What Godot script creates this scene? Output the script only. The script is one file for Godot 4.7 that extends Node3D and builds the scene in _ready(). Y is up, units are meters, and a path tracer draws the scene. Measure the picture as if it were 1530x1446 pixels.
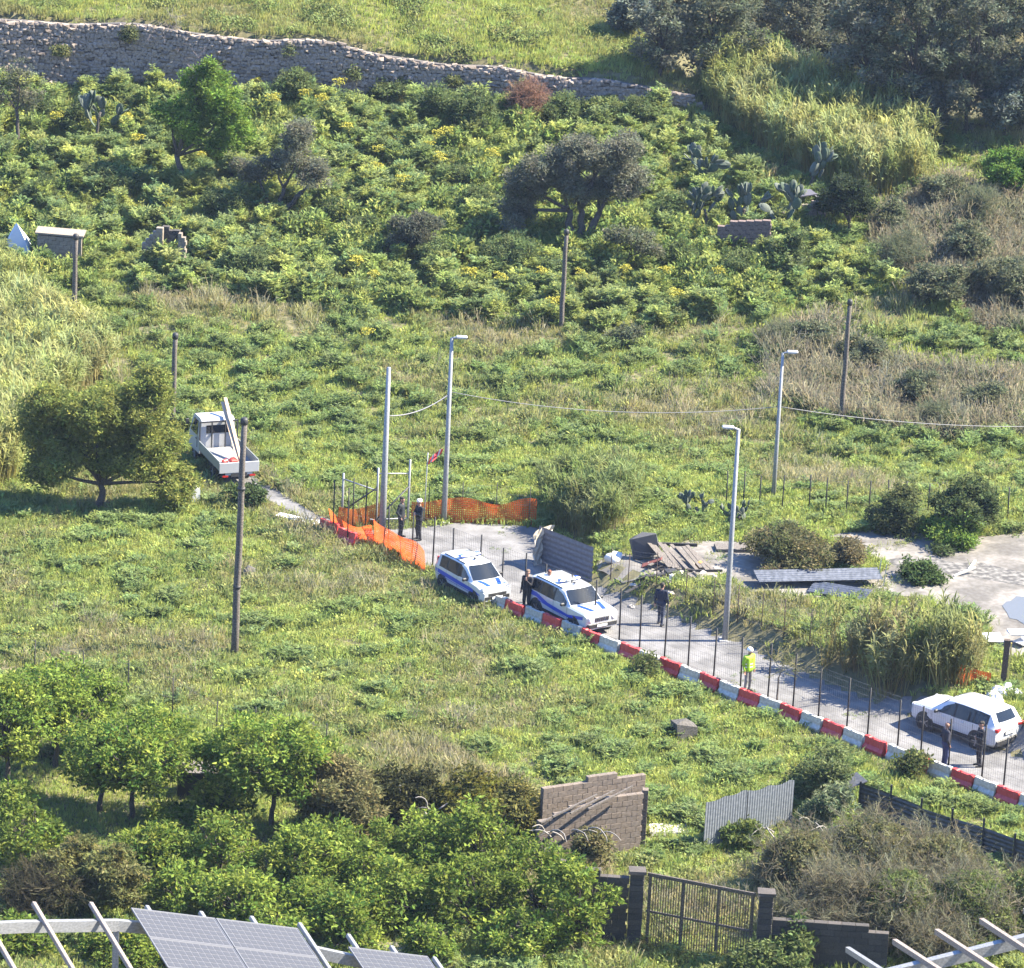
extends Node3D
# A valley field below a terraced hillside: lane with patrol cars, barriers and fences, ruined sheds and gardens in front.
# Plan coordinates: x to the right, d = -z away from the viewpoint; hgt(x, d) is the height of the land there.

var mats := {}
var used_names := {}
var noise_a := FastNoiseLite.new()
var noise_b := FastNoiseLite.new()
var noise_c := FastNoiseLite.new()
var rng := RandomNumberGenerator.new()

const WX := [-60, -31.81, -27.62, -23.19, -18.98, -10.25, -3.27, 3.74, 8.11, 9.61, 60]
const WD := [237.84, 237.84, 237.78, 238.78, 238.57, 238.82, 239.35, 239.36, 238.98, 238.98, 238.98]
const WH := [3.48, 3.48, 3.26, 3.17, 3.03, 2.64, 1.72, 1.25, 0.64, 0, 0]
const RX := [-60, 2.27, 3.77, 5.78, 8.25, 9.36, 12.9, 17.41, 19.09, 25.69, 30.03]
const RD := [400, 300, 248.22, 244.23, 239.55, 241.78, 241.39, 239.7, 237.82, 237.67, 239.27]
const LANE_A := Vector2(-7.79, 183.58)
const LANE_B := Vector2(18.89, 156.36)
const BANK_A := Vector2(3.83, 177.34)
const BANK_B := Vector2(19.33, 161.36)

# ---------------------------------------------------------------- land
func sm(t: float) -> float:
	t = clampf(t, 0.0, 1.0)
	return t * t * (3.0 - 2.0 * t)

func pl(xs: Array, ys: Array, x: float) -> float:
	if x <= xs[0]: return ys[0]
	for i in range(1, xs.size()):
		if x <= xs[i]:
			return ys[i - 1] + (ys[i] - ys[i - 1]) * (x - xs[i - 1]) / (xs[i] - xs[i - 1])
	return ys[ys.size() - 1]

func beyond(p: Vector2, q: Vector2, x: float, d: float) -> float:
	var u := (q - p).normalized()
	return (x - p.x) * -u.y + (d - p.y) * u.x

func hill(d: float) -> float:
	if d < 195.0: return 0.0
	if d < 230.0: return 0.2 * (d - 195.0) * (d - 195.0) / 70.0
	if d < 255.0: return 3.5 + 0.2 * (d - 230.0) + 0.12 * (d - 230.0) * (d - 230.0) / 50.0
	return 10.0 + 0.32 * (d - 255.0)

func hgt(x: float, d: float) -> float:
	var h := hill(d) + 15.5 * sm((140.0 - d) / 42.0)
	if d > 230.0:
		h += pl(WH_X(), WH, x) * clampf((d - pl(WH_X(), WD, x)) / 0.5, 0.0, 1.0)
	var m := maxf(sm((-beyond(LANE_A, LANE_B, x, d) - 1.5) / 3.0), sm((d - 199.0) / 6.0))
	h += m * (0.10 * sin(0.55 * x + 0.3 * d) * sin(0.31 * d - 0.2 * x) + 0.05 * sin(1.3 * x + 0.7) * sin(1.1 * d))
	h += 0.3 * sm((d - 212.0) / 10.0) * sin(0.42 * x + 0.25 * d + 1.0) * sin(0.38 * d - 0.3 * x)
	h += 0.9 * sm(beyond(BANK_A, BANK_B, x, d) / 0.9) * sm((x - 2.2) / 2.5) * (1.0 - sm((d - 186.0) / 12.0))
	if d > 230.0:
		h -= 9.0 * sm((d - pl(RX, RD, x)) / 11.0)
	return maxf(h, minf(60.0, -2.0 + 0.6 * (d - 262.0)))

func WH_X() -> Array: return WX

func on(x: float, d: float, up := 0.0) -> Vector3:
	return Vector3(x, hgt(x, d) + up, -d)

func set_on(p: Vector3, up := 0.0) -> Vector3:
	return Vector3(p.x, hgt(p.x, -p.z) + up, p.z)

func plan(a: Array) -> PackedVector2Array:
	var out := PackedVector2Array()
	for i in range(0, a.size(), 2): out.append(Vector2(a[i], a[i + 1]))
	return out

# ---------------------------------------------------------------- materials (colours are linear reflectances)
func mat(key: String, c := Color(0.5, 0.5, 0.5), rough := 0.8, metal := 0.0) -> StandardMaterial3D:
	if mats.has(key): return mats[key]
	var m := StandardMaterial3D.new()
	m.resource_name = key
	m.albedo_color = c.linear_to_srgb()
	m.roughness = rough
	m.metallic = metal
	mats[key] = m
	return m

func leaf_mat(key: String, through := 0.7) -> StandardMaterial3D:
	if mats.has(key): return mats[key]
	var m := mat(key, Color(1, 1, 1), 0.75)
	m.vertex_color_use_as_albedo = true
	m.backlight_enabled = true
	m.backlight = Color(through, through, through).linear_to_srgb()
	m.metallic_specular = 0.25
	return m

func tint_mat(key: String, rough := 0.85) -> StandardMaterial3D:
	if mats.has(key): return mats[key]
	var m := mat(key, Color(1, 1, 1), rough)
	m.vertex_color_use_as_albedo = true
	return m

func noise_tex(freq: float, a: Color, b: Color, seed_no: int, lo := 0.25, hi := 0.75, octaves := 5, size := 512) -> NoiseTexture2D:
	var n := FastNoiseLite.new()
	n.seed = seed_no
	n.noise_type = FastNoiseLite.TYPE_SIMPLEX_SMOOTH
	n.frequency = freq
	n.fractal_octaves = octaves
	var t := NoiseTexture2D.new()
	t.width = size
	t.height = size
	t.seamless = true
	t.noise = n
	var g := Gradient.new()
	g.set_color(0, a.linear_to_srgb()); g.set_offset(0, lo)
	g.set_color(1, b.linear_to_srgb()); g.set_offset(1, hi)
	t.color_ramp = g
	return t

func rough_mat(key: String, a: Color, b: Color, metres: float, rough := 0.9, metal := 0.0, freq := 0.02) -> StandardMaterial3D:
	if mats.has(key): return mats[key]
	var m := mat(key, Color(1, 1, 1), rough, metal)
	m.albedo_texture = noise_tex(freq, a, b, key.hash() % 1000)
	m.uv1_triplanar = true
	m.uv1_world_triplanar = true
	m.uv1_scale = Vector3.ONE / metres
	return m

# ---------------------------------------------------------------- mesh builder
class MB:
	var st := SurfaceTool.new()
	func _init(smooth := false) -> void:
		st.begin(Mesh.PRIMITIVE_TRIANGLES)
		st.set_color(Color(1, 1, 1))
		st.set_smooth_group(0 if smooth else -1)
	func smooth(on: bool) -> void: st.set_smooth_group(0 if on else -1)
	func col(c: Color) -> void: st.set_color(c)
	func tri(a: Vector3, b: Vector3, c: Vector3) -> void:
		st.add_vertex(a); st.add_vertex(b); st.add_vertex(c)
	func quad(a: Vector3, b: Vector3, c: Vector3, d: Vector3) -> void:
		tri(a, b, c); tri(a, c, d)
	func box(at: Vector3, size: Vector3, basis := Basis.IDENTITY) -> void:
		var h := size / 2.0
		var p := []
		for i in 8:
			p.append(at + basis * Vector3(h.x if i & 1 else -h.x, h.y if i & 2 else -h.y, h.z if i & 4 else -h.z))
		for f in [[0, 2, 3, 1], [4, 5, 7, 6], [0, 4, 6, 2], [1, 3, 7, 5], [2, 6, 7, 3], [0, 1, 5, 4]]:
			quad(p[f[3]], p[f[2]], p[f[1]], p[f[0]])
	func bevel(at: Vector3, size: Vector3, b: float, basis := Basis.IDENTITY) -> void:
		# a box with chamfered edges
		var h := size / 2.0
		var v := func(s: Vector3, axis: int) -> Vector3:
			var q := Vector3(s.x * (h.x if axis == 0 else h.x - b), s.y * (h.y if axis == 1 else h.y - b), s.z * (h.z if axis == 2 else h.z - b))
			return at + basis * q
		var sg := [-1.0, 1.0]
		for s in sg:
			quad(v.call(Vector3(s, -1, -s), 0), v.call(Vector3(s, 1, -s), 0), v.call(Vector3(s, 1, s), 0), v.call(Vector3(s, -1, s), 0))
			quad(v.call(Vector3(-s, s, -1), 1), v.call(Vector3(-s, s, 1), 1), v.call(Vector3(s, s, 1), 1), v.call(Vector3(s, s, -1), 1))
			quad(v.call(Vector3(s, -1, s), 2), v.call(Vector3(s, 1, s), 2), v.call(Vector3(-s, 1, s), 2), v.call(Vector3(-s, -1, s), 2))
			for t in sg:
				quad(v.call(Vector3(s, t, -1), 0), v.call(Vector3(s, t, 1), 0), v.call(Vector3(s, t, 1), 1), v.call(Vector3(s, t, -1), 1))
				quad(v.call(Vector3(s, -1, t), 0), v.call(Vector3(s, 1, t), 0), v.call(Vector3(s, 1, t), 2), v.call(Vector3(s, -1, t), 2))
				quad(v.call(Vector3(-1, s, t), 1), v.call(Vector3(1, s, t), 1), v.call(Vector3(1, s, t), 2), v.call(Vector3(-1, s, t), 2))
				for u in sg:
					tri(v.call(Vector3(s, t, u), 0), v.call(Vector3(s, t, u), 1), v.call(Vector3(s, t, u), 2))
	func tube(pts: Array, radii: Array, sides := 6, caps := true) -> void:
		var rings := []
		var side := Vector3.ZERO
		for i in pts.size():
			var along: Vector3 = (pts[mini(i + 1, pts.size() - 1)] - pts[maxi(i - 1, 0)]).normalized()
			if side == Vector3.ZERO:
				side = along.cross(Vector3.UP if absf(along.y) < 0.9 else Vector3.RIGHT).normalized()
			side = (side - along * side.dot(along)).normalized()
			var up := along.cross(side)
			var r := []
			for k in sides:
				var a := TAU * k / sides
				r.append(pts[i] + (side * cos(a) + up * sin(a)) * radii[i])
			rings.append(r)
		for i in rings.size() - 1:
			for k in sides:
				var n := (k + 1) % sides
				quad(rings[i][k], rings[i][n], rings[i + 1][n], rings[i + 1][k])
		if caps:
			var last: int = rings.size() - 1
			for k in range(1, sides - 1):
				tri(rings[0][0], rings[0][k + 1], rings[0][k])
				tri(rings[last][0], rings[last][k], rings[last][k + 1])
	func bar(a: Vector3, b: Vector3, w: float, h := -1.0) -> void:
		# a rectangular bar from a to b
		var along := (b - a).normalized()
		var side := along.cross(Vector3.UP if absf(along.y) < 0.95 else Vector3.RIGHT).normalized()
		box((a + b) / 2.0, Vector3(w, w if h < 0.0 else h, a.distance_to(b)), Basis(side, along.cross(side) * -1.0, along))
	func disc(at: Vector3, r: float, n: Vector3, sides := 12) -> void:
		var s := n.cross(Vector3.UP if absf(n.y) < 0.9 else Vector3.RIGHT).normalized()
		var u := n.cross(s)
		for k in sides:
			var a := TAU * k / sides
			var b := TAU * (k + 1) / sides
			tri(at, at + (s * cos(a) + u * sin(a)) * r, at + (s * cos(b) + u * sin(b)) * r)
	func mesh() -> ArrayMesh:
		st.generate_normals()
		return st.commit()

# ---------------------------------------------------------------- naming
func numbered(called: String) -> String:
	var n: int = used_names.get(called, 0)
	used_names[called] = n + 1
	return called if n == 0 else "%s_%03d" % [called, n]

func tag(o: Node3D, label: String, category: String, group := "") -> Node3D:
	o.set_meta("label", label)
	o.set_meta("category", category)
	if group: o.set_meta("group", group)
	return o

func thing(called: String, label: String, category: String, at := Vector3.ZERO, turn := 0.0, group := "") -> Node3D:
	var o := Node3D.new()
	o.name = numbered(called)
	add_child(o, true)
	o.position = at
	o.rotation.y = turn
	return tag(o, label, category, group)

func part(parent: Node3D, called: String, mesh: Mesh, m: Material) -> MeshInstance3D:
	var o := MeshInstance3D.new()
	o.name = called
	o.mesh = mesh
	o.material_override = m
	parent.add_child(o, true)
	return o

func solo(called: String, mesh: Mesh, m: Material, label: String, category: String, at := Vector3.ZERO, turn := 0.0, group := "") -> MeshInstance3D:
	var o := MeshInstance3D.new()
	o.name = numbered(called)
	o.mesh = mesh
	o.material_override = m
	add_child(o, true)
	o.position = at
	o.rotation.y = turn
	tag(o, label, category, group)
	return o

func struct(called: String, mesh: Mesh, m: Material) -> MeshInstance3D:
	var o := MeshInstance3D.new()
	o.name = numbered(called)
	o.mesh = mesh
	o.material_override = m
	add_child(o, true)
	o.set_meta("kind", "structure")
	return o

func copy(src: Node3D, at: Vector3, turn: float, label := "", size := 1.0) -> Node3D:
	var c: Node3D = src.duplicate()
	c.name = numbered(src.name)
	add_child(c, true)
	c.position = at
	c.rotation.y = turn
	c.scale = Vector3.ONE * size
	if label: c.set_meta("label", label)
	return c

func crowd(called: String, mesh: Mesh, m: Material, where: Array, tint: Array) -> MultiMeshInstance3D:
	var mm := MultiMesh.new()
	mm.transform_format = MultiMesh.TRANSFORM_3D
	mm.use_colors = true
	mm.mesh = mesh
	mm.instance_count = where.size()
	for i in where.size():
		mm.set_instance_transform(i, where[i])
		mm.set_instance_color(i, tint[i])
	var o := MultiMeshInstance3D.new()
	o.name = called
	o.multimesh = mm
	o.material_override = m
	return o

func stuff(called: String, mesh: Mesh, m: Material, where: Array, tint: Array, label: String, category: String) -> void:
	if where.is_empty(): return
	var o := crowd(numbered(called), mesh, m, where, tint)
	add_child(o, true)
	o.set_meta("kind", "stuff")
	tag(o, label, category)

func rf(a: float, b: float) -> float: return rng.randf_range(a, b)

func vary(c: Color, by: float) -> Color:
	var k := 1.0 + rf(-by, by)
	return Color(c.r * k * (1.0 + rf(-by, by) * 0.4), c.g * k, c.b * k * (1.0 + rf(-by, by) * 0.4))

func upright(p: Vector3, size: float, tilt := 0.25, tall := 1.0) -> Transform3D:
	var b := Basis(Vector3.UP, rf(0, TAU)) * Basis(Vector3.RIGHT, rf(-tilt, tilt))
	return Transform3D(b.scaled(Vector3(size, size * tall, size)), p)

# ---------------------------------------------------------------- plant shapes
func leaf(b: MB, at: Vector3, dir: Vector3, up: Vector3, length: float, width: float) -> void:
	var s := dir.cross(up).normalized() * width * 0.5
	var n := s.cross(dir).normalized() * width * 0.18
	var mid := at + dir * length * 0.45
	b.tri(at, mid + s + n, at + dir * length)
	b.tri(at, at + dir * length, mid - s + n)

func rand_dir() -> Vector3:
	var z := rf(-1, 1)
	var a := rf(0, TAU)
	var r := sqrt(1.0 - z * z)
	return Vector3(r * cos(a), z, r * sin(a))

func proto_clump(n: int, r: float, length: float, width: float, dark := 0.3) -> ArrayMesh:
	# leaves spread through a ball, for crowns of trees and shrubs
	var b := MB.new()
	for i in n:
		var o := rand_dir() * r * pow(rf(0.05, 1), 0.5)
		var k := 1.0 + rf(-dark, dark)
		b.col(Color(k, k, k * rf(0.85, 1.1)))
		var dir := (rand_dir() + o / r * 0.8 + Vector3(0, 0.15, 0)).normalized()
		leaf(b, o, dir, rand_dir(), length * rf(0.7, 1.3), width * rf(0.7, 1.3))
	return b.mesh()

func proto_grass(n: int, r: float, h: float, width: float) -> ArrayMesh:
	var b := MB.new()
	for i in n:
		var a := rf(0, TAU)
		var o := Vector3(cos(a), 0, sin(a)) * r * sqrt(rf(0, 1))
		var out := (o / r + Vector3(rf(-0.6, 0.6), 0, rf(-0.6, 0.6))) * 0.5
		var hh := h * rf(0.5, 1.1)
		var s := Vector3(rf(-1, 1), 0, rf(-1, 1)).normalized() * width * 0.5
		var k := rf(0.75, 1.25)
		b.col(Color(k, k, k * rf(0.8, 1.1)))
		var mid := o + Vector3(0, hh * 0.6, 0) + out * hh * 0.35
		var tip := o + Vector3(0, hh * rf(0.75, 1.0), 0) + out * hh * 0.9
		b.tri(o - s, o + s, mid + s * 0.8)
		b.tri(o - s, mid + s * 0.8, mid - s * 0.8)
		b.tri(mid - s * 0.8, mid + s * 0.8, tip)
	return b.mesh()

func proto_herb(n: int, r: float, h: float, length: float, width: float) -> ArrayMesh:
	# a low leafy dome
	var b := MB.new()
	for i in n:
		var a := rf(0, TAU)
		var q := sqrt(rf(0, 1))
		var o := Vector3(cos(a) * q * r, 0, sin(a) * q * r)
		o.y = h * (1.0 - q * q * 0.8) * rf(0.35, 1.0)
		var k := rf(0.7, 1.3)
		b.col(Color(k, k, k * rf(0.8, 1.15)))
		leaf(b, o, (Vector3(o.x / r, rf(0.1, 0.8), o.z / r) + rand_dir() * 0.6).normalized(), (Vector3.UP + rand_dir() * 0.7).normalized(), length * rf(0.6, 1.3), width * rf(0.7, 1.3))
	return b.mesh()

func proto_plume(n: int, r: float, h: float) -> ArrayMesh:
	# feathery fennel: arching fronds set with narrow leaflets
	var b := MB.new()
	for i in n:
		var a := TAU * i / n + rf(-0.3, 0.3)
		var out := Vector3(cos(a), 0, sin(a))
		var reach := r * rf(0.5, 1.0)
		var hh := h * rf(0.6, 1.1)
		var k := rf(0.75, 1.25)
		b.col(Color(k, k, k * rf(0.85, 1.15)))
		for j in 7:
			var t := (j + 1.5) / 8.0
			var p := out * reach * t + Vector3(0, hh * (1.6 * t - 0.8 * t * t), 0)
			for s in [-1.0, 1.0]:
				var sd: Vector3 = (out.cross(Vector3.UP) * s + out * rf(0.2, 0.9) + Vector3(0, rf(-0.1, 0.7), 0)).normalized()
				leaf(b, p, sd, (Vector3.UP + rand_dir() * 0.5).normalized(), h * rf(0.2, 0.4), h * 0.10)
	return b.mesh()

func proto_cane(n: int, r: float, h: float) -> ArrayMesh:
	# a clump of reed canes with long arching leaves
	var b := MB.new()
	for i in n:
		var a := rf(0, TAU)
		var o := Vector3(cos(a), 0, sin(a)) * r * sqrt(rf(0, 1))
		var top := o + Vector3(rf(-0.18, 0.18) * h, h * rf(0.7, 1.05), rf(-0.18, 0.18) * h)
		var s := Vector3(rf(-1, 1), 0, rf(-1, 1)).normalized() * 0.016
		var k := rf(0.8, 1.2)
		b.col(Color(k * 1.1, k * 0.85, k * 0.75))
		b.quad(o - s, o + s, top + s * 0.6, top - s * 0.6)
		for j in 9:
			var p := o.lerp(top, rf(0.45, 1.0))
			k = rf(0.75, 1.25)
			b.col(Color(k, k, k * rf(0.8, 1.1)))
			var d := Vector3(rf(-1, 1), rf(0.3, 1.8), rf(-1, 1)).normalized()
			var w := d.cross(Vector3.UP).normalized() * 0.026
			var mid := p + d * 0.24
			var tip := mid + (d * 0.5 + Vector3(0, -0.3, 0)).normalized() * 0.26
			b.quad(p - w * 0.5, p + w * 0.5, mid + w, mid - w)
			b.tri(mid - w, mid + w, tip)
	return b.mesh()

func proto_twigs(n: int, h: float, spread: float) -> ArrayMesh:
	# a brush of thin bare twigs
	var b := MB.new()
	for i in n:
		var k := rf(0.7, 1.3)
		b.col(Color(k, k, k))
		var o := Vector3(rf(-0.15, 0.15), 0, rf(-0.15, 0.15))
		var d := Vector3(rf(-1, 1) * spread, 1, rf(-1, 1) * spread).normalized()
		for j in 3:
			var e := o + (d + rand_dir() * 0.35).normalized() * h * 0.4
			var s := rand_dir().cross(d).normalized() * 0.008
			b.quad(o - s, o + s, e + s, e - s)
			var e2 := o.lerp(e, 0.6) + (d + rand_dir() * 0.9).normalized() * h * 0.25
			b.quad(o.lerp(e, 0.6) - s, o.lerp(e, 0.6) + s, e2 + s * 0.5, e2 - s * 0.5)
			o = e
	return b.mesh()

# ---------------------------------------------------------------- trees and shrubs
var protos := {}

func make_protos() -> void:
	protos.small = proto_clump(18, 0.24, 0.18, 0.085)
	protos.fine = proto_clump(20, 0.26, 0.19, 0.065)
	protos.broad = proto_clump(16, 0.24, 0.20, 0.105)
	protos.twig = proto_twigs(4, 0.6, 0.9)

func limb(b: MB, from: Vector3, to: Vector3, r0: float, r1: float, bend: float) -> void:
	var pts := []
	var rad := []
	var off := Vector3(rf(-1, 1), rf(-0.3, 0.6), rf(-1, 1)) * bend * from.distance_to(to)
	for i in 6:
		var t := i / 5.0
		pts.append(from.lerp(to, t) + off * sin(t * PI) + Vector3(rf(-1, 1), 0, rf(-1, 1)) * r0 * 0.4)
		rad.append(lerpf(r0, r1, t))
	b.tube(pts, rad, 6)

# blobs: [centre, radii] relative to the base; the crown is many leaf clumps with gaps, borne by limbs
func tree(called: String, label: String, category: String, group: String, at: Vector3, blobs: Array, o: Dictionary) -> Node3D:
	var root := thing(called, label, category, at, 0.0, group)
	var fork: Vector3 = o.get("fork", Vector3(0, 0.5, 0))
	var tr: float = o.get("trunk", 0.12)
	if tr > 0.0:
		var b := MB.new(true)
		var forks: Array = o.get("stems", [fork])
		for f in forks:
			limb(b, Vector3(f.x * 0.2, -0.25, f.z * 0.2), f, tr * 1.25, tr * 0.8, 0.06)
		for bl in blobs:
			var near: Vector3 = forks[0]
			for f in forks:
				if f.distance_to(bl[0]) < near.distance_to(bl[0]): near = f
			limb(b, near, bl[0], tr * 0.6, tr * 0.2, 0.12)
			for k in 5:
				var q := rand_dir()
				limb(b, near.lerp(bl[0], rf(0.5, 0.95)), bl[0] + q * bl[1] * 0.75, tr * 0.22, tr * 0.06, 0.15)
		part(root, "trunk", b.mesh(), rough_mat(o.get("bark", "bark_dark"), Color(0.035, 0.028, 0.022), Color(0.10, 0.085, 0.07), 0.6))
	var c: Color = o.get("color", Color(0.06, 0.09, 0.03))
	var c2: Color = o.get("color2", c)
	var size: float = o.get("size", 1.0)
	var dens: float = o.get("density", 16.0)
	var gap: float = o.get("gap", -0.25)
	var where := []
	var tint := []
	# each lobe breaks up into smaller uneven tufts
	var bits := []
	var split: int = o.get("split", 6)
	for bl in blobs:
		if split == 0:
			bits.append(bl)
			continue
		for k in split:
			bits.append([bl[0] + rand_dir() * bl[1] * rf(0.45, 0.85), bl[1] * rf(0.32, 0.58)])
		bits.append([bl[0], bl[1] * 0.6])
	for bl in bits:
		var rr: Vector3 = bl[1]
		var n := int((0.8 if split else 1.0) * dens * (rr.x * rr.y + rr.y * rr.z + rr.x * rr.z) * 4.2 / (size * size))
		for i in n:
			var dir := rand_dir()
			var p: Vector3 = bl[0] + dir * rr * pow(rf(0.12, 1.0), 0.42) * (1.0 + 0.28 * noise_c.get_noise_3dv((at + dir * 2.0 + bl[0]) * 9.0))
			if noise_c.get_noise_3dv((at + p) * Vector3(38, 38, 38)) < gap: continue
			if hgt(at.x + p.x, -at.z - p.z) > at.y + p.y + 0.15: continue
			tint.append(vary(c.lerp(c2, rf(0, 1)), 0.33))
			var s := size * rf(0.7, 1.25)
			where.append(Transform3D(Basis(rand_dir(), rf(0, TAU)).scaled(Vector3(s, s * 0.8, s)), p))
	var crown := crowd("crown", protos[o.get("leaf", "small")], leaf_mat("leaves", 0.9), where, tint)
	crown.set_meta("kind", "stuff")
	root.add_child(crown, true)
	return root

# a crown of several lobes on a wide ellipsoid: w wide, from y0 to y1
func lobes(w: float, y0: float, y1: float, n: int, deep := 0.9) -> Array:
	var out := []
	var h := y1 - y0
	for i in n:
		var a := TAU * i / n + rf(-0.4, 0.4)
		var q := rf(0.35, 0.62) if i > 0 else 0.1
		var y := y0 + h * (rf(0.35, 0.62) if i > 0 else 0.68)
		var r := rf(0.24, 0.34) * w if i > 0 else 0.32 * w
		out.append([Vector3(cos(a) * w * 0.5 * q, y, sin(a) * w * 0.5 * q * deep), Vector3(r, minf(r, h * 0.34), r * deep)])
	return out

# an open, uneven crown: many small lobes scattered through the height
func tufts(w: float, y0: float, y1: float, n: int) -> Array:
	var out := []
	for i in n:
		var a := i * 2.4 + rf(-0.3, 0.3)
		var t := (i + 0.5) / n
		var q := sqrt(rf(0.05, 1.0)) * sin(PI * clampf(0.22 + t * 0.66, 0, 1)) * 0.42
		var r := rf(0.09, 0.155) * w
		out.append([Vector3(cos(a) * w * q, lerpf(y0 + r, y1 - r * 0.6, t), sin(a) * w * q), Vector3(r * rf(0.9, 1.25), r * rf(0.6, 0.85), r)])
	return out

func shrub(called: String, label: String, group: String, at: Vector3, w: float, h: float, o: Dictionary) -> Node3D:
	var base := {"trunk": 0.035, "fork": Vector3(0, h * 0.2, 0), "density": 13.0}
	base.merge(o, true)
	return tree(called, label, "shrub", group, at, lobes(w, -0.1 * h, h, 6), base)

# ---------------------------------------------------------------- ground cover
var zones := {}

func make_zones() -> void:
	zones.lane = plan([20.37, 154.33, 18.89, 156.36, 16.39, 158.96, 13.71, 161.55, 11.01, 164.23, 8.57, 166.53, 6.24, 168.7, 3.76, 171.27, 0.24, 174.97, -3.21, 179.17, -5.52, 182.37, -7.8, 183.75, -9.61, 186.21, -11.14, 187.95, -12.34, 188.95, -12.8, 190.46, -12.11, 191.6, -10.84, 189.84, -9.42, 187.59, -8.17, 185.45, -6.13, 183.57, -4.21, 184.13, -2.29, 185.12, -0.06, 185.29, 1.34, 184.98, 1.92, 181.62, 3.55, 178.15, 5.42, 176.08, 8.66, 172.63, 11.54, 169.48, 13.73, 167.17, 15.65, 165.84, 17.53, 164.38, 19.36, 162.36, 20.93, 160.79])
	zones.clearing = plan([13.06, 183.23, 15.76, 184.51, 19.03, 183.71, 21.64, 184.98, 23.29, 184.8, 21.84, 170.02, 19.19, 169.27, 18.79, 173.8, 16.03, 176.01, 14.16, 175.9, 11.47, 175.1, 9.63, 175.71, 8.62, 177.67, 6.45, 176.53, 4.61, 177.19, 3.59, 178.63, 3.54, 180.23, 5.41, 179.09, 7.09, 181.63, 9.56, 181.84, 11.35, 178.74, 14.54, 177.74, 15.47, 179.77])
	zones.cane = plan([9.64, 259.07, 13.06, 240.96, 17.57, 239.21, 19.25, 237.46, 20.37, 235.37, 20.29, 231.04, 17, 229.4, 13.68, 231.97, 10.72, 236.62, 9.17, 239.01])
	zones.cane_left = plan([-26.71, 214.59, -23.2, 211.79, -20.42, 206.36, -18.6, 203.47, -19.49, 200.38, -20.74, 195.41, -21.02, 187.74, -22.99, 185.44])
	zones.reed = plan([11.66, 169.78, 14.02, 168.76, 17.1, 168.75, 18.24, 167.66, 17.35, 165.43, 15.18, 166.15, 12.75, 167.92])
	zones.reed_bush = plan([1.36, 189.01, 3.01, 189.66, 5.22, 186.92, 4.62, 182.38, 3.01, 182.41, 1.62, 185.9])
	zones.brush = plan([18.69, 229.44, 21.55, 232.1, 25.54, 230.49, 26.21, 214.56, 22.37, 214.33, 17.97, 221.62, 16.9, 226.73])
	zones.brush_low = plan([11.16, 212.48, 14.44, 214.98, 17.34, 209.9, 20.38, 208.59, 23.55, 209.24, 22.88, 201.31, 18.85, 199.69, 14.46, 201.75, 11.51, 203.82])
	zones.fennel = plan([-30.99, 236.95, -20.6, 237.3, -10.18, 237.59, 0.27, 238.31, 7.23, 238.28, 9.99, 234.32, 13.87, 226.64, 18.13, 218.41, 11.87, 214.99, 3.9, 211.66, -5.6, 212.83, -15.21, 214.27, -27.86, 213.6])
	zones.brown = plan([-20.63, 214.34, -8.89, 215.18, -2.43, 212.62, 3.9, 206.47, 23.55, 209.24, 24.29, 194.32, 9.58, 190.82, 3.9, 199.29, -0.4, 206.14, -6.67, 208.56, -14.93, 210.74])
	zones.brown_low = plan([-21.01, 169.92, -11.78, 170.84, -4.87, 167.17, 1.75, 167.19, 3.79, 164.04, -1.18, 162.12, -9.87, 162.33, -20.12, 162.92])
	zones.lush = plan([-2.61, 160.47, 3.78, 162.12, 11.16, 160.91, 17.6, 155.23, 18.4, 150.87, 10.43, 155.26, 7.24, 151.03, 5.56, 147.15, 5.17, 152.66, 0.88, 156.1])
	zones.lush_mid = plan([-13.2, 200.38, -7.5, 200.36, -3.67, 193.34, -0.18, 192.95, 5.35, 195.41, 8.13, 190.48, 6.84, 183.14, 1.07, 184.94, -9.76, 188.63, -11.62, 194.94])
	zones.garden = plan([-19.28, 156.33, -14.99, 156.54, -11.52, 155.34, -10.42, 153.52, -12.24, 147.64, -13.8, 144.98, -17.75, 144.26])

func inside(key: String, p: Vector2) -> bool:
	return Geometry2D.is_point_in_polygon(p, zones[key])

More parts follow.
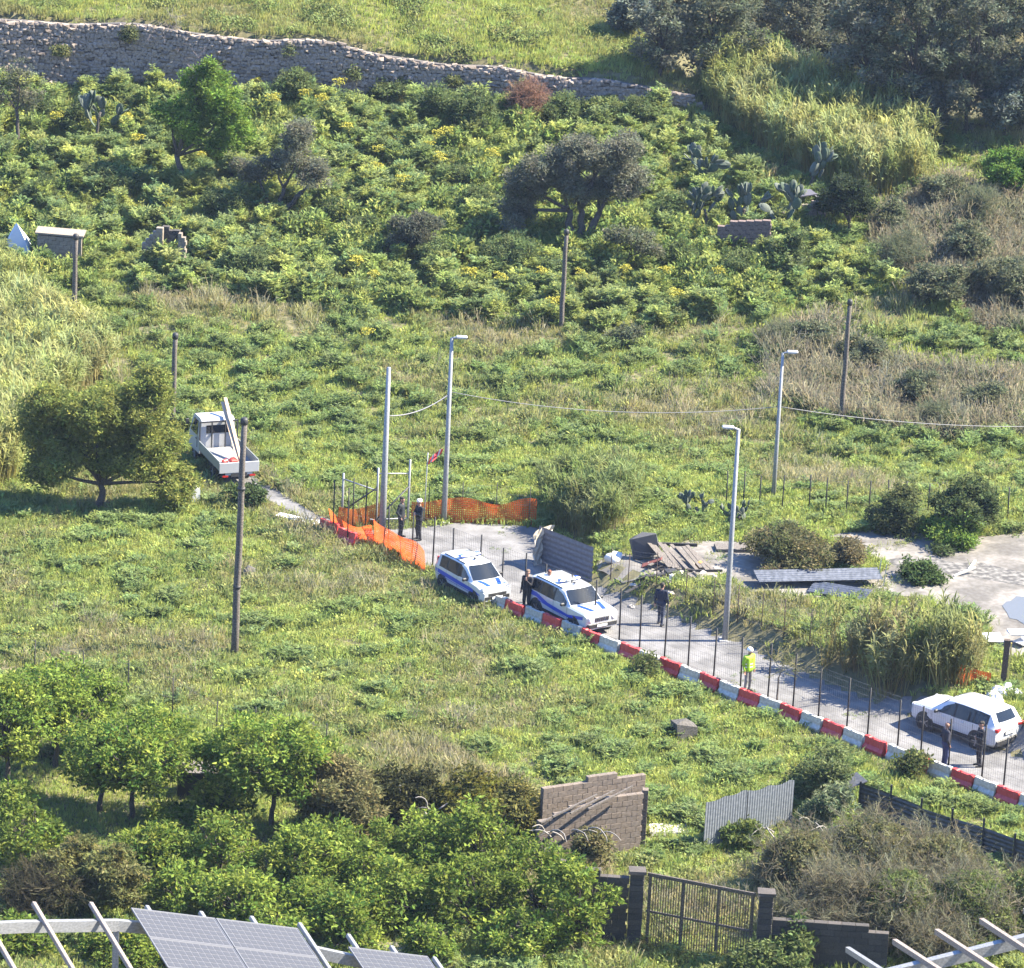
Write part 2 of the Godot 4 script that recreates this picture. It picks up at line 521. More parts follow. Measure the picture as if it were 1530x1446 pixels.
func cover() -> void:
	var kinds := {
		"grass": [proto_grass(16, 0.2, 0.42, 0.04), proto_grass(18, 0.24, 0.34, 0.045)],
		"herb": [proto_herb(26, 0.26, 0.26, 0.15, 0.085), proto_herb(24, 0.24, 0.34, 0.17, 0.07)],
		"plume": [proto_plume(9, 0.30, 0.36), proto_plume(8, 0.26, 0.42)],
		"stalk": [proto_twigs(5, 0.55, 0.5), proto_twigs(6, 0.45, 0.7)],
		"cane": [proto_cane(12, 0.3, 2.3), proto_cane(11, 0.28, 2.0)],
	}
	var where := {}
	var tint := {}
	for k in kinds:
		for v in 2:
			where["%s%d" % [k, v]] = []
			tint["%s%d" % [k, v]] = []
	var lime := Color(0.32, 0.365, 0.10)
	var green := Color(0.19, 0.25, 0.075)
	var deep := Color(0.08, 0.125, 0.045)
	var blue := Color(0.19, 0.25, 0.092)
	var straw := Color(0.37, 0.335, 0.19)
	var olive := Color(0.27, 0.27, 0.11)
	var brown := Color(0.21, 0.19, 0.13)
	var gold := Color(0.28, 0.295, 0.13)
	var d := 126.0
	while d < 258.0:
		var step := 0.195 if d < 205.0 else 0.225
		var half := d * 0.1145 + 3.0
		var x := -half
		while x < half:
			var px := x + rf(-0.5, 0.5) * step
			var pd := d + rf(-0.5, 0.5) * step
			x += step
			var q := Vector2(px, pd)
			if pd < 140.0 and rf(0, 1) < 0.5: continue
			var dr := pl(RX, RD, px) if pd > 225.0 else 999.0
			if pd > dr + 7.0: continue
			if pd > 230.0:
				var dw := pl(WX, WD, px)
				if pd > dw - 0.45 and pd < dw + 0.12 and px < 9.0: continue
			var n1 := noise_a.get_noise_2d(px * 2.2, pd * 2.2)      # broad patches
			var n2 := noise_b.get_noise_2d(px * 8.0, pd * 8.0)      # clumps
			var n3 := noise_c.get_noise_2d(px * 30.0, pd * 30.0)
			var n4 := noise_c.get_noise_2d(px * 17.0 + 90.0, pd * 17.0)   # hummocks of scrub
			var kind := "grass"
			var c := green
			var size := 1.0
			var tall := 1.0
			var lift := 0.0
			if inside("lane", q):
				if n2 < 0.42 or rf(0, 1) < 0.6: continue
				kind = "herb"; c = green; size = 0.35
			elif inside("clearing", q):
				if n2 < 0.38 or rf(0, 1) < 0.5: continue
				kind = "stalk" if rf(0, 1) < 0.5 else "herb"; c = olive.lerp(green, rf(0, 1)); size = 0.6
			elif inside("garden", q):
				c = lime.lerp(green, clampf(0.3 + n2, 0, 1)); size = 0.55
			elif inside("cane", q) or inside("cane_left", q):
				if rf(0, 1) < 0.42: continue
				kind = "cane"; c = gold.lerp(lime, clampf(0.25 + n2 * 0.6, 0, 0.8)); size = rf(0.7, 1.15)
			elif inside("reed", q):
				if rf(0, 1) < 0.66: continue
				kind = "cane"; c = Color(0.27, 0.25, 0.12).lerp(green, clampf(0.3 + n2, 0, 1)); size = rf(0.55, 1.15)
			elif inside("reed_bush", q):
				if rf(0, 1) < 0.6: continue
				kind = "cane"; c = Color(0.17, 0.19, 0.08).lerp(green, clampf(0.4 + n2, 0, 1)); size = rf(0.65, 0.9)
			elif inside("brush", q) or inside("brush_low", q):
				kind = "stalk" if rf(0, 1) < 0.55 else "herb"
				c = brown.lerp(deep, clampf(0.4 + n2, 0, 1)) if kind == "herb" else brown.lerp(straw, rf(0, 0.5))
				size = 1.5 + n2 * 1.0
			elif pd > pl(WX, WD, px) and px < 10.0:
				c = lime.lerp(olive, clampf(0.5 + n1 * 1.4 + n3 * 0.3, 0, 1)); size = 0.9 + n2 * 0.5
				if n2 > 0.25: kind = "herb"; c = green.lerp(olive, rf(0, 0.7)); size = 1.2
			elif inside("fennel", q):
				var under_wall: bool = pd > pl(WX, WD, px) - 3.0
				if n4 + n2 * 0.5 + rf(-0.1, 0.1) > (-0.15 if under_wall else 0.07):
					kind = "plume" if n1 + n3 * 0.4 > -0.12 else "herb"
					c = blue.lerp(deep, clampf(0.05 - n1 * 0.8, 0, 0.6)) if kind == "plume" else green.lerp(deep, rf(0.0, 0.7))
					size = 0.95 + clampf(n4, 0, 1) * 1.3; tall = 1.15
					lift = clampf(n4 * 1.2, 0.0, 0.6)
					if rf(0, 1) < 0.55: c = c.lerp(lime, rf(0.5, 1.0))
				elif n4 > -0.3:
					kind = "plume" if rf(0, 1) < 0.55 else "grass"
					c = lime.lerp(green, clampf(0.4 + n3 + n1 * 0.5, 0, 1)); size = 1.0
				else:
					c = lime.lerp(straw, clampf(0.2 + n1 + rf(-0.2, 0.3), 0, 0.8)); size = 0.85
			else:
				var br := inside("brown", q) or inside("brown_low", q)
				var lush := inside("lush", q) or inside("lush_mid", q)
				var dry := n1 * 0.9 + n3 * 0.35 + (0.2 if br else 0.0) - (0.55 if lush else 0.0)
				dry += rf(-0.18, 0.18)
				if dry > 0.42:
					kind = "stalk" if rf(0, 1) < 0.35 else "grass"
					c = straw.lerp(brown, clampf(0.4 + n2, 0, 1)) if kind == "stalk" else olive.lerp(straw, clampf(0.3 + n2 * 0.8, 0, 1))
				elif dry > 0.08:
					kind = "herb" if rf(0, 1) < 0.35 else "grass"
					c = olive.lerp(green, clampf(0.4 + n3, 0, 1))
				else:
					kind = "plume" if n4 + n2 * 0.4 > (0.33 if pd < 196.0 else 0.24) else ("herb" if rf(0, 1) < 0.35 else "grass")
					c = green.lerp(blue, rf(0, 1)) if kind == "plume" else lime.lerp(green, clampf(0.3 + n3 * 0.8 + n2 * 0.8, 0, 1))
				size = 0.88 + n2 * 0.4 + n4 * (0.62 if pd < 196.0 else 0.9)
				if n4 > 0.3 and pd > 196.0: tall = 1.3
			var edge := -beyond(LANE_A, LANE_B, px, pd)
			if edge > -0.3 and edge < 1.0 and px > -1.5 and kind != "cane": size *= 0.55
			var sf := beyond(BANK_A, BANK_B, px, pd)
			if sf > -0.25 and sf < 0.85 and px > 2.5 and px < 13.0 and rf(0, 1) < 0.8: continue
			size = clampf(size * rf(0.75, 1.25), 0.3, 3.0)
			var key := "%s%d" % [kind, rng.randi() % 2]
			where[key].append(upright(on(px, pd, lift - 0.03), size, 0.25, tall))
			tint[key].append(vary(c, 0.3))
			if lift > 0.15:
				where[key].append(upright(on(px, pd, lift * 0.35), size, 0.5, tall))
				tint[key].append(vary(c, 0.3))
		d += step
	var words := {
		"grass": ["meadow_grass", "long uneven grass covering the field and the hillside terraces", "grass"],
		"herb": ["ground_herbs", "low leafy weeds growing all through the field grass", "weeds"],
		"plume": ["wild_fennel_cover", "feathery blue green wild fennel massed over slope and field", "fennel"],
		"stalk": ["dry_stalks", "dry brown weed stalks scattered through field and bank", "weeds"],
		"cane": ["giant_reeds", "dense thickets of yellow green giant reed canes", "reeds"],
	}
	for k in kinds:
		for v in 2:
			var w: Array = words[k]
			stuff(w[0], kinds[k][v], leaf_mat("leaves", 0.9), where["%s%d" % [k, v]], tint["%s%d" % [k, v]], w[1], w[2])
		print(k, " ", where[k + "0"].size() + where[k + "1"].size())

# ---------------------------------------------------------------- land, lane, clearing, puddle
func ticks(parts: Array) -> Array:
	var out := []
	for p in parts:
		var v: float = p[0]
		while v < p[1] - 0.001:
			out.append(v)
			v += p[2]
	return out

func sheet(poly: PackedVector2Array, up: float, cell := 1.0) -> ArrayMesh:
	# a polygon draped over the land, cut into cells
	var b := MB.new(true)
	var lo := poly[0]
	var hi := poly[0]
	for p in poly:
		lo = lo.min(p); hi = hi.max(p)
	var x := lo.x
	while x < hi.x:
		var d := lo.y
		while d < hi.y:
			for piece in Geometry2D.intersect_polygons(poly, PackedVector2Array([Vector2(x, d), Vector2(x + cell, d), Vector2(x + cell, d + cell), Vector2(x, d + cell)])):
				var idx := Geometry2D.triangulate_polygon(piece)
				for i in range(0, idx.size(), 3):
					var t := [piece[idx[i]], piece[idx[i + 1]], piece[idx[i + 2]]]
					if (t[1] - t[0]).cross(t[2] - t[0]) < 0.0: t.reverse()
					for p in t: b.st.add_vertex(on(p.x, p.y, up))
			d += cell
		x += cell
	return b.mesh()

func land() -> void:
	var xs := ticks([[-420, -60, 30], [-60, -34, 4], [-34, 34, 0.6], [34, 60, 4], [60, 421, 30]])
	var ds := ticks([[0, 110, 10], [110, 130, 2], [130, 264, 0.6], [264, 300, 4], [300, 701, 40]])
	var b := SurfaceTool.new()
	b.begin(Mesh.PRIMITIVE_TRIANGLES)
	b.set_smooth_group(0)
	for d in ds:
		for x in xs: b.add_vertex(on(x, d))
	var w := xs.size()
	for j in ds.size() - 1:
		for i in w - 1:
			var a := j * w + i
			for k in [a, a + w, a + w + 1, a, a + w + 1, a + 1]: b.add_index(k)
	b.generate_normals()
	var soil := rough_mat("soil", Color(0.06, 0.06, 0.025), Color(0.14, 0.12, 0.06), 5.0, 1.0)
	struct("ground", b.commit(), soil)
	var asphalt := rough_mat("asphalt", Color(0.095, 0.093, 0.091), Color(0.165, 0.162, 0.16), 9.0, 0.95, 0.0, 0.01)
	asphalt.detail_enabled = true
	asphalt.detail_albedo = noise_tex(0.12, Color(0.85, 0.84, 0.83), Color(1, 1, 1), 5)
	asphalt.detail_blend_mode = BaseMaterial3D.BLEND_MODE_MUL
	asphalt.uv2_triplanar = true
	asphalt.uv2_world_triplanar = true
	asphalt.uv2_scale = Vector3.ONE / 1.3
	struct("road", sheet(zones.lane, 0.02), asphalt)
	var dirt := rough_mat("clearing_dirt", Color(0.10, 0.094, 0.085), Color(0.20, 0.185, 0.167), 9.0, 1.0, 0.0, 0.008)
	dirt.detail_enabled = true
	dirt.detail_albedo = noise_tex(0.06, Color(0.78, 0.76, 0.73), Color(1, 1, 1), 9)
	dirt.detail_blend_mode = BaseMaterial3D.BLEND_MODE_MUL
	dirt.uv2_triplanar = true
	dirt.uv2_world_triplanar = true
	dirt.uv2_scale = Vector3.ONE / 2.1
	struct("clearing_ground", sheet(zones.clearing, 0.03), dirt)
	struct("garden_path", sheet(plan([-5.45, 140.08, -3.76, 141.52, -2, 141.51, -0.23, 140.56, -0.62, 138.94, -4.49, 138.39]), 0.03), dirt)
	var soot := rough_mat("dark_gravel", Color(0.05, 0.048, 0.045), Color(0.17, 0.16, 0.145), 3.0, 1.0, 0.0, 0.015)
	struct("gravel_strip", sheet(plan([15.28, 180.33, 15.94, 180.77, 16.66, 180.54, 17.44, 180.83, 18.18, 180.43, 19.12, 180.66, 20.11, 180.05, 21.29, 179.56, 22.44, 178.91, 22.32, 177.59, 21.2, 177.75, 20.09, 178.23, 19.12, 178.58, 18.16, 178.77, 17.46, 179.16, 16.51, 179.18, 15.73, 179.56]), 0.036), soot)
	var water := mat("water", Color(0.10, 0.10, 0.09), 0.04)
	struct("puddle", sheet(plan([19.63, 175.42, 19.84, 175.93, 20.03, 176.04, 20.3, 176.64, 20.59, 176.6, 20.93, 177.14, 21.47, 177.14, 22.54, 177.13, 22.18, 173.51, 21.09, 173.12, 20.62, 173.44, 20.32, 173.32, 20.08, 173.83, 19.8, 173.95, 19.75, 174.57]), 0.045), water)

func build_all() -> void:
	stone_wall()
	ruins()
	vehicles()
	poles()
	fences()
	barriers()
	nets_orange()
	gate_and_flag()
	rubble()
	pergola()
	trees()
	people()

# ---------------------------------------------------------------- people: tapered bones joined by a smooth minimum, meshed as surface nets
func nets(bones: Array, cell: float, soft: float, st: SurfaceTool) -> void:
	# bones: [a, b, ra, rb, colour]
	var lo: Vector3 = bones[0][0]
	var hi := lo
	for b in bones:
		for e in [[b[0], b[2]], [b[1], b[3]]]:
			lo = lo.min(e[0] - Vector3.ONE * (e[1] + cell * 3.0))
			hi = hi.max(e[0] + Vector3.ONE * (e[1] + cell * 3.0))
	var n := Vector3i((hi - lo) / cell) + Vector3i(2, 2, 2)
	var f := PackedFloat32Array()
	f.resize(n.x * n.y * n.z)
	f.fill(1.0)
	var near := PackedFloat32Array()
	near.resize(f.size())
	near.fill(9.0)
	var who := PackedInt32Array()
	who.resize(f.size())
	for bi in bones.size():
		var b: Array = bones[bi]
		var m: float = maxf(b[2], b[3]) + cell * 2.5 + soft
		var c0 := Vector3i(((b[0] as Vector3).min(b[1]) - Vector3.ONE * m - lo) / cell).clamp(Vector3i.ZERO, n - Vector3i.ONE)
		var c1 := Vector3i(((b[0] as Vector3).max(b[1]) + Vector3.ONE * m - lo) / cell).clamp(Vector3i.ZERO, n - Vector3i.ONE)
		var ab: Vector3 = b[1] - b[0]
		var l2 := maxf(ab.length_squared(), 1e-8)
		for z in range(c0.z, c1.z + 1):
			for y in range(c0.y, c1.y + 1):
				var row := (z * n.y + y) * n.x
				for x in range(c0.x, c1.x + 1):
					var p: Vector3 = lo + Vector3(x, y, z) * cell - b[0]
					var t := clampf(p.dot(ab) / l2, 0.0, 1.0)
					var d: float = (p - ab * t).length() - lerpf(b[2], b[3], t)
					var i := row + x
					if d < near[i]:
						near[i] = d; who[i] = bi
					var o := f[i]
					var h := maxf(soft - absf(o - d), 0.0) / soft
					f[i] = minf(o, d) - h * h * soft * 0.25
	var idx := PackedInt32Array()
	idx.resize(f.size())
	idx.fill(-1)
	var step := [1, n.x, n.x * n.y]
	var pos := []
	var tint := []
	for z in n.z - 1:
		for y in n.y - 1:
			for x in n.x - 1:
				var i := (z * n.y + y) * n.x + x
				var s0 := f[i] < 0.0
				var mixed := false
				for k in range(1, 8):
					if (f[i + (k & 1) + ((k >> 1) & 1) * n.x + (k >> 2) * n.x * n.y] < 0.0) != s0:
						mixed = true
						break
				if not mixed: continue
				var sum := Vector3.ZERO
				var cnt := 0
				for k in 8:
					var pk := Vector3(k & 1, (k >> 1) & 1, k >> 2)
					var fk := f[i + (k & 1) + ((k >> 1) & 1) * n.x + (k >> 2) * n.x * n.y]
					for ax in 3:
						if (k >> ax) & 1: continue
						var k2 := k | (1 << ax)
						var f2 := f[i + (k2 & 1) + ((k2 >> 1) & 1) * n.x + (k2 >> 2) * n.x * n.y]
						if (fk < 0.0) != (f2 < 0.0):
							var q := pk
							q[ax] += fk / (fk - f2)
							sum += q; cnt += 1
				idx[i] = pos.size()
				pos.append(lo + (Vector3(x, y, z) + sum / cnt) * cell)
				tint.append(bones[who[i]][4])
	for z in range(1, n.z - 1):
		for y in range(1, n.y - 1):
			for x in range(1, n.x - 1):
				var i := (z * n.y + y) * n.x + x
				for ax in 3:
					var inside0 := f[i] < 0.0
					if inside0 == (f[i + step[ax]] < 0.0): continue
					var u: int = step[(ax + 1) % 3]
					var v: int = step[(ax + 2) % 3]
					var q := [idx[i], idx[i - u], idx[i - u - v], idx[i - v]]
					if q.has(-1): continue
					if not inside0: q.reverse()
					for k in [0, 2, 1, 0, 3, 2]:
						st.set_color(tint[q[k]])
						st.add_vertex(pos[q[k]])

func arm(bones: Array, hands: Array, sh: Vector3, el: Vector3, wr: Vector3, palm_dir: Vector3, cloth: Color, skin: Color, side: float) -> void:
	bones.append([sh, el, 0.062, 0.052, cloth])
	bones.append([el, wr, 0.052, 0.038, cloth])
	var fwd := palm_dir.normalized()
	var across := fwd.cross(Vector3(0, 0, 1) if absf(fwd.z) < 0.8 else Vector3(1, 0, 0)).normalized()
	var curl := fwd.cross(across).normalized() * side
	var h := []
	h.append([wr, wr + fwd * 0.04, 0.026, 0.030, skin])
	h.append([wr + fwd * 0.05 - across * 0.022, wr + fwd * 0.085 - across * 0.026, 0.019, 0.017, skin])
	h.append([wr + fwd * 0.05 + across * 0.022, wr + fwd * 0.085 + across * 0.026, 0.019, 0.017, skin])
	for k in 4:
		var root := wr + fwd * 0.088 + across * (k - 1.5) * 0.0185
		var l: float = [0.066, 0.078, 0.072, 0.056][k]
		var mid := root + fwd * l * 0.5 + curl * 0.010
		h.append([root, mid, 0.0095, 0.009, skin])
		h.append([mid, mid + (fwd * 0.75 + curl * 0.65) * l * 0.5, 0.009, 0.008, skin])
	var th := wr + fwd * 0.035 - across * 0.03
	h.append([th, th + (fwd * 0.7 - across * 0.7) * 0.04, 0.013, 0.011, skin])
	h.append([th + (fwd * 0.7 - across * 0.7) * 0.04, th + (fwd * 0.7 - across * 0.7) * 0.04 + (fwd * 0.9 + curl * 0.4) * 0.032, 0.011, 0.009, skin])
	hands.append(h)

# o: jacket, trousers, shoes, hair colours; arms "down", "crossed", "pocket", "phone"; step: stride in metres
func person(label: String, at: Vector3, turn: float, o: Dictionary) -> Node3D:
	var root := thing("person", label, "person", at, turn)
	var jk: Color = o.get("jacket", Color(0.007, 0.007, 0.010))
	var tr: Color = o.get("trousers", Color(0.008, 0.008, 0.012))
	var shoe: Color = o.get("shoes", Color(0.01, 0.01, 0.01))
	var skin := Color(0.30, 0.17, 0.12)
	var bones := []
	var hands := []
	var stride: float = o.get("step", 0.0)
	bones.append([Vector3(-0.08, 0.95, 0), Vector3(0.08, 0.95, 0), 0.125, 0.125, tr])
	for s in [-1.0, 1.0]:
		bones.append([Vector3(0.06 * s, 1.03, 0), Vector3(0.075 * s, 1.34, 0.0), 0.118, 0.125, jk])
		bones.append([Vector3(0.05 * s, 1.42, -0.01), Vector3(0.175 * s, 1.43, -0.01), 0.075, 0.068, jk])
		var knee := Vector3(0.105 * s, 0.50, 0.03 + stride * 0.4 * s)
		var ankle := Vector3(0.115 * s, 0.09, stride * 0.5 * s - 0.02)
		bones.append([Vector3(0.09 * s, 0.92, 0), knee, 0.098, 0.068, tr])
		bones.append([knee, ankle, 0.068, 0.050, tr])
		bones.append([ankle + Vector3(0, -0.03, -0.03), ankle + Vector3(0.01 * s, -0.045, 0.17), 0.046, 0.040, shoe])
	bones.append([Vector3(0, 1.42, -0.01), Vector3(0, 1.55, 0.0), 0.062, 0.052, skin])
	var arms: String = o.get("arms", "down")
	for s in [-1.0, 1.0]:
		var sh := Vector3(0.20 * s, 1.42, -0.01)
		var mode := arms
		if arms == "phone" and s < 0.0: mode = "down"
		if mode == "crossed":
			arm(bones, hands, sh, Vector3(0.26 * s, 1.16, 0.06), Vector3(0.05 * s, 1.16 + 0.03 * s, 0.19), Vector3(-s, 0.1, 0.1), jk, skin, s)
		elif mode == "pocket":
			arm(bones, hands, sh, Vector3(0.30 * s, 1.15, -0.06), Vector3(0.205 * s, 0.96, 0.06), Vector3(-0.2 * s, -0.8, 0.3), jk, skin, s)
		elif mode == "phone":
			arm(bones, hands, sh, Vector3(0.25 * s, 1.18, 0.10), Vector3(0.12 * s, 1.38, 0.24), Vector3(-0.3 * s, 0.9, 0.1), jk, skin, s)
		else:
			arm(bones, hands, sh, Vector3(0.255 * s, 1.14, -0.03), Vector3(0.25 * s, 0.90, 0.05 - stride * 0.3 * s), Vector3(0.02 * s, -1, 0.15), jk, skin, s)
	var st := SurfaceTool.new()
	st.begin(Mesh.PRIMITIVE_TRIANGLES)
	st.set_smooth_group(0)
	nets(bones, 0.022, 0.035, st)
	var hd := o.get("look", Vector3(0, 0, 1)) as Vector3
	var sd := Vector3.UP.cross(hd).normalized()
	var c := Vector3(0, 1.64, 0.015)
	var dark := Color(0.02, 0.015, 0.012)
	var head := [[Vector3(0, 1.50, 0.0), Vector3(0, 1.58, 0.01), 0.052, 0.05, skin],
		[c + Vector3(0, 0.035, 0) - hd * 0.015, c + Vector3(0, 0.03, 0) + hd * 0.02, 0.086, 0.08, skin],
		[c + Vector3(0, -0.06, 0) + hd * 0.03, c + Vector3(0, -0.01, 0) + hd * 0.03, 0.058, 0.068, skin],
		[c + Vector3(0, 0.015, 0) + hd * 0.098, c + Vector3(0, -0.018, 0) + hd * 0.112, 0.011, 0.014, skin],
		[c + Vector3(0, -0.055, 0) + hd * 0.088 - sd * 0.018, c + Vector3(0, -0.055, 0) + hd * 0.088 + sd * 0.018, 0.008, 0.008, Color(0.32, 0.13, 0.10)]]
	for s in [-1.0, 1.0]:
		head.append([c + sd * 0.086 * s + Vector3(0, -0.015, 0), c + sd * 0.090 * s + Vector3(0, 0.02, 0), 0.013, 0.016, skin])
		head.append([c + sd * 0.032 * s + hd * 0.088 + Vector3(0, 0.018, 0), c + sd * 0.038 * s + hd * 0.087 + Vector3(0, 0.018, 0), 0.011, 0.011, dark])
	nets(head, 0.011, 0.012, st)
	for h in hands: nets(h, 0.0075, 0.008, st)
	st.generate_normals()
	part(root, "body", st.commit(), tint_mat("clothed_figure", 0.85))
	var hs := SurfaceTool.new()
	hs.begin(Mesh.PRIMITIVE_TRIANGLES)
	hs.set_smooth_group(0)
	var hat: String = o.get("hat", "")
	if hat == "helmet":
		nets([[c + Vector3(0, 0.062, 0) - hd * 0.02, c + Vector3(0, 0.062, 0) + hd * 0.02, 0.105, 0.105, Color(0.75, 0.75, 0.73)], [c + Vector3(0, 0.045, 0) + hd * 0.1 - sd * 0.05, c + Vector3(0, 0.045, 0) + hd * 0.1 + sd * 0.05, 0.018, 0.018, Color(0.75, 0.75, 0.73)]], 0.012, 0.01, hs)
	elif hat == "cap":
		nets([[c + Vector3(0, 0.085, 0) - hd * 0.03, c + Vector3(0, 0.085, 0) + hd * 0.04, 0.092, 0.088, Color(0.75, 0.75, 0.75)], [c + Vector3(0, 0.06, 0) + hd * 0.1 - sd * 0.05, c + Vector3(0, 0.06, 0) + hd * 0.1 + sd * 0.05, 0.014, 0.014, Color(0.02, 0.02, 0.02)]], 0.012, 0.01, hs)
	elif hat != "bald":
		var hc: Color = o.get("hair", Color(0.02, 0.016, 0.012))
		nets([[c + Vector3(0, 0.06, 0) - hd * 0.03, c + Vector3(0, 0.065, 0) + hd * 0.02, 0.088, 0.078, hc], [c + Vector3(0, -0.02, 0) - hd * 0.055, c + Vector3(0, 0.03, 0) - hd * 0.045, 0.055, 0.072, hc]], 0.012, 0.01, hs)
	if hat != "bald":
		hs.generate_normals()
		part(root, "helmet" if hat == "helmet" else "cap" if hat == "cap" else "hair", hs.commit(), tint_mat("clothed_figure", 0.85))
	if o.has("vest"):
		var vs := SurfaceTool.new()
		vs.begin(Mesh.PRIMITIVE_TRIANGLES)
		vs.set_smooth_group(0)
		var vb := []
		for s in [-1.0, 1.0]:
			vb.append([Vector3(0.06 * s, 0.93, 0), Vector3(0.075 * s, 1.34, 0.0), 0.145, 0.140, o.vest])
			vb.append([Vector3(0.05 * s, 1.40, -0.01), Vector3(0.165 * s, 1.42, -0.01), 0.092, 0.082, o.vest])
			vb.append([Vector3(0.20 * s, 1.42, -0.01), Vector3(0.255 * s, 1.16, -0.03), 0.078, 0.066, o.vest])
		nets(vb, 0.02, 0.03, vs)
		vs.generate_normals()
		part(root, "vest", vs.commit(), tint_mat("vest_cloth", 0.7))
		var tb := MB.new(true)
		for y in [1.02, 1.14]:
			var ring := []
			for k in 25:
				var a := TAU * k / 24.0
				ring.append(Vector3(cos(a) * 0.222, y, sin(a) * 0.152))
			for k in 24:
				tb.quad(ring[k], ring[k + 1], ring[k + 1] + Vector3(0, 0.05, 0), ring[k] + Vector3(0, 0.05, 0))
		part(root, "reflective_band", tb.mesh(), mat("reflective_band", Color(0.55, 0.56, 0.55), 0.4))
	return root

func people() -> void:
	var navy := Color(0.007, 0.008, 0.013)
	person("officer in dark uniform with dark hair turned towards a colleague in white cap", Vector3(-4.49, 0, -182.95), 1.2, {"arms": "pocket", "jacket": navy})
	person("officer in dark uniform and white cap standing on the lane by a lamp post", Vector3(-3.74, 0, -182.72), -1.0, {"hat": "cap", "arms": "crossed", "jacket": navy})
	person("person in dark clothes standing behind the boxy striped patrol car, hand raised", Vector3(0.8, 0, -174.57), -0.6, {"arms": "phone", "hair": Color(0.10, 0.07, 0.05)})
	person("person half hidden behind the roof of the boxy striped patrol car", Vector3(1.65, 0, -174.62), 0.2, {"hair": Color(0.16, 0.06, 0.035), "jacket": Color(0.05, 0.05, 0.07)})
	person("person in navy jacket and blue trousers walking away along the lane", Vector3(6.09, 0, -173.77), 2.75, {"jacket": Color(0.009, 0.012, 0.03), "trousers": Color(0.014, 0.02, 0.045), "step": 0.28})
	person("worker in yellow high visibility vest and white helmet on the lane", Vector3(9.29, 0, -166.78), 0.7, {"jacket": Color(0.22, 0.36, 0.02), "vest": Color(0.25, 0.42, 0.02), "trousers": Color(0.16, 0.16, 0.15), "hat": "helmet"})
	person("bald person in dark jacket and blue tracksuit trousers beside the white car", Vector3(16.26, 0, -159.87), 1.9, {"jacket": Color(0.014, 0.015, 0.024), "trousers": Color(0.02, 0.03, 0.08), "hat": "bald", "arms": "pocket"})
	person("person in black jacket by the rear wheel of the white car", Vector3(17.55, 0, -160.11), -1.3, {"arms": "crossed", "jacket": Color(0.006, 0.006, 0.008)})

# ---------------------------------------------------------------- vehicles (nose towards +z of their own axes)
# station: z, bottom, belt, top, half width at sill, belt, roof
func section(s: Array) -> Array:
	var mid: float = lerpf(s[1], s[2], 0.55)
	return [Vector3(0, s[1], s[0]), Vector3(s[4] * 0.9, s[1], s[0]), Vector3(s[4], s[1] + 0.10, s[0]), Vector3(lerpf(s[4], s[5], 0.7) + 0.015, mid, s[0]), Vector3(s[5], s[2], s[0]),
		Vector3(lerpf(s[5], s[6], 0.9), lerpf(s[2], s[3], 0.86), s[0]), Vector3(s[6] * 0.86, lerpf(s[2], s[3], 0.985), s[0]), Vector3(0, s[3] + 0.015, s[0])]

func station_at(st: Array, z: float) -> Array:
	for i in st.size() - 1:
		if z >= st[i][0] and z <= st[i + 1][0]:
			var t: float = (z - st[i][0]) / (st[i + 1][0] - st[i][0])
			var out := []
			for k in 7: out.append(lerpf(st[i][k], st[i + 1][k], t))
			return out
	return st[0] if z < st[0][0] else st[st.size() - 1]

# a point of the body side: v 0 at the sill, 1 at the belt, 2 at the roof edge
func side_at(st: Array, z: float, v: float, s: float, out: float) -> Vector3:
	var p := section(station_at(st, z))
	var q: Vector3
	if v <= 1.0:
		q = (p[2] as Vector3).lerp(p[3], v / 0.55) if v < 0.55 else (p[3] as Vector3).lerp(p[4], (v - 0.55) / 0.45)
	else:
		q = (p[4] as Vector3).lerp(p[5], v - 1.0)
	return Vector3((q.x + out) * s, q.y + (out * 0.25 if v > 1.0 else 0.0), z)

func side_strip(st: Array, z0: float, z1: float, v00: float, v01: float, v10: float, v11: float, s: float, out: float, n := 8) -> ArrayMesh:
	# a band on the body side from z0 (v00..v01) to z1 (v10..v11)
	var b := MB.new(true)
	for i in n:
		var t0 := float(i) / n
		var t1 := float(i + 1) / n
		for j in 3:
			var w0 := j / 3.0
			var w1 := (j + 1) / 3.0
			var q := [side_at(st, lerpf(z0, z1, t0), lerpf(lerpf(v00, v10, t0), lerpf(v01, v11, t0), w0), s, out), side_at(st, lerpf(z0, z1, t1), lerpf(lerpf(v00, v10, t1), lerpf(v01, v11, t1), w0), s, out),
				side_at(st, lerpf(z0, z1, t1), lerpf(lerpf(v00, v10, t1), lerpf(v01, v11, t1), w1), s, out), side_at(st, lerpf(z0, z1, t0), lerpf(lerpf(v00, v10, t0), lerpf(v01, v11, t0), w1), s, out)]
			if s < 0.0: q.reverse()
			b.quad(q[3], q[2], q[1], q[0])
	return b.mesh()

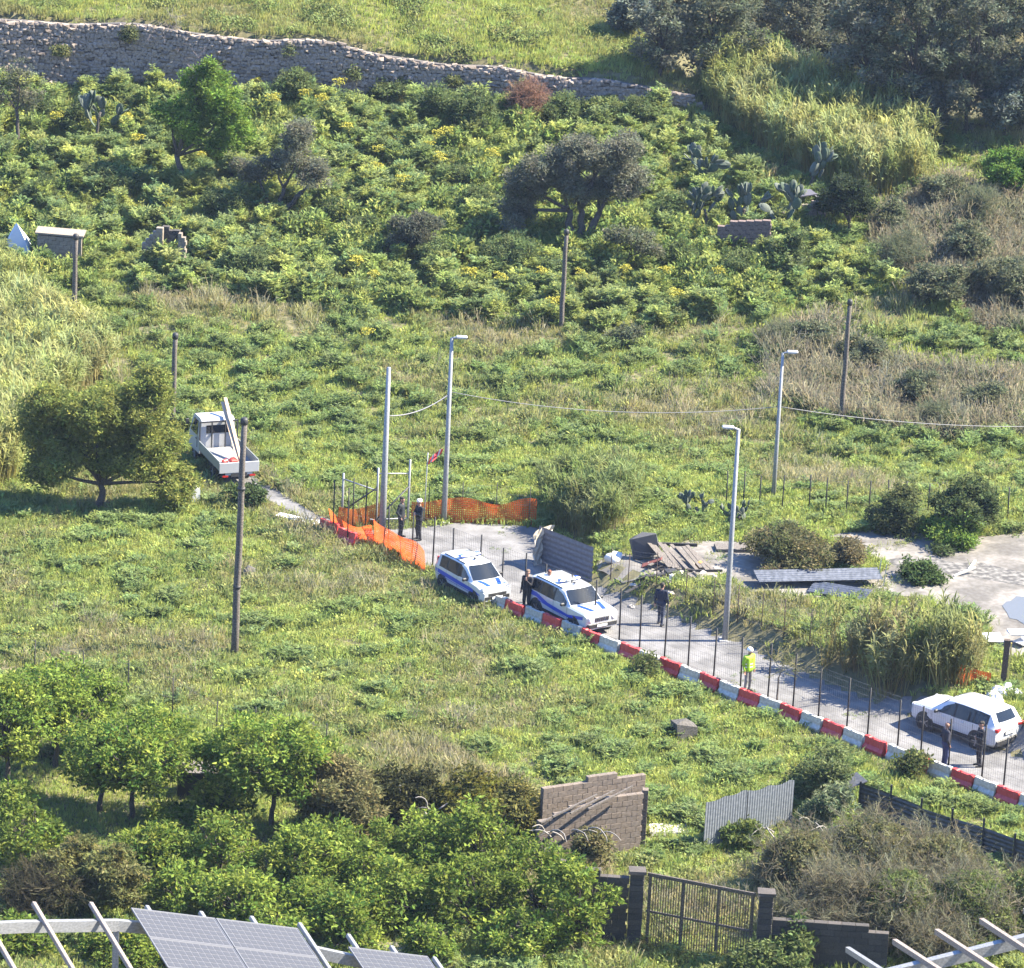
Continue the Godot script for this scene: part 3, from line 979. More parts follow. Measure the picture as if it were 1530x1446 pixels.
func wheel(parent: Node3D, at: Vector3, r: float, w: float, s: float, rim: Material) -> void:
	var t := MB.new(true)
	var prof := [[-w / 2, r * 0.66], [-w / 2, r * 0.94], [-w * 0.36, r], [w * 0.36, r], [w / 2, r * 0.94], [w / 2, r * 0.66]]
	for k in 20:
		var a := TAU * k / 20.0
		var b := TAU * (k + 1) / 20.0
		for i in 5:
			t.quad(Vector3(prof[i][0], sin(a) * prof[i][1], cos(a) * prof[i][1]), Vector3(prof[i + 1][0], sin(a) * prof[i + 1][1], cos(a) * prof[i + 1][1]), Vector3(prof[i + 1][0], sin(b) * prof[i + 1][1], cos(b) * prof[i + 1][1]), Vector3(prof[i][0], sin(b) * prof[i][1], cos(b) * prof[i][1]))
	var m := MB.new()
	m.disc(Vector3(w * 0.30 * s, 0, 0), r * 0.66, Vector3(s, 0, 0), 20)
	for k in 5:
		var a := TAU * k / 5.0
		m.bar(Vector3(w * 0.38 * s, 0, 0), Vector3(w * 0.42 * s, sin(a) * r * 0.62, cos(a) * r * 0.62), 0.05, 0.03)
	m.tube([Vector3(w * 0.30 * s, 0, 0), Vector3(w * 0.46 * s, 0, 0)], [r * 0.16, r * 0.13], 8)
	var holder := Node3D.new()
	holder.name = "wheel"
	parent.add_child(holder, true)
	holder.position = at
	part(holder, "tyre", t.mesh(), mat("tyre", Color(0.015, 0.015, 0.015), 0.9))
	part(holder, "rim", m.mesh(), rim)

func car(called: String, label: String, at: Vector3, turn: float, st: Array, o: Dictionary) -> Node3D:
	var root := thing(called, label, "car", at, turn)
	root.scale = Vector3.ONE * 0.94
	var b := MB.new(true)
	var rings := []
	for i in st.size(): rings.append(section(st[i]))
	for i in rings.size() - 1:
		for k in 7:
			b.st.set_smooth_group(1 + [0, 0, 1, 1, 2, 3, 3][k] + 4 * (int(i >= o.creases[0]) + int(i >= o.creases[1]) + int(i >= o.creases[2]) + int(i >= o.creases[3])))
			for s in [1.0, -1.0]:
				var q := []
				for p in [rings[i][k], rings[i + 1][k], rings[i + 1][k + 1], rings[i][k + 1]]: q.append(Vector3(p.x * s, p.y, p.z))
				if s > 0.0: q.reverse()
				b.quad(q[0], q[1], q[2], q[3])
	b.st.set_smooth_group(-1)
	for e in [0, rings.size() - 1]:
		for k in range(1, 7):
			for s in [1.0, -1.0]:
				var q := []
				for p in [rings[e][0], rings[e][k], rings[e][k + 1]]: q.append(Vector3(p.x * s, p.y, p.z))
				b.tri(q[0], q[1], q[2])
	var paint := mat("white_paint", Color(0.45, 0.46, 0.47), 0.35)
	paint.clearcoat_enabled = true
	paint.clearcoat = 1.0
	paint.clearcoat_roughness = 0.05
	var body := part(root, "body", b.mesh(), paint)
	var glass := mat("car_glass", Color(0.012, 0.016, 0.022), 0.03)
	var trim := mat("black_trim", Color(0.018, 0.018, 0.019), 0.6)
	var chrome := mat("alloy", Color(0.35, 0.35, 0.36), 0.35, 0.9)
	var red := mat("tail_red", Color(0.40, 0.02, 0.015), 0.2)
	var clear := mat("lamp_glass", Color(0.55, 0.57, 0.6), 0.08)
	for s in [-1.0, 1.0]:
		part(root, "pillar_trim", side_strip(st, o.windows[0][0] - 0.06, o.windows[2][0] + 0.1, 1.03, 1.96, 1.02, 1.97, s, 0.004), trim)
		for w in o.windows:
			part(root, "side_window", side_strip(st, w[0], w[1], w[2], w[3], w[4], w[5], s, 0.008), glass)
		for w in o.wheels:
			var arch := MB.new()
			var hw: float = side_at(st, w, 0.3, 1.0, 0.0).x
			arch.tube([Vector3((hw - 0.05) * s, o.wheel_r + 0.03, w), Vector3((hw + 0.02) * s, o.wheel_r + 0.03, w)], [o.wheel_r + 0.075, o.wheel_r + 0.075], 20)
			part(root, "wheel_arch", arch.mesh(), trim)
			wheel(root, Vector3((hw - 0.065) * s, o.wheel_r, w), o.wheel_r, 0.21, s, chrome)
		part(root, "sill", side_strip(st, o.wheels[0] + o.wheel_r + 0.08, o.wheels[1] - o.wheel_r - 0.08, -0.05, 0.22, -0.05, 0.22, s, 0.012), trim)
		for h in o.handles:
			var hb := MB.new()
			hb.bevel(side_at(st, h, 0.88, s, 0.02), Vector3(0.03, 0.03, 0.16), 0.008)
			part(root, "door_handle", hb.mesh(), o.get("handle_mat", paint))
		for g in o.gaps:
			part(root, "door_gap", side_strip(st, g - 0.008, g + 0.008, 0.22, 0.98, 0.22, 0.98, s, 0.003, 1), trim)
		var mb := MB.new()
		var mp := side_at(st, o.mirror, 1.02, s, 0.0)
		mb.bevel(mp + Vector3(0.12 * s, 0.07, 0), Vector3(0.20, 0.14, 0.11), 0.035)
		mb.bar(mp, mp + Vector3(0.06 * s, 0.04, 0), 0.04)
		part(root, "mirror", mb.mesh(), trim)
		for rl in o.get("rails", []):
			var rb := MB.new()
			rb.bar(side_at(st, rl[0], 2.0, s, -0.06) + Vector3(0, 0.075, 0), side_at(st, rl[1], 2.0, s, -0.06) + Vector3(0, 0.075, 0), 0.035, 0.03)
			for k in [0.02, 0.98]:
				var pz := lerpf(rl[0], rl[1], k)
				rb.bar(side_at(st, pz, 2.0, s, -0.06) + Vector3(0, -0.01, 0), side_at(st, pz, 2.0, s, -0.06) + Vector3(0, 0.07, 0), 0.03)
			part(root, "roof_rail", rb.mesh(), trim)
		for sp in o.get("stripes", []):
			part(root, "blue_stripe", side_strip(st, sp[0], sp[1], sp[2], sp[3], sp[4], sp[5], s, 0.006), mat("police_blue", Color(0.012, 0.05, 0.36), 0.35))
		var hl := MB.new(true)
		if o.get("round_lamps", false):
			hl.tube([Vector3(o.lamp.x * s, o.lamp.y, o.lamp.z - 0.06), Vector3(o.lamp.x * s, o.lamp.y, o.lamp.z + 0.012), Vector3(o.lamp.x * s, o.lamp.y, o.lamp.z + 0.03)], [0.105, 0.105, 0.07], 16)
		else:
			hl.bevel(Vector3(o.lamp.x * s, o.lamp.y, o.lamp.z), Vector3(0.30, 0.15, 0.22), 0.04, Basis(Vector3.UP, -0.5 * s) * Basis(Vector3.RIGHT, -0.35))
		part(root, "headlight", hl.mesh(), clear)
		var tl := MB.new()
		tl.bevel(Vector3(o.tail.x * s, o.tail.y, o.tail.z), o.tail_size, 0.03, Basis(Vector3.UP, 0.35 * s))
		part(root, "taillight", tl.mesh(), red)
	# windscreen and rear window lie just off the sloping body
	for wn in [["windscreen", o.screen], ["rear_window", o.rear]]:
		var q: Array = wn[1]   # bottom y, z, half width; top y, z, half width
		var g := MB.new(true)
		var nrm := Vector3(0, absf(q[1] - q[4]), (q[3] - q[0]) * (1.0 if wn[0] == "windscreen" else -1.0)).normalized() * 0.02
		for i in 6:
			var x0 := lerpf(-1, 1, i / 6.0)
			var x1 := lerpf(-1, 1, (i + 1) / 6.0)
			var bow := func(x: float) -> float: return -0.05 * x * x * (1.0 if wn[0] == "windscreen" else -1.0)
			var a0 := Vector3(x0 * q[2], q[0], q[1] + bow.call(x0)) + nrm
			var a1 := Vector3(x1 * q[2], q[0], q[1] + bow.call(x1)) + nrm
			var b0 := Vector3(x0 * q[5], q[3], q[4] + bow.call(x0)) + nrm
			var b1 := Vector3(x1 * q[5], q[3], q[4] + bow.call(x1)) + nrm
			g.quad(a0, b0, b1, a1)
		part(root, wn[0], g.mesh(), glass)
	var fb := MB.new()
	fb.bevel(Vector3(0, o.bumper_y, o.nose - 0.05), Vector3(o.bumper_w, 0.24, 0.16), 0.05)
	part(root, "front_bumper", fb.mesh(), o.get("bumper_mat", trim))
	var rb2 := MB.new()
	rb2.bevel(Vector3(0, 0.45, o.back + 0.05), Vector3(o.bumper_w, 0.28, 0.20), 0.05)
	part(root, "rear_bumper", rb2.mesh(), trim)
	var gr := MB.new()
	if o.has("slots"):
		for k in 7:
			gr.bevel(Vector3((k - 3) * 0.105, o.lamp.y, o.nose + 0.005), Vector3(0.062, 0.19, 0.05), 0.015)
	else:
		gr.bevel(Vector3(0, o.lamp.y - 0.20, o.nose - 0.01), Vector3(0.95, 0.16, 0.07), 0.02)
	part(root, "grille", gr.mesh(), trim)
	for pz in [[o.nose + 0.035, o.bumper_y, 1.0], [o.back - 0.035 + o.get("plate_in", 0.0), o.plate_y, -1.0]]:
		var pb := MB.new()
		pb.box(Vector3(0, pz[1], pz[0] + 0.008 * pz[2]), Vector3(0.52, 0.11, 0.012))
		var pf := MB.new()
		pf.box(Vector3(0, pz[1], pz[0]), Vector3(0.58, 0.16, 0.012))
		part(root, "plate_frame", pf.mesh(), trim)
		part(root, "number_plate", pb.mesh(), mat("plate_white", Color(0.6, 0.6, 0.58), 0.5))
	if o.has("light_bar"):
		var lb := MB.new()
		lb.bevel(Vector3(0, o.light_bar.y, o.light_bar.z), Vector3(1.05, 0.09, 0.24), 0.03)
		var bar := part(root, "light_bar", lb.mesh(), mat("bar_white", Color(0.7, 0.71, 0.72), 0.3))
		for s in [-1.0, 1.0]:
			var lm := MB.new()
			lm.bevel(Vector3(0.40 * s, o.light_bar.y + 0.002, o.light_bar.z), Vector3(0.24, 0.10, 0.25), 0.03)
			part(bar, "blue_lens", lm.mesh(), mat("blue_lens", Color(0.05, 0.10, 0.42), 0.15))
		var an := MB.new()
		an.bevel(Vector3(0, o.light_bar.y - 0.03, o.light_bar.z + 0.42), Vector3(0.12, 0.05, 0.16), 0.02)
		part(root, "roof_aerial", an.mesh(), trim)
	if o.has("bonnet"):
		for s in [-1.0, 1.0]:
			var hb2 := MB.new(true)
			for i in 6:
				var q2 := []
				for t in [i / 6.0, (i + 1) / 6.0]:
					var z := lerpf(o.bonnet[0], o.bonnet[1], t)
					var sec := section(station_at(st, z))
					var half: float = (sec[6] as Vector3).x
					var xo := lerpf(0.62, 0.30, t) * half
					for xx in [xo, xo + 0.20]:
						var yy := lerpf((sec[7] as Vector3).y, (sec[6] as Vector3).y, clampf(xx / half, 0, 1)) + 0.006
						q2.append(Vector3(xx * s, yy, z))
				hb2.quad(q2[0], q2[2], q2[3], q2[1])
			part(root, "bonnet_stripe", hb2.mesh(), mat("police_blue"))
	return root

func lane_turn(back := false) -> float:
	var l := (LANE_B - LANE_A).normalized() * (-1.0 if back else 1.0)
	return atan2(l.x, -l.y)

func vehicles() -> void:
	var hatch := [[-1.82, 0.36, 0.80, 0.90, 0.66, 0.72, 0.66], [-1.76, 0.27, 0.92, 1.06, 0.72, 0.77, 0.68], [-1.58, 0.23, 0.97, 1.50, 0.76, 0.79, 0.62], [-1.35, 0.22, 0.97, 1.56, 0.77, 0.80, 0.63], [-0.5, 0.22, 0.96, 1.59, 0.78, 0.81, 0.64], [0.28, 0.22, 0.95, 1.57, 0.78, 0.81, 0.63], [0.46, 0.22, 0.95, 1.51, 0.78, 0.81, 0.62], [1.02, 0.22, 0.94, 1.01, 0.77, 0.80, 0.70], [1.35, 0.23, 0.90, 0.97, 0.76, 0.78, 0.68], [1.62, 0.25, 0.80, 0.88, 0.74, 0.74, 0.62], [1.77, 0.28, 0.72, 0.80, 0.70, 0.70, 0.56], [1.82, 0.34, 0.66, 0.72, 0.64, 0.64, 0.50]]
	var tv := lane_turn()
	car("patrol_car", "small white police hatchback with blue stripes and roof light bar", Vector3(-1.36, 0, -176.33), 0.62, hatch, {
		"windows": [[-1.36, -0.88, 1.12, 1.7, 1.08, 1.92], [-0.80, -0.08, 1.06, 1.93, 1.05, 1.95], [0.0, 0.72, 1.05, 1.95, 1.08, 1.55]],
		"creases": [2, 6, 7, 9], "wheels": [-1.13, 1.17], "wheel_r": 0.30, "handles": [-0.42, 0.38], "gaps": [-0.86, -0.04, 0.84], "mirror": 0.66, "rails": [[-1.3, 0.2]],
		"stripes": [[-1.70, 1.02, 0.62, 0.86, 0.50, 0.74], [1.02, 1.60, 0.50, 0.74, 0.55, 0.62], [-1.70, 0.9, 0.50, 0.56, 0.38, 0.44]],
		"lamp": Vector3(0.60, 0.80, 1.64), "tail": Vector3(0.66, 1.12, -1.70), "tail_size": Vector3(0.10, 0.40, 0.10),
		"screen": [1.01, 1.03, 0.70, 1.50, 0.49, 0.56], "rear": [1.08, -1.755, 0.60, 1.47, -1.60, 0.54], "bumper_y": 0.46, "bumper_w": 1.34, "nose": 1.80, "back": -1.82, "plate_y": 0.72,
		"light_bar": Vector3(0, 1.68, -0.35), "bonnet": [1.06, 1.58]})
	var boxy := [[-2.08, 0.42, 0.88, 0.98, 0.74, 0.82, 0.76], [-2.02, 0.32, 1.02, 1.18, 0.80, 0.86, 0.76], [-1.88, 0.27, 1.06, 1.60, 0.84, 0.88, 0.72], [-1.62, 0.26, 1.06, 1.67, 0.86, 0.89, 0.72], [-0.6, 0.26, 1.05, 1.69, 0.86, 0.90, 0.73], [0.30, 0.26, 1.05, 1.67, 0.86, 0.90, 0.72], [0.45, 0.26, 1.05, 1.62, 0.86, 0.90, 0.72], [0.98, 0.26, 1.04, 1.12, 0.86, 0.89, 0.80], [1.55, 0.27, 1.02, 1.10, 0.85, 0.87, 0.78], [1.92, 0.30, 1.0, 1.07, 0.83, 0.84, 0.76], [2.05, 0.34, 0.95, 1.02, 0.81, 0.82, 0.73], [2.10, 0.38, 0.90, 0.96, 0.78, 0.79, 0.70]]
	car("patrol_car", "boxy white police off-roader with round headlights and wavy blue side stripes", Vector3(2.58, 0, -173.73), 0.64, boxy, {
		"windows": [[-1.70, -1.12, 1.12, 1.80, 1.08, 1.94], [-1.02, -0.16, 1.05, 1.95, 1.05, 1.95], [-0.06, 0.72, 1.05, 1.95, 1.08, 1.62]],
		"creases": [2, 6, 7, 9], "wheels": [-1.28, 1.29], "wheel_r": 0.35, "handles": [-0.5, 0.42], "gaps": [-1.08, -0.11, 0.84], "mirror": 0.66, "rails": [[-1.6, 0.2]],
		"stripes": [[-1.95, -1.3, 0.72, 0.98, 0.74, 0.98], [-1.3, -0.5, 0.74, 0.98, 0.50, 0.72], [-0.5, 0.9, 0.50, 0.72, 0.44, 0.62], [0.9, 1.9, 0.44, 0.62, 0.70, 0.90], [-1.2, 0.7, 0.60, 0.65, 0.34, 0.38]],
		"lamp": Vector3(0.60, 0.78, 2.10), "round_lamps": true, "slots": true, "tail": Vector3(0.76, 0.98, -2.0), "tail_size": Vector3(0.20, 0.22, 0.10),
		"screen": [1.13, 0.99, 0.78, 1.61, 0.48, 0.66], "rear": [1.18, -2.02, 0.66, 1.56, -1.90, 0.62], "bumper_y": 0.52, "bumper_w": 1.62, "nose": 2.10, "back": -2.08, "plate_y": 0.78,
		"light_bar": Vector3(0, 1.78, -0.30), "bonnet": [1.05, 1.85]})
	var suv := [[-2.18, 0.40, 0.94, 1.04, 0.80, 0.84, 0.76], [-2.13, 0.33, 1.02, 1.16, 0.84, 0.88, 0.78], [-2.04, 0.29, 1.06, 1.26, 0.86, 0.90, 0.76], [-1.80, 0.27, 1.07, 1.62, 0.87, 0.91, 0.70], [-1.3, 0.26, 1.05, 1.66, 0.88, 0.92, 0.70], [-0.4, 0.26, 1.02, 1.68, 0.88, 0.92, 0.71], [0.1, 0.26, 1.01, 1.65, 0.88, 0.92, 0.70], [0.34, 0.26, 1.00, 1.59, 0.88, 0.92, 0.69], [1.02, 0.26, 0.99, 1.08, 0.87, 0.91, 0.80], [1.62, 0.28, 0.97, 1.05, 0.86, 0.88, 0.78], [2.0, 0.31, 0.92, 0.98, 0.83, 0.82, 0.70], [2.13, 0.36, 0.82, 0.88, 0.77, 0.75, 0.62], [2.18, 0.45, 0.70, 0.74, 0.70, 0.66, 0.52]]
	car("parked_car", "clean white family SUV with dark windows parked on the lane edge", Vector3(17.26, 0, -163.27), tv + PI + 0.04, suv, {
		"windows": [[-1.70, -1.12, 1.20, 1.72, 1.10, 1.90], [-1.02, -0.18, 1.08, 1.90, 1.05, 1.94], [-0.08, 0.76, 1.05, 1.94, 1.08, 1.48]],
		"creases": [3, 7, 8, 10], "wheels": [-1.30, 1.33], "wheel_r": 0.36, "handles": [-0.55, 0.40], "gaps": [-1.08, -0.12, 0.98], "mirror": 0.70,
		"lamp": Vector3(0.66, 0.88, 2.0), "tail": Vector3(0.66, 1.02, -2.14), "tail_size": Vector3(0.42, 0.15, 0.16),
		"screen": [1.09, 1.03, 0.78, 1.59, 0.37, 0.62], "rear": [1.24, -2.06, 0.72, 1.58, -1.83, 0.64], "bumper_y": 0.46, "bumper_w": 1.6, "nose": 2.16, "back": -2.18, "plate_y": 0.80, "plate_in": -0.0})
	truck()

func truck() -> void:
	var root := thing("flatbed_truck", "white flatbed truck with open cargo bed and dark rail frame on the track", "truck", Vector3(-12.49, 0, -190.98), atan2(-0.36, -0.93))
	var paint := mat("truck_white", Color(0.36, 0.365, 0.37), 0.45)
	var dark := mat("truck_frame", Color(0.03, 0.03, 0.033), 0.6)
	var glass := mat("car_glass", Color(0.012, 0.016, 0.022), 0.03)
	# cab: side outline pushed across, with a slanted screen
	var outline := [Vector2(0.55, 0.55), Vector2(0.55, 1.98), Vector2(0.75, 2.08), Vector2(1.55, 2.06), Vector2(1.72, 1.98), Vector2(2.02, 1.22), Vector2(2.08, 0.9), Vector2(2.06, 0.5)]
	var b := MB.new()
	var n := outline.size()
	for i in n:
		var p: Vector2 = outline[i]
		var q: Vector2 = outline[(i + 1) % n]
		var wp := 0.82 if p.y < 1.3 else 0.74
		var wq := 0.82 if q.y < 1.3 else 0.74
		b.quad(Vector3(-wp, p.y, p.x), Vector3(wp, p.y, p.x), Vector3(wq, q.y, q.x), Vector3(-wq, q.y, q.x))
	for s in [-1.0, 1.0]:
		for i in range(1, n - 1):
			var f := func(k: int) -> Vector3: return Vector3((0.82 if outline[k].y < 1.3 else 0.74) * s, outline[k].y, outline[k].x)
			b.tri(f.call(0), f.call(i), f.call(i + 1))
	part(root, "cab", b.mesh(), paint)
	for s in [-1.0, 1.0]:
		var w := MB.new()
		w.quad(Vector3(0.832 * s, 1.28, 0.95), Vector3(0.752 * s, 1.90, 0.95), Vector3(0.752 * s, 1.90, 1.55), Vector3(0.832 * s, 1.28, 1.86))
		part(root, "side_window", w.mesh(), glass)
		var dl := MB.new()
		dl.box(Vector3(0.826 * s, 1.0, 0.90), Vector3(0.02, 0.5, 0.02))
		dl.bevel(Vector3(0.84 * s, 1.12, 1.02), Vector3(0.03, 0.04, 0.14), 0.01)
		part(root, "door_handle", dl.mesh(), dark)
		var mi := MB.new()
		mi.bevel(Vector3(0.98 * s, 1.62, 1.86), Vector3(0.14, 0.26, 0.06), 0.02)
		mi.bar(Vector3(0.78 * s, 1.5, 1.8), Vector3(0.96 * s, 1.56, 1.86), 0.03)
		part(root, "mirror", mi.mesh(), dark)
	var rw := MB.new()
	rw.bevel(Vector3(0, 1.62, 0.545), Vector3(1.05, 0.36, 0.02), 0.008)
	part(root, "rear_window", rw.mesh(), glass)
	var ws := MB.new()
	ws.quad(Vector3(-0.7, 1.95, 1.745), Vector3(0.7, 1.95, 1.745), Vector3(0.76, 1.26, 2.03), Vector3(-0.76, 1.26, 2.03))
	part(root, "windscreen", ws.mesh(), glass)
	var fr := MB.new()
	fr.box(Vector3(0, 0.55, -0.9), Vector3(0.7, 0.16, 3.4))
	fr.box(Vector3(0.45, 0.42, -0.4), Vector3(0.3, 0.3, 0.6))
	part(root, "chassis", fr.mesh(), dark)
	var bed := MB.new()
	bed.box(Vector3(0, 0.78, -1.05), Vector3(1.72, 0.08, 3.0))
	part(root, "bed_floor", bed.mesh(), rough_mat("bed_steel", Color(0.14, 0.14, 0.14), Color(0.24, 0.24, 0.235), 1.5))
	for s in [-1.0, 1.0]:
		var sb := MB.new()
		sb.bevel(Vector3(0.86 * s, 0.97, -1.05), Vector3(0.045, 0.40, 2.98), 0.01)
		part(root, "side_board", sb.mesh(), mat("board_grey", Color(0.24, 0.25, 0.225), 0.55))
	var tg := MB.new()
	tg.bevel(Vector3(0, 0.88, -2.58), Vector3(1.76, 0.46, 0.05), 0.012)
	tg.bevel(Vector3(0, 0.60, -2.56), Vector3(1.2, 0.12, 0.04), 0.012)
	part(root, "tailgate", tg.mesh(), paint)
	var rk := MB.new()
	for x in [-0.84, -0.3, 0.3, 0.84]:
		rk.bar(Vector3(x, 0.8, 0.46), Vector3(x, 1.98, 0.46), 0.05)
	rk.bar(Vector3(-0.86, 1.98, 0.46), Vector3(0.86, 1.98, 0.46), 0.06)
	part(root, "headboard_rack", rk.mesh(), dark)
	for s in [-1.0, 1.0]:
		wheel(root, Vector3(0.70 * s, 0.33, 1.38), 0.33, 0.2, s, mat("truck_rim", Color(0.25, 0.25, 0.25), 0.6))
		wheel(root, Vector3(0.66 * s, 0.33, -1.35), 0.33, 0.3, s, mat("truck_rim"))
		var lm := MB.new()
		lm.bevel(Vector3(0.6 * s, 0.5, -2.55), Vector3(0.26, 0.10, 0.06), 0.015)
		part(root, "taillight", lm.mesh(), mat("tail_red"))
		var bm := MB.new()
		bm.bevel(Vector3(0.6 * s, 0.75, 2.07), Vector3(0.24, 0.16, 0.05), 0.02)
		part(root, "headlight", bm.mesh(), mat("lamp_glass"))
	# planks and tools lying in the bed
	var t := root.transform
	for k in 2:
		var pb := MB.new()
		pb.bar(Vector3(-0.28 + 0.12 * k, 0.86, -2.1 + 0.1 * k), Vector3(-0.52 + 0.12 * k, 2.75 - 0.18 * k, 1.3), 0.14, 0.04)
		var o := solo("wooden_plank", pb.mesh(), rough_mat("pine_board", Color(0.36, 0.26, 0.17), Color(0.5, 0.38, 0.27), 0.8), "long pale plank leaning over the cab of the flatbed truck", "plank", Vector3.ZERO, 0.0, "planks on the truck")
		o.transform = t
	var cb := MB.new()
	cb.bevel(Vector3(0.02, 0.93, -1.85), Vector3(0.34, 0.2, 0.34), 0.05)
	cb.tube([Vector3(-0.1, 1.02, -1.98), Vector3(0.02, 1.09, -1.85), Vector3(0.14, 1.02, -1.72)], [0.02, 0.02, 0.02], 6)
	cb.bevel(Vector3(0.36, 0.90, -1.7), Vector3(0.30, 0.14, 0.18), 0.04, Basis(Vector3.UP, 0.5))
	var cbo := solo("fuel_can", cb.mesh(), mat("can_red", Color(0.55, 0.06, 0.04), 0.45), "red plastic can lying on the flatbed truck floor", "can")
	cbo.transform = t
	var sk := MB.new(true)
	sk.tube([Vector3(-0.55, 0.9, -2.3), Vector3(-0.2, 0.93, -2.36), Vector3(0.3, 0.92, -2.3)], [0.08, 0.10, 0.05], 8)
	var sko := solo("cement_sack", sk.mesh(), rough_mat("sack_white", Color(0.55, 0.54, 0.5), Color(0.7, 0.69, 0.66), 0.6), "white sack slumped against the tailgate inside the truck bed", "sack")
	sko.transform = t

# ---------------------------------------------------------------- walls, poles, fences and the rest of the site
const LEAN := Vector3(0.0, 1.0, 0.0)

func stone_shape(n: int) -> Array:
	var out := []
	for k in n:
		var b := MB.new()
		var p := []
		for i in 8:
			p.append(Vector3((0.5 if i & 1 else -0.5) * rf(0.72, 1.0), (0.5 if i & 2 else -0.5) * rf(0.72, 1.0), 0.5 * rf(0.55, 0.95) if i & 4 else -0.5))
		var c := Vector3(rf(-0.15, 0.15), rf(-0.15, 0.15), 0.62)
		for f in [[0, 1, 3, 2], [0, 2, 6, 4], [1, 5, 7, 3], [2, 3, 7, 6], [0, 4, 5, 1]]:
			b.quad(p[f[3]], p[f[2]], p[f[1]], p[f[0]])
		for e in [[4, 5], [5, 7], [7, 6], [6, 4]]: b.tri(c, p[e[1]], p[e[0]])
		out.append(b.mesh())
	return out

func stone_wall() -> void:
	var root := thing("stone_retaining_wall", "long grey dry stone retaining wall crossing the upper hillside", "wall")
	var back := MB.new()
	var xs := ticks([[-36.0, 8.6, 0.8]])
	for i in xs.size() - 1:
		var q := []
		for x in [xs[i], xs[i + 1]]:
			var d := pl(WX, WD, x)
			q.append([on(x, d - 0.25, -0.4), Vector3(x, hgt(x, d - 0.3) + pl(WX, WH, x) - 0.05, -d + 0.15), Vector3(x, hgt(x, d - 0.3) + pl(WX, WH, x) - 0.05, -d - 0.2)])
		back.quad(q[0][0], q[0][1], q[1][1], q[1][0])
		back.quad(q[0][1], q[0][2], q[1][2], q[1][1])
	part(root, "wall_core", back.mesh(), rough_mat("wall_core", Color(0.05, 0.045, 0.042), Color(0.11, 0.10, 0.095), 1.2))
	var shapes := stone_shape(8)
	var tones := [Color(0.225, 0.18, 0.14), Color(0.275, 0.22, 0.172), Color(0.155, 0.124, 0.098), Color(0.33, 0.267, 0.212), Color(0.205, 0.163, 0.13)]
	var all := []
	var y := 0.0
	var rows := []
	for r in 24: rows.append(rf(0.12, 0.21))
	for r in rows.size():
		var x := -33.0 + rf(0, 0.3)
		while x < 8.8:
			var w := rf(0.12, 0.30) * (1.7 if rf(0, 1) < 0.18 else 1.0)
			var top := pl(WX, WH, x) + rf(-0.08, 0.06)
			if y + rows[r] * 0.6 < top:
				var d := pl(WX, WD, x)
				var hh: float = minf(rows[r], maxf(top - y, 0.12))
				var b := Basis(Vector3.UP, rf(-0.12, 0.12)) * Basis(Vector3.RIGHT, rf(-0.2, 0.1)) * Basis(Vector3.FORWARD, rf(-0.28, 0.28))
				all.append([w * hh, Transform3D(b * Basis.from_scale(Vector3(w * 1.12, hh * 1.22, rf(0.24, 0.46))), Vector3(x + w / 2, hgt(x, d - 0.3) + y + hh / 2 + rf(-0.04, 0.04), -d + 0.24 + rf(0, 0.05))), rng.randi() % 8, (rng.randi() % 3 + int(4.0 * absf(noise_b.get_noise_2d(x * 14.0, y * 30.0)))) % 5])
			x += w
		y += rows[r]
	all.sort_custom(func(a, b): return a[0] > b[0])
	var rest := SurfaceTool.new()
	rest.begin(Mesh.PRIMITIVE_TRIANGLES)
	for i in all.size():
		var s: Array = all[i]
		if i < 300:
			var o := part(root, "stone", shapes[s[2]], rough_mat("stone_%d" % s[3], tones[s[3]] * 0.7, tones[s[3]] * 1.15, 0.7))
			o.transform = s[1]
		else:
			rest.append_from(shapes[s[2]], 0, s[1])
	part(root, "stonework", rest.commit(), rough_mat("stone_1", tones[1], tones[1], 0.7)).set_meta("kind", "stuff")

func wooden_pole(at: Vector3, h: float, r: float, lean: float, label: String) -> void:
	var root := thing("wooden_pole", label, "pole", at, 0.0, "old poles")
	var b := MB.new(true)
	var top := Vector3(lean, h, 0)
	var pts := []
	var rad := []
	for k in 7:
		var t := k / 6.0
		pts.append(Vector3(0, -0.5, 0).lerp(top, t) + Vector3(sin(k * 2.3) * 0.015, 0, 0))
		rad.append(r * lerpf(1.15, 0.85, t))
	b.tube(pts, rad, 9)
	part(root, "shaft", b.mesh(), rough_mat("old_timber", Color(0.035, 0.029, 0.024), Color(0.10, 0.085, 0.07), 0.9))
	var c := MB.new(true)
	c.tube([top + Vector3(0, -0.14, 0), top + Vector3(0, -0.1, 0), top + Vector3(0, 0.08, 0), top + Vector3(0, 0.14, 0)], [r * 0.9, r * 1.15, r * 1.15, r * 0.7], 10)
	part(root, "pole_cap", c.mesh(), mat("cap_dark", Color(0.02, 0.02, 0.02), 0.6))
	if h > 7.0:
		var s := MB.new(true)
		for y in [0.29 * h, 0.71 * h]:
			s.tube([Vector3(lean * y / h, y, 0), Vector3(lean * y / h, y + 0.09, 0)], [r * 1.22, r * 1.22], 9)
		part(root, "steel_band", s.mesh(), mat("band_dark", Color(0.025, 0.025, 0.025), 0.6))

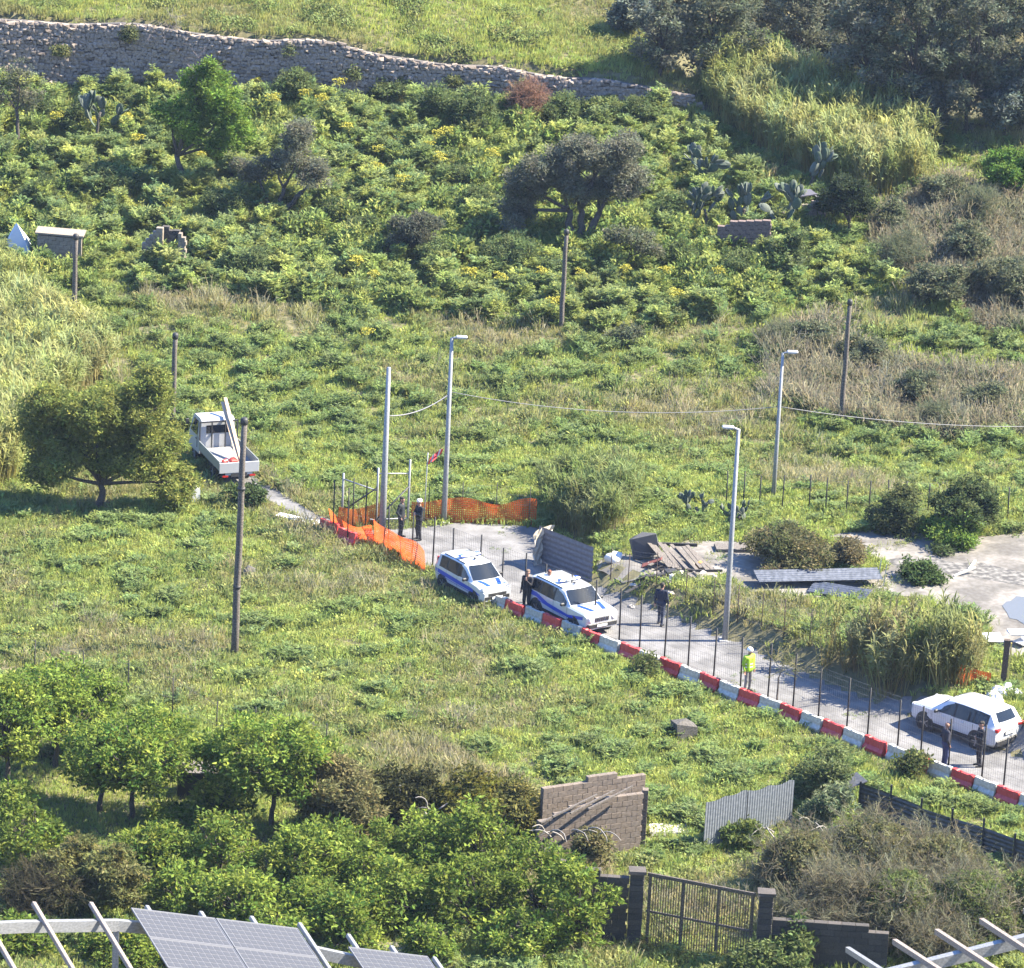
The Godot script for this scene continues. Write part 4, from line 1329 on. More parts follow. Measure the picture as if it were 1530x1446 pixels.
func lamp_post(at: Vector3, h: float, r: float, arm: float, label: String, called := "street_lamp") -> Node3D:
	var root := thing(called, label, "street lamp" if arm != 0.0 else "pole", at)
	var steel := rough_mat("galvanised", Color(0.19, 0.20, 0.205), Color(0.29, 0.295, 0.30), 1.3, 0.5, 0.3)
	var b := MB.new(true)
	b.tube([Vector3(0, -0.3, 0), Vector3(0, 0.3 * h, 0), Vector3(0, h, 0)], [r, r * 0.9, r * 0.6], 12)
	part(root, "shaft", b.mesh(), steel)
	var p := MB.new()
	p.bevel(Vector3(0, 0.04, 0), Vector3(r * 4, 0.12, r * 4), 0.02)
	part(root, "base_plate", p.mesh(), rough_mat("footing", Color(0.2, 0.2, 0.19), Color(0.3, 0.3, 0.29), 0.8))
	if arm != 0.0:
		var a := MB.new(true)
		a.tube([Vector3(0, h - 0.03, 0), Vector3(arm * 0.4, h + 0.02, 0), Vector3(arm, h + 0.05, 0)], [r * 0.5, r * 0.45, r * 0.4], 8)
		part(root, "arm", a.mesh(), steel)
		var l := MB.new()
		l.bevel(Vector3(arm * 1.15, h + 0.07, 0), Vector3(0.46, 0.09, 0.22), 0.03)
		var hd := part(root, "lamp_head", l.mesh(), mat("lamp_shell", Color(0.42, 0.43, 0.44), 0.4))
		var g := MB.new()
		g.box(Vector3(arm * 1.15, h + 0.018, 0), Vector3(0.36, 0.012, 0.18))
		part(hd, "lamp_lens", g.mesh(), mat("lamp_glass", Color(0.55, 0.57, 0.6), 0.08))
	return root

func cable(a: Vector3, b: Vector3, sag: float, r: float, label: String) -> void:
	var m := MB.new(true)
	var pts := []
	var rad := []
	for k in 21:
		var t := k / 20.0
		pts.append(a.lerp(b, t) - Vector3(0, sag * 4.0 * t * (1.0 - t), 0))
		rad.append(r)
	m.tube(pts, rad, 6)
	solo("overhead_cable", m.mesh(), mat("cable_grey", Color(0.15, 0.15, 0.155), 0.6), label, "cable")

func wire_fence(label: String, bases: Array, h: float, post_r: float, wires: Array, pitch: float, m: Material, group := "") -> void:
	var root := thing("wire_fence", label, "fence", Vector3.ZERO, 0.0, group)
	for p in bases:
		var b := MB.new(true)
		var hh := h * rf(0.92, 1.06)
		b.tube([p + Vector3(0, -0.3, 0), p + Vector3(rf(-0.03, 0.03), hh, rf(-0.03, 0.03))], [post_r, post_r], 6)
		part(root, "post", b.mesh(), m)
	if wires.is_empty(): return
	var wm := mat("mesh_wire", Color(0.07, 0.07, 0.075), 0.6)
	for i in bases.size() - 1:
		var w := MB.new(true)
		var a: Vector3 = bases[i]
		var e: Vector3 = bases[i + 1]
		for y in wires:
			w.tube([a + Vector3(0, y * h, 0), a.lerp(e, 0.5) + Vector3(0, y * h - 0.015, rf(-0.02, 0.02)), e + Vector3(0, y * h, 0)], [0.004, 0.004, 0.004], 3, false)
		if pitch > 0.0:
			var n := int(a.distance_to(e) / pitch)
			for k in range(1, n):
				var q := a.lerp(e, float(k) / n)
				w.tube([q + Vector3(0, 0.05, 0), q + Vector3(0, h * 0.97, 0)], [0.0035, 0.0035], 3, false)
		part(root, "wire_panel", w.mesh(), wm)

func along(a: Vector3, b: Vector3, gap: float, jitter := 0.0) -> Array:
	var n := int(round(a.distance_to(b) / gap))
	var out := []
	for k in n + 1:
		var p := a.lerp(b, (k + (rf(-jitter, jitter) if k > 0 and k < n else 0.0)) / n)
		out.append(set_on(p))
	return out

func netting(called: String, label: String, a: Vector3, b: Vector3, h: float, slump: float, c: Color, lean := 0.0, cell := 0.085, w := 0.29) -> void:
	# orange plastic mesh: flat strips both ways with open holes, sagging between posts
	var m := MB.new(true)
	var nx := int(a.distance_to(b) / cell)
	var ny := int(h / cell)
	var side := (b - a).cross(Vector3.UP).normalized()
	var ph := rf(0, 6)
	var f := func(i: float, j: float) -> Vector3:
		var t := i / nx
		var u := j / ny
		var p := a.lerp(b, t)
		p.y = lerpf(a.y, b.y, t) + u * h * (1.0 - slump * (0.5 + 0.5 * sin(t * nx * cell * 2.1 + ph)))
		return p + side * (0.06 * sin(t * nx * cell * 3.3 + ph + u * 1.5) * (0.3 + u) + lean * u)
	for i in nx + 1:
		for j in ny:
			m.quad(f.call(i - w, j), f.call(i + w, j), f.call(i + w, j + 1), f.call(i - w, j + 1))
	for j in ny + 1:
		for i in nx:
			m.quad(f.call(i + w, j - w), f.call(i + 1 - w, j - w), f.call(i + 1 - w, j + w), f.call(i + w, j + w))
	var mm := mat("net_%s" % c.to_html(), c, 0.55)
	mm.backlight_enabled = true
	mm.backlight = Color(0.9, 0.9 * c.g / c.r, 0.9 * c.b / c.r).linear_to_srgb()
	mm.metallic_specular = 0.2
	solo(called, m.mesh(), mm, label, "netting")

func barrier_proto(m: Material, label: String, group: String) -> Node3D:
	var root := thing("plastic_barrier", label, "barrier", Vector3.ZERO, 0.0, group)
	var b := MB.new()
	# outline across, pushed along x with narrowed ends
	var prof := [Vector2(-0.20, 0.0), Vector2(-0.20, 0.12), Vector2(-0.11, 0.26), Vector2(-0.085, 0.54), Vector2(0.085, 0.54), Vector2(0.11, 0.26), Vector2(0.20, 0.12), Vector2(0.20, 0.0)]
	var stations := [[-0.50, 0.86], [-0.46, 1.0], [-0.30, 1.0], [-0.26, 0.80], [0.26, 0.80], [0.30, 1.0], [0.46, 1.0], [0.50, 0.86]]
	for i in stations.size() - 1:
		for k in prof.size():
			var n := (k + 1) % prof.size()
			var q := []
			for e in [[i, k], [i + 1, k], [i + 1, n], [i, n]]:
				var s: Array = stations[e[0]]
				var p: Vector2 = prof[e[1]]
				q.append(Vector3(s[0], p.y * (1.0 if p.y < 0.2 else lerpf(1.0, s[1], 0.25)), p.x * (s[1] if p.y > 0.2 else 1.0)))
			b.quad(q[0], q[1], q[2], q[3])
	for e in [0, stations.size() - 1]:
		for k in range(1, prof.size() - 1):
			var q := []
			for j in [0, k, k + 1]: q.append(Vector3(stations[e][0], prof[j].y, prof[j].x * stations[e][1]))
			b.tri(q[0], q[1], q[2])
	part(root, "shell", b.mesh(), m)
	var c := MB.new(true)
	c.tube([Vector3(0.12, 0.50, 0), Vector3(0.12, 0.545, 0)], [0.045, 0.045], 10)
	part(root, "filler_cap", c.mesh(), m)
	for s in [-1.0, 1.0]:
		var l := MB.new(true)
		l.tube([Vector3(0.50 * s, 0.1, 0), Vector3(0.50 * s, 0.46, 0)], [0.045, 0.045], 8)
		part(root, "coupling", l.mesh(), m)
	return root

func barriers() -> void:
	var white := rough_mat("barrier_white", Color(0.36, 0.34, 0.29), Color(0.55, 0.54, 0.50), 1.4, 0.5)
	var red := rough_mat("barrier_red", Color(0.38, 0.035, 0.03), Color(0.52, 0.055, 0.05), 1.4, 0.5)
	white.backlight_enabled = true
	white.backlight = Color(0.7, 0.7, 0.7)
	var w := barrier_proto(white, "white plastic barrier in the red and white row edging the lane", "white barriers along the lane")
	var r := barrier_proto(red, "red plastic barrier in the red and white row edging the lane", "red barriers along the lane")
	var a := Vector3(-0.37, 0, -174.88)
	var b := Vector3(19.09, 0, -155.94)
	var n := int(a.distance_to(b) / 1.03)
	var t := lane_turn() + PI / 2.0
	for k in n + 1:
		var p := set_on(a.lerp(b, float(k) / n) + Vector3(rf(-0.04, 0.04), 0, rf(-0.04, 0.04)))
		var src := r if k % 2 == 1 else w
		var yaw := t + rf(-0.05, 0.05)
		if k < 2:
			src.position = p
			src.rotation.y = yaw
		else:
			copy(src, p, yaw)
	copy(r, Vector3(-7.4, 0, -183.03), t + 0.1, "red plastic barrier wrapped with orange netting at the lane head")
	var c := copy(r, Vector3(-6.63, 0, -181.94), t + 0.02, "faded red plastic barrier lying lower beside the orange netting")
	c.rotation.x = 0.12

func fences() -> void:
	var iron := mat("rebar", Color(0.012, 0.011, 0.011), 0.7)
	wire_fence("tall wire mesh fence on dark steel posts behind the plastic barriers", along(Vector3(-4.92, 0, -181.26), Vector3(19.31, 0, -156.99), 1.3, 0.12), 2.05, 0.037, [0.04, 0.16, 0.28, 0.40, 0.52, 0.64, 0.76, 0.88, 0.97], 0.10, iron)
	wire_fence("group of taller dark fence posts at the lane head above orange netting", [Vector3(-7.25, 0, -182.79), Vector3(-6.62, 0, -181.85), Vector3(-6.49, 0, -183.6), Vector3(-5.96, 0, -182.99), Vector3(-5.5, 0, -182.02)], 2.3, 0.03, [], 0.0, iron)
	wire_fence("low rusty wire fence on the bank between lane and rubble clearing", [Vector3(4.13, 0.43, -177.71), Vector3(4.82, 0.53, -177.04), Vector3(5.92, 0.73, -176.12), Vector3(7.07, 0.67, -174.86), Vector3(8.13, 0.67, -173.77), Vector3(9.07, 0.71, -172.84), Vector3(9.96, 0.74, -171.96), Vector3(10.81, 0.76, -171.11), Vector3(11.75, 0.8, -170.2), Vector3(12.64, 0.87, -169.4), Vector3(13.42, 0.86, -168.57)], 1.45, 0.022, [0.1, 0.25, 0.4, 0.55, 0.7, 0.85, 0.97], 0.14, mat("rust_post", Color(0.05, 0.032, 0.024), 0.8))
	wire_fence("far line of dark fence posts in weeds beyond the clearing", [Vector3(9, 0.9, -186.39), Vector3(9.71, 0.9, -186.51), Vector3(10.39, 0.89, -186.62), Vector3(11.34, 0.9, -186.49), Vector3(12.46, 0.9, -186.49), Vector3(13.15, 0.9, -186.23), Vector3(14.01, 0.9, -186.18), Vector3(14.95, 0.9, -186.33), Vector3(15.74, 0.9, -186.46), Vector3(16.51, 0.89, -186.59), Vector3(17.43, 0.89, -186.55), Vector3(18.98, 0.89, -186.62), Vector3(20.8, 0.89, -186.54)], 1.5, 0.03, [0.35, 0.65, 0.95], 0.0, iron)
	wire_fence("thin dark garden fence posts behind the citrus trees", [Vector3(-19.13, -0.11, -165.48), Vector3(-17.52, -0.08, -164.56), Vector3(-15.57, 0, -163.17), Vector3(-13.82, 0.02, -162.31), Vector3(-12.07, -0.1, -161.33), Vector3(-10.29, -0.07, -158.77), Vector3(-8.86, -0.1, -158.37), Vector3(-7.57, 0, -157.89), Vector3(-6.18, 0, -156.87)], 1.7, 0.024, [0.45, 0.9], 0.0, iron)
	wire_fence("wire fence posts behind the far orange netting", [Vector3(-4.23, 0, -184.74), Vector3(-3.4, 0, -185.13), Vector3(-2.02, 0, -185.43), Vector3(-0.62, 0, -185.56), Vector3(0.78, 0, -185.42)], 1.7, 0.02, [0.5, 0.75, 0.95], 0.0, iron)

func nets_orange() -> void:
	var bright := Color(0.42, 0.075, 0.02)
	var faded := Color(0.26, 0.055, 0.014)
	netting("orange_netting", "bright orange safety net hung along the lane fence", Vector3(-5.59, 0, -182.01), Vector3(-3.36, 0, -178.65), 1.05, 0.12, bright)
	netting("orange_netting", "crumpled orange net bundled over the red barriers", Vector3(-7.34, 0, -183.47), Vector3(-5.49, 0, -181.77), 1.0, 0.45, bright, 0.2)
	netting("orange_netting", "faded orange net fencing the far side of the lane head", Vector3(-4.1, 0, -185.02), Vector3(1.06, 0, -185.46), 1.1, 0.25, faded, -0.1, 0.085, 0.25)
	netting("orange_netting", "brownish orange net behind the dark posts", Vector3(-7.09, 0, -183.51), Vector3(-5.28, 0, -184.49), 1.15, 0.3, Color(0.26, 0.07, 0.016))
	netting("orange_netting", "scrap of orange net standing behind the white car", Vector3(17.11, 0.9, -166.26), Vector3(18.37, 0.9, -166.15), 0.9, 0.4, bright)

func poles() -> void:
	wooden_pole(Vector3(-10.29, -0.05, -168.21), 9.36, 0.13, 0.12, "tall dark wooden pole standing alone in the near field")
	wooden_pole(Vector3(-15.04, 0.01, -196.33), 4.23, 0.12, 0.05, "wooden pole half hidden behind the round bushy tree")
	wooden_pole(Vector3(-20.5, 0.33, -206.84), 5.3, 0.12, 0.05, "wooden pole rising beside the left reed thicket")
	wooden_pole(Vector3(1.94, 0.88, -211.99), 4.73, 0.11, 0.03, "wooden pole below the large grey olive tree")
	wooden_pole(Vector3(14.64, 0.14, -201.59), 5.64, 0.11, 0.02, "slender dark pole in brown brush beyond the cable")
	var conc := lamp_post(Vector3(-5.25, 0, -183.1), 7.24, 0.145, 0.0, "thick grey concrete pole without lamp beside the orange netting", "concrete_pole")
	var l1 := lamp_post(Vector3(-2.76, 0, -185.14), 8.02, 0.12, 0.35, "tall grey street lamp beside the faded orange net")
	var l2 := lamp_post(Vector3(11.05, 0.81, -188.32), 6.34, 0.10, 0.35, "grey street lamp standing in weeds near the far fence")
	var l3 := lamp_post(Vector3(8.6, 0, -172.27), 8.69, 0.12, -0.35, "grey street lamp on the lane bank facing the rubble clearing")
	var h0: float = 7.24
	var h1: float = 8.02
	var h2: float = 6.34
	var c0 := conc.position + Vector3(0.1, h0 * 0.715, 0)
	var c1 := l1.position + Vector3(0, h1 * 0.70, 0)
	var c2 := l2.position + Vector3(0, h2 * 0.63, 0)
	cable(c0, c1, 0.25, 0.026, "thick grey cable slung from concrete pole to street lamp")
	cable(c1 + Vector3(0, 0.1, 0), c2, 0.55, 0.015, "long thin cable sagging between two street lamps over the weeds")
	cable(c2, Vector3(25.45, 2.37, -196), 0.4, 0.015, "thin cable running from far street lamp towards the hillside brush")

func gate_and_flag() -> void:
	var g := thing("site_gate", "open galvanised gate frame with diagonal braces at the lane head", "gate")
	var steel := rough_mat("galvanised", Color(0.19, 0.20, 0.205), Color(0.29, 0.295, 0.30), 1.3, 0.5, 0.3)
	var spots := [Vector3(-7, 0, -185.01), Vector3(-5.54, 0, -184.1), Vector3(-4.25, 0, -184.47)]
	var hs := [2.0, 2.6, 2.9]
	for i in 3:
		var b := MB.new(true)
		b.tube([spots[i] + Vector3(0, -0.3, 0), spots[i] + Vector3(0, hs[i], 0)], [0.045, 0.045], 8)
		part(g, "gate_post", b.mesh(), steel)
	for e in [[0, 1, 1.75, 1.6], [1, 2, 2.35, 2.3], [0, 1, 0.3, 0.3], [1, 2, 0.35, 0.35]]:
		var b := MB.new(true)
		b.tube([spots[e[0]] + Vector3(0, e[2], 0), spots[e[1]] + Vector3(0, e[3], 0)], [0.03, 0.03], 6)
		part(g, "rail", b.mesh(), steel)
	for e in [[0, 1], [1, 2]]:
		var b := MB.new(true)
		b.tube([spots[e[0]] + Vector3(0, 0.35, 0.02), spots[e[1]] + Vector3(0, 1.75, 0.02)], [0.035, 0.035], 6)
		part(g, "brace", b.mesh(), mat("brace_dark", Color(0.03, 0.03, 0.032), 0.6))
	var f := thing("warning_flag", "thin pole topped with tattered red and white warning sheet", "flag", Vector3(-3.59, 0, -184.92))
	var p := MB.new(true)
	p.tube([Vector3(0, -0.2, 0), Vector3(0.05, 3.1, 0)], [0.028, 0.024], 6)
	part(f, "flag_pole", p.mesh(), steel)
	var top := Vector3(0.05, 2.64, 0)
	for k in 2:
		var s := MB.new(true)
		for i in 6:
			for j in 3:
				var q := []
				for e in [[i, j], [i + 1, j], [i + 1, j + 1], [i, j + 1]]:
					var u: float = e[0] / 6.0
					var v: float = e[1] / 3.0
					q.append(top + Vector3(u * 0.55 + v * 0.1, u * 0.45 + (v - 0.5) * 0.32 + 0.1, 0.12 * sin(u * 5.0 + v * 2.0) + k * 0.03 - (0.12 if k else 0.0)))
				if (k == 0) == (i % 3 != 1): s.quad(q[0], q[1], q[2], q[3])
		part(f, "red_cloth" if k == 0 else "white_cloth", s.mesh(), mat("flag_red", Color(0.55, 0.04, 0.04), 0.7) if k == 0 else mat("flag_white", Color(0.7, 0.68, 0.66), 0.7))

func corrugated(a: Vector3, b: Vector3, h: float, amp: float, pitch: float, torn := 0.0, across := false) -> ArrayMesh:
	# a thin ribbed sheet from a to b standing h high; ribs upright, or level when across
	var m := MB.new(true)
	var side := (b - a).cross(Vector3.UP).normalized()
	var l := a.distance_to(b)
	var n := int((h if across else l) / pitch * 4.0)
	var prev := []
	for i in n + 1:
		var t := float(i) / n
		var off := side * amp * sin(TAU * t * n / 4.0)
		var e := []
		if across:
			e = [a + Vector3(0, h * t, 0) + off, b + Vector3(0, h * t * (1.0 - torn), 0) + off]
		else:
			e = [a.lerp(b, t) + off, a.lerp(b, t) + off + Vector3(0, h * (1.0 - torn * absf(sin(t * 7.0))), 0)]
		if i > 0:
			m.quad(prev[0], prev[1], e[1], e[0])
			m.quad(prev[0] + side * 0.006, e[0] + side * 0.006, e[1] + side * 0.006, prev[1] + side * 0.006)
		prev = e
	return m.mesh()

func slab(size: Vector3, wob: float) -> ArrayMesh:
	# a broken slab or rock: a chamfered box with uneven corners
	var b := MB.new()
	var p := []
	for i in 8:
		p.append(Vector3((0.5 if i & 1 else -0.5) * size.x * rf(1.0 - wob, 1), (size.y if i & 2 else 0.0) * rf(1.0 - wob, 1), (0.5 if i & 4 else -0.5) * size.z * rf(1.0 - wob, 1)))
	var mid := Vector3(0, size.y * 1.08, 0)
	for f in [[0, 2, 3, 1], [4, 5, 7, 6], [0, 4, 6, 2], [1, 3, 7, 5], [0, 1, 5, 4]]:
		b.quad(p[f[3]], p[f[2]], p[f[1]], p[f[0]])
	for e in [[2, 6], [6, 7], [7, 3], [3, 2]]: b.tri(mid, p[e[1]], p[e[0]])
	return b.mesh()

func rock(size: Vector3, seed_no: int) -> ArrayMesh:
	var b := MB.new(seed_no % 3 == 2)
	var at := func(i: int, j: int) -> Vector3:
		var t := PI * j / 7.0
		var a := TAU * (i % 10) / 10.0
		var d := Vector3(sin(t) * cos(a), cos(t), sin(t) * sin(a))
		var k := 0.5 + 0.32 * noise_c.get_noise_3dv((d + Vector3.ONE * seed_no * 3.0) * 28.0)
		return d * k * size + Vector3(0, size.y * 0.33, 0)
	for i in 10:
		for j in 7: b.quad(at.call(i, j), at.call(i + 1, j), at.call(i + 1, j + 1), at.call(i, j + 1))
	return b.mesh()

func board(a: Vector3, b: Vector3, w: float, t: float) -> ArrayMesh:
	var m := MB.new()
	m.bar(a, b, w, t)
	return m.mesh()

func rubble() -> void:
	var dark_sheet := rough_mat("dark_sheet", Color(0.085, 0.088, 0.098), Color(0.15, 0.15, 0.16), 1.5, 0.6)
	var s := thing("metal_hoarding", "dark grey corrugated metal hoarding sheet standing beside the lane", "hoarding")
	part(s, "sheet", corrugated(Vector3(1.19, 0, -180.75), Vector3(3.4, 0.07, -178.13), 1.55, 0.018, 0.22, 0.0, true), dark_sheet)
	for p in [Vector3(1.27, 0, -180.68), Vector3(2.34, 0, -179.49), Vector3(3.32, 0.08, -178.26)]:
		part(s, "post", board(p + Vector3(0, -0.2, -0.1), p + Vector3(0, 1.5, -0.1), 0.07, 0.07), mat("post_brown", Color(0.05, 0.04, 0.03)))
	var cr := MB.new()
	var a := Vector3(1.01, 0, -180.13)
	for i in 7:
		for j in 7:
			var q := []
			for e in [[i, j], [i + 1, j], [i + 1, j + 1], [i, j + 1]]:
				q.append(a + Vector3(e[0] * 0.11 + sin(e[1] * 1.9 + e[0]) * 0.06, e[1] * 0.22, -e[0] * 0.13 + sin(e[0] * 2.7 + e[1] * 2.1) * 0.09))
			cr.quad(q[0], q[1], q[2], q[3])
	solo("crumpled_sheet", cr.mesh(), rough_mat("pale_sheet", Color(0.30, 0.26, 0.20), Color(0.48, 0.44, 0.36), 0.5), "crumpled pale sheet against the end of the dark hoarding", "sheet")
	# collapsed hut: leaning roof of planks, dark box frame, beams
	var hut := thing("collapsed_hut", "collapsed wooden hut with slanted plank roof on the rubble clearing", "hut", Vector3(6.88, 0.9, -178.24), 0.15)
	var wood := rough_mat("grey_wood", Color(0.065, 0.056, 0.048), Color(0.16, 0.14, 0.12), 0.7)
	for k in 10:
		part(hut, "roof_plank", board(Vector3(-1.2 + k * 0.20 + rf(-0.12, 0.12), 0.75 - k * 0.02 + rf(-0.06, 0.04), -1.15 + rf(-0.1, 0.3)), Vector3(-0.55 + k * 0.20 + rf(-0.06, 0.06), 0.22 - k * 0.012 + rf(-0.03, 0.03), 0.55 + rf(-0.2, 0.15)), 0.16, 0.03), wood)
	part(hut, "beam", board(Vector3(-0.9, 0.1, 0.62), Vector3(1.65, 0.06, 0.58), 0.10, 0.12), mat("char", Color(0.02, 0.018, 0.016)))
	part(hut, "beam", board(Vector3(-1.3, 0.62, -1.2), Vector3(0.9, 0.55, -1.2), 0.10, 0.12), mat("char"))
	part(hut, "wall_frame", slab(Vector3(1.2, 0.95, 0.5), 0.25), mat("dark_board", Color(0.055, 0.055, 0.058)))
	hut.get_child(hut.get_child_count() - 1).transform = Transform3D(Basis(Vector3(0, 0, 1), 0.25), Vector3(-1.15, 0.15, -1.1))
	part(hut, "side_panel", board(Vector3(-1.5, 0.05, -0.1), Vector3(-0.75, 0.45, 0.1), 0.5, 0.03), mat("rust_panel", Color(0.16, 0.045, 0.03)))
	for e in [[Vector3(6.51, 0.9, -177.03), Vector3(0.5, 0.3, 0.4), Color(0.02, 0.02, 0.02), "dark broken crate on the pale rubble", "crate", 0.1], [Vector3(7.7, 0.9, -178.36), Vector3(0.30, 0.28, 0.3), Color(0.45, 0.20, 0.04), "small orange bucket beside the collapsed hut", "bucket", 0.1], [Vector3(6.56, 0.9, -176.55), Vector3(0.28, 0.3, 0.1), Color(0.65, 0.65, 0.63), "white plastic canister on the pale rubble", "canister", 0.05]]:
		solo(e[4], slab(e[1], e[5]), mat(e[4] + "_paint", e[2], 0.7), e[3], e[4], e[0], rf(0, 1))
	solo("debris_sack", rock(Vector3(0.75, 0.45, 0.6), 8), rough_mat("sack_white", Color(0.32, 0.31, 0.28), Color(0.46, 0.45, 0.42), 0.6), "slumped white sack in weeds beyond the dark hoarding", "sack", Vector3(4.23, 0.81, -178.91), 0.4)
	solo("wooden_pallet", slab(Vector3(1.7, 0.18, 0.8), 0.1), wood, "weathered flat boards stacked at the edge of the clearing", "boards", Vector3(9.2, 0.9, -180.76), 0.1)
	for k in 12:
		var bp := set_on(Vector3(6.47, 0.9, -177.35) + Vector3(rf(-1.9, 1.9), 0, rf(-1.3, 0.9)))
		var ba := rf(0, PI)
		var bl := rf(0.5, 1.3)
		solo("broken_board", board(bp + Vector3(0, rf(0.05, 0.3), 0), bp + Vector3(cos(ba) * bl, rf(0.05, 0.4), sin(ba) * bl), rf(0.08, 0.2), 0.03), wood if k % 3 else mat("char"), "broken weathered board in the debris round the collapsed hut", "board", Vector3.ZERO, 0.0, "boards round the collapsed hut")
	for k in 16:
		var p := Vector3(6.05, 0.9, -176.47)
		p = set_on(p + Vector3(rf(-2.4, 2.6), 0, rf(-2.2, 1.2)))
		solo("rubble_stone", rock(Vector3(rf(0.12, 0.42), rf(0.08, 0.22), rf(0.12, 0.4)), 40 + k), rough_mat("pale_rubble", Color(0.24, 0.22, 0.19), Color(0.42, 0.39, 0.35), 0.8), "small broken stone scattered near the collapsed hut", "rubble", p, rf(0, 6), "rubble near the collapsed hut")
	# stacks on the clearing
	var blue := rough_mat("zinc_sheet", Color(0.045, 0.052, 0.065), Color(0.11, 0.12, 0.145), 2.2, 0.45, 0.3)
	for e in [[Vector3(9.99, 0.9, -176.25), Vector3(14.99, 0.9, -177.31), 0.35, "long bluish corrugated roofing sheet lying over planks"], [Vector3(11.91, 0.9, -176.05), Vector3(14.13, 0.9, -175.25), 0.12, "shorter dull roofing sheet poking out under the bluish one"]]:
		var m := corrugated(Vector3.ZERO, Vector3(e[0].distance_to(e[1]), 0, 0), 1.0, 0.03, 0.18, 0.0, true)
		var o := solo("roofing_sheet", m, blue, e[3], "roofing sheet", e[0] + Vector3(0, e[2], 0.3), atan2(-(e[1].z - e[0].z), e[1].x - e[0].x))
		o.rotation.x = -1.42
	for k in 5:
		var p := Vector3(10.08, 0.9, -177.07)
		var q := Vector3(12.24, 0.9, -177.56)
		solo("rusty_plank", board(p + Vector3(0, 0.12 + 0.06 * k, -0.15 * k), q + Vector3(0, 0.14 + 0.05 * k, -0.12 * k + rf(-0.2, 0.2)), 0.22, 0.035), rough_mat("rust_wood", Color(0.10, 0.045, 0.03), Color(0.30, 0.19, 0.14), 0.8), "reddish brown plank in the pile beside bluish roofing sheets", "plank", Vector3.ZERO, 0.0, "reddish planks by the roofing sheets")
	for e in [[Vector3(17.97, 0.9, -178.74), 1.0, 0.5, 0.6], [Vector3(18.64, 0.9, -179.67), 0.9, 1.2, 0.1]]:
		var q: Vector3 = e[0]
		solo("driftwood_stick", board(q + Vector3(0, 0.05, 0), q + Vector3(e[1] * cos(e[2]), 0.12 + e[1] * 0.3 * e[3], -e[1] * sin(e[2])), 0.09, 0.07), mat("bleached_wood", Color(0.45, 0.42, 0.36)), "bleached stick lying on the bare clearing" if e[3] > 0.3 else "bleached pale batten flat on the bare clearing", "stick")
	for k in 2:
		var p2: Vector3 = [Vector3(14.81, 0.9, -177.45), Vector3(14.99, 0.9, -176.83)][k]
		solo("thin_stake", board(p2, p2 + Vector3(0.08, 1.05, 0), 0.035, 0.035), mat("stake_pale", Color(0.42, 0.39, 0.30)), "thin pale stake upright at the end of the roofing sheets", "stake", Vector3.ZERO, 0.0, "stakes by the roofing sheets")
	# rubbish beyond the white car
	var rp := Vector3(18.83, 0.9, -165.92)
	solo("rusty_column", board(rp + Vector3(0, -0.2, 0), rp + Vector3(0.05, 2.0, 0), 0.20, 0.20), rough_mat("rust_dark", Color(0.03, 0.022, 0.018), Color(0.09, 0.06, 0.045), 0.8), "dark rusted steel column beyond the white car", "column")
	var ws := MB.new()
	ws.bar(rp + Vector3(0.16, 0.1, 0.05), rp + Vector3(0.2, 1.9, 0.05), 0.05, 0.05)
	solo("yellow_strap", ws.mesh(), mat("strap_yellow", Color(0.55, 0.42, 0.12)), "yellowish batten fixed beside the rusted column", "batten")
	for k in 7:
		var p3 := set_on(Vector3(19.13, 0.9, -164.96) + Vector3(rf(-0.9, 1.6), 0, rf(-0.7, 0.8)))
		solo("plastic_bag", rock(Vector3(rf(0.4, 0.8), rf(0.25, 0.5), rf(0.4, 0.7)), 20 + k), mat("bag_white", Color(0.42, 0.43, 0.46), 0.5), "white plastic rubbish bag heaped behind the white car", "rubbish bag", p3, rf(0, 6), "rubbish bags behind the white car")
	for k in 4:
		var p4: Vector3 = set_on(Vector3(19.32, 0.9, -170.8) + Vector3(rf(-0.5, 1.3), 0, rf(-0.8, 0.6)))
		solo("scrap_sheet", slab(Vector3(rf(0.6, 1.1), 0.08, rf(0.4, 0.8)), 0.3), mat("scrap_white", Color(0.5, 0.5, 0.5), 0.5), "pale scrap sheet dumped by the puddle edge", "scrap", p4 + Vector3(0, 0.15 * k, 0), rf(0, 6), "scrap by the puddle")
	# loose things in the near field
	solo("concrete_block", slab(Vector3(1.05, 0.72, 0.7), 0.4), rough_mat("old_concrete", Color(0.04, 0.037, 0.032), Color(0.11, 0.10, 0.088), 0.9), "broken concrete block sunk in grass below the barriers", "block", Vector3(6.83, -0.1, -161.83), 0.4)
	solo("field_rock", rock(Vector3(0.5, 0.4, 0.4), 5), rough_mat("old_concrete", Color.BLACK, Color.BLACK, 1.0), "small rock beside the tall wooden pole", "rock", Vector3(-10.34, -0.03, -177.51), 0.2)
	solo("white_slab", slab(Vector3(1.5, 0.14, 0.9), 0.15), rough_mat("plaster_white", Color(0.30, 0.28, 0.25), Color(0.45, 0.43, 0.40), 1.0), "pale plaster slab lying in grass beside the ruined shed", "slab", Vector3(6.11, -0.11, -152.64), 0.1)
	solo("white_marker", slab(Vector3(0.36, 0.75, 0.25), 0.2), mat("marker_white", Color(0.7, 0.7, 0.68)), "white pointed marker stone near the truck", "marker", Vector3(-13.21, 0, -186.26), 0.3)
	solo("white_board", board(Vector3(-9.67, 0, -184.86) + Vector3(0, 0.1, 0), Vector3(-7.86, 0, -183.91) + Vector3(0, 0.12, 0), 0.5, 0.05), mat("board_white", Color(0.62, 0.62, 0.62)), "white board lying in grass at the end of the track", "board")

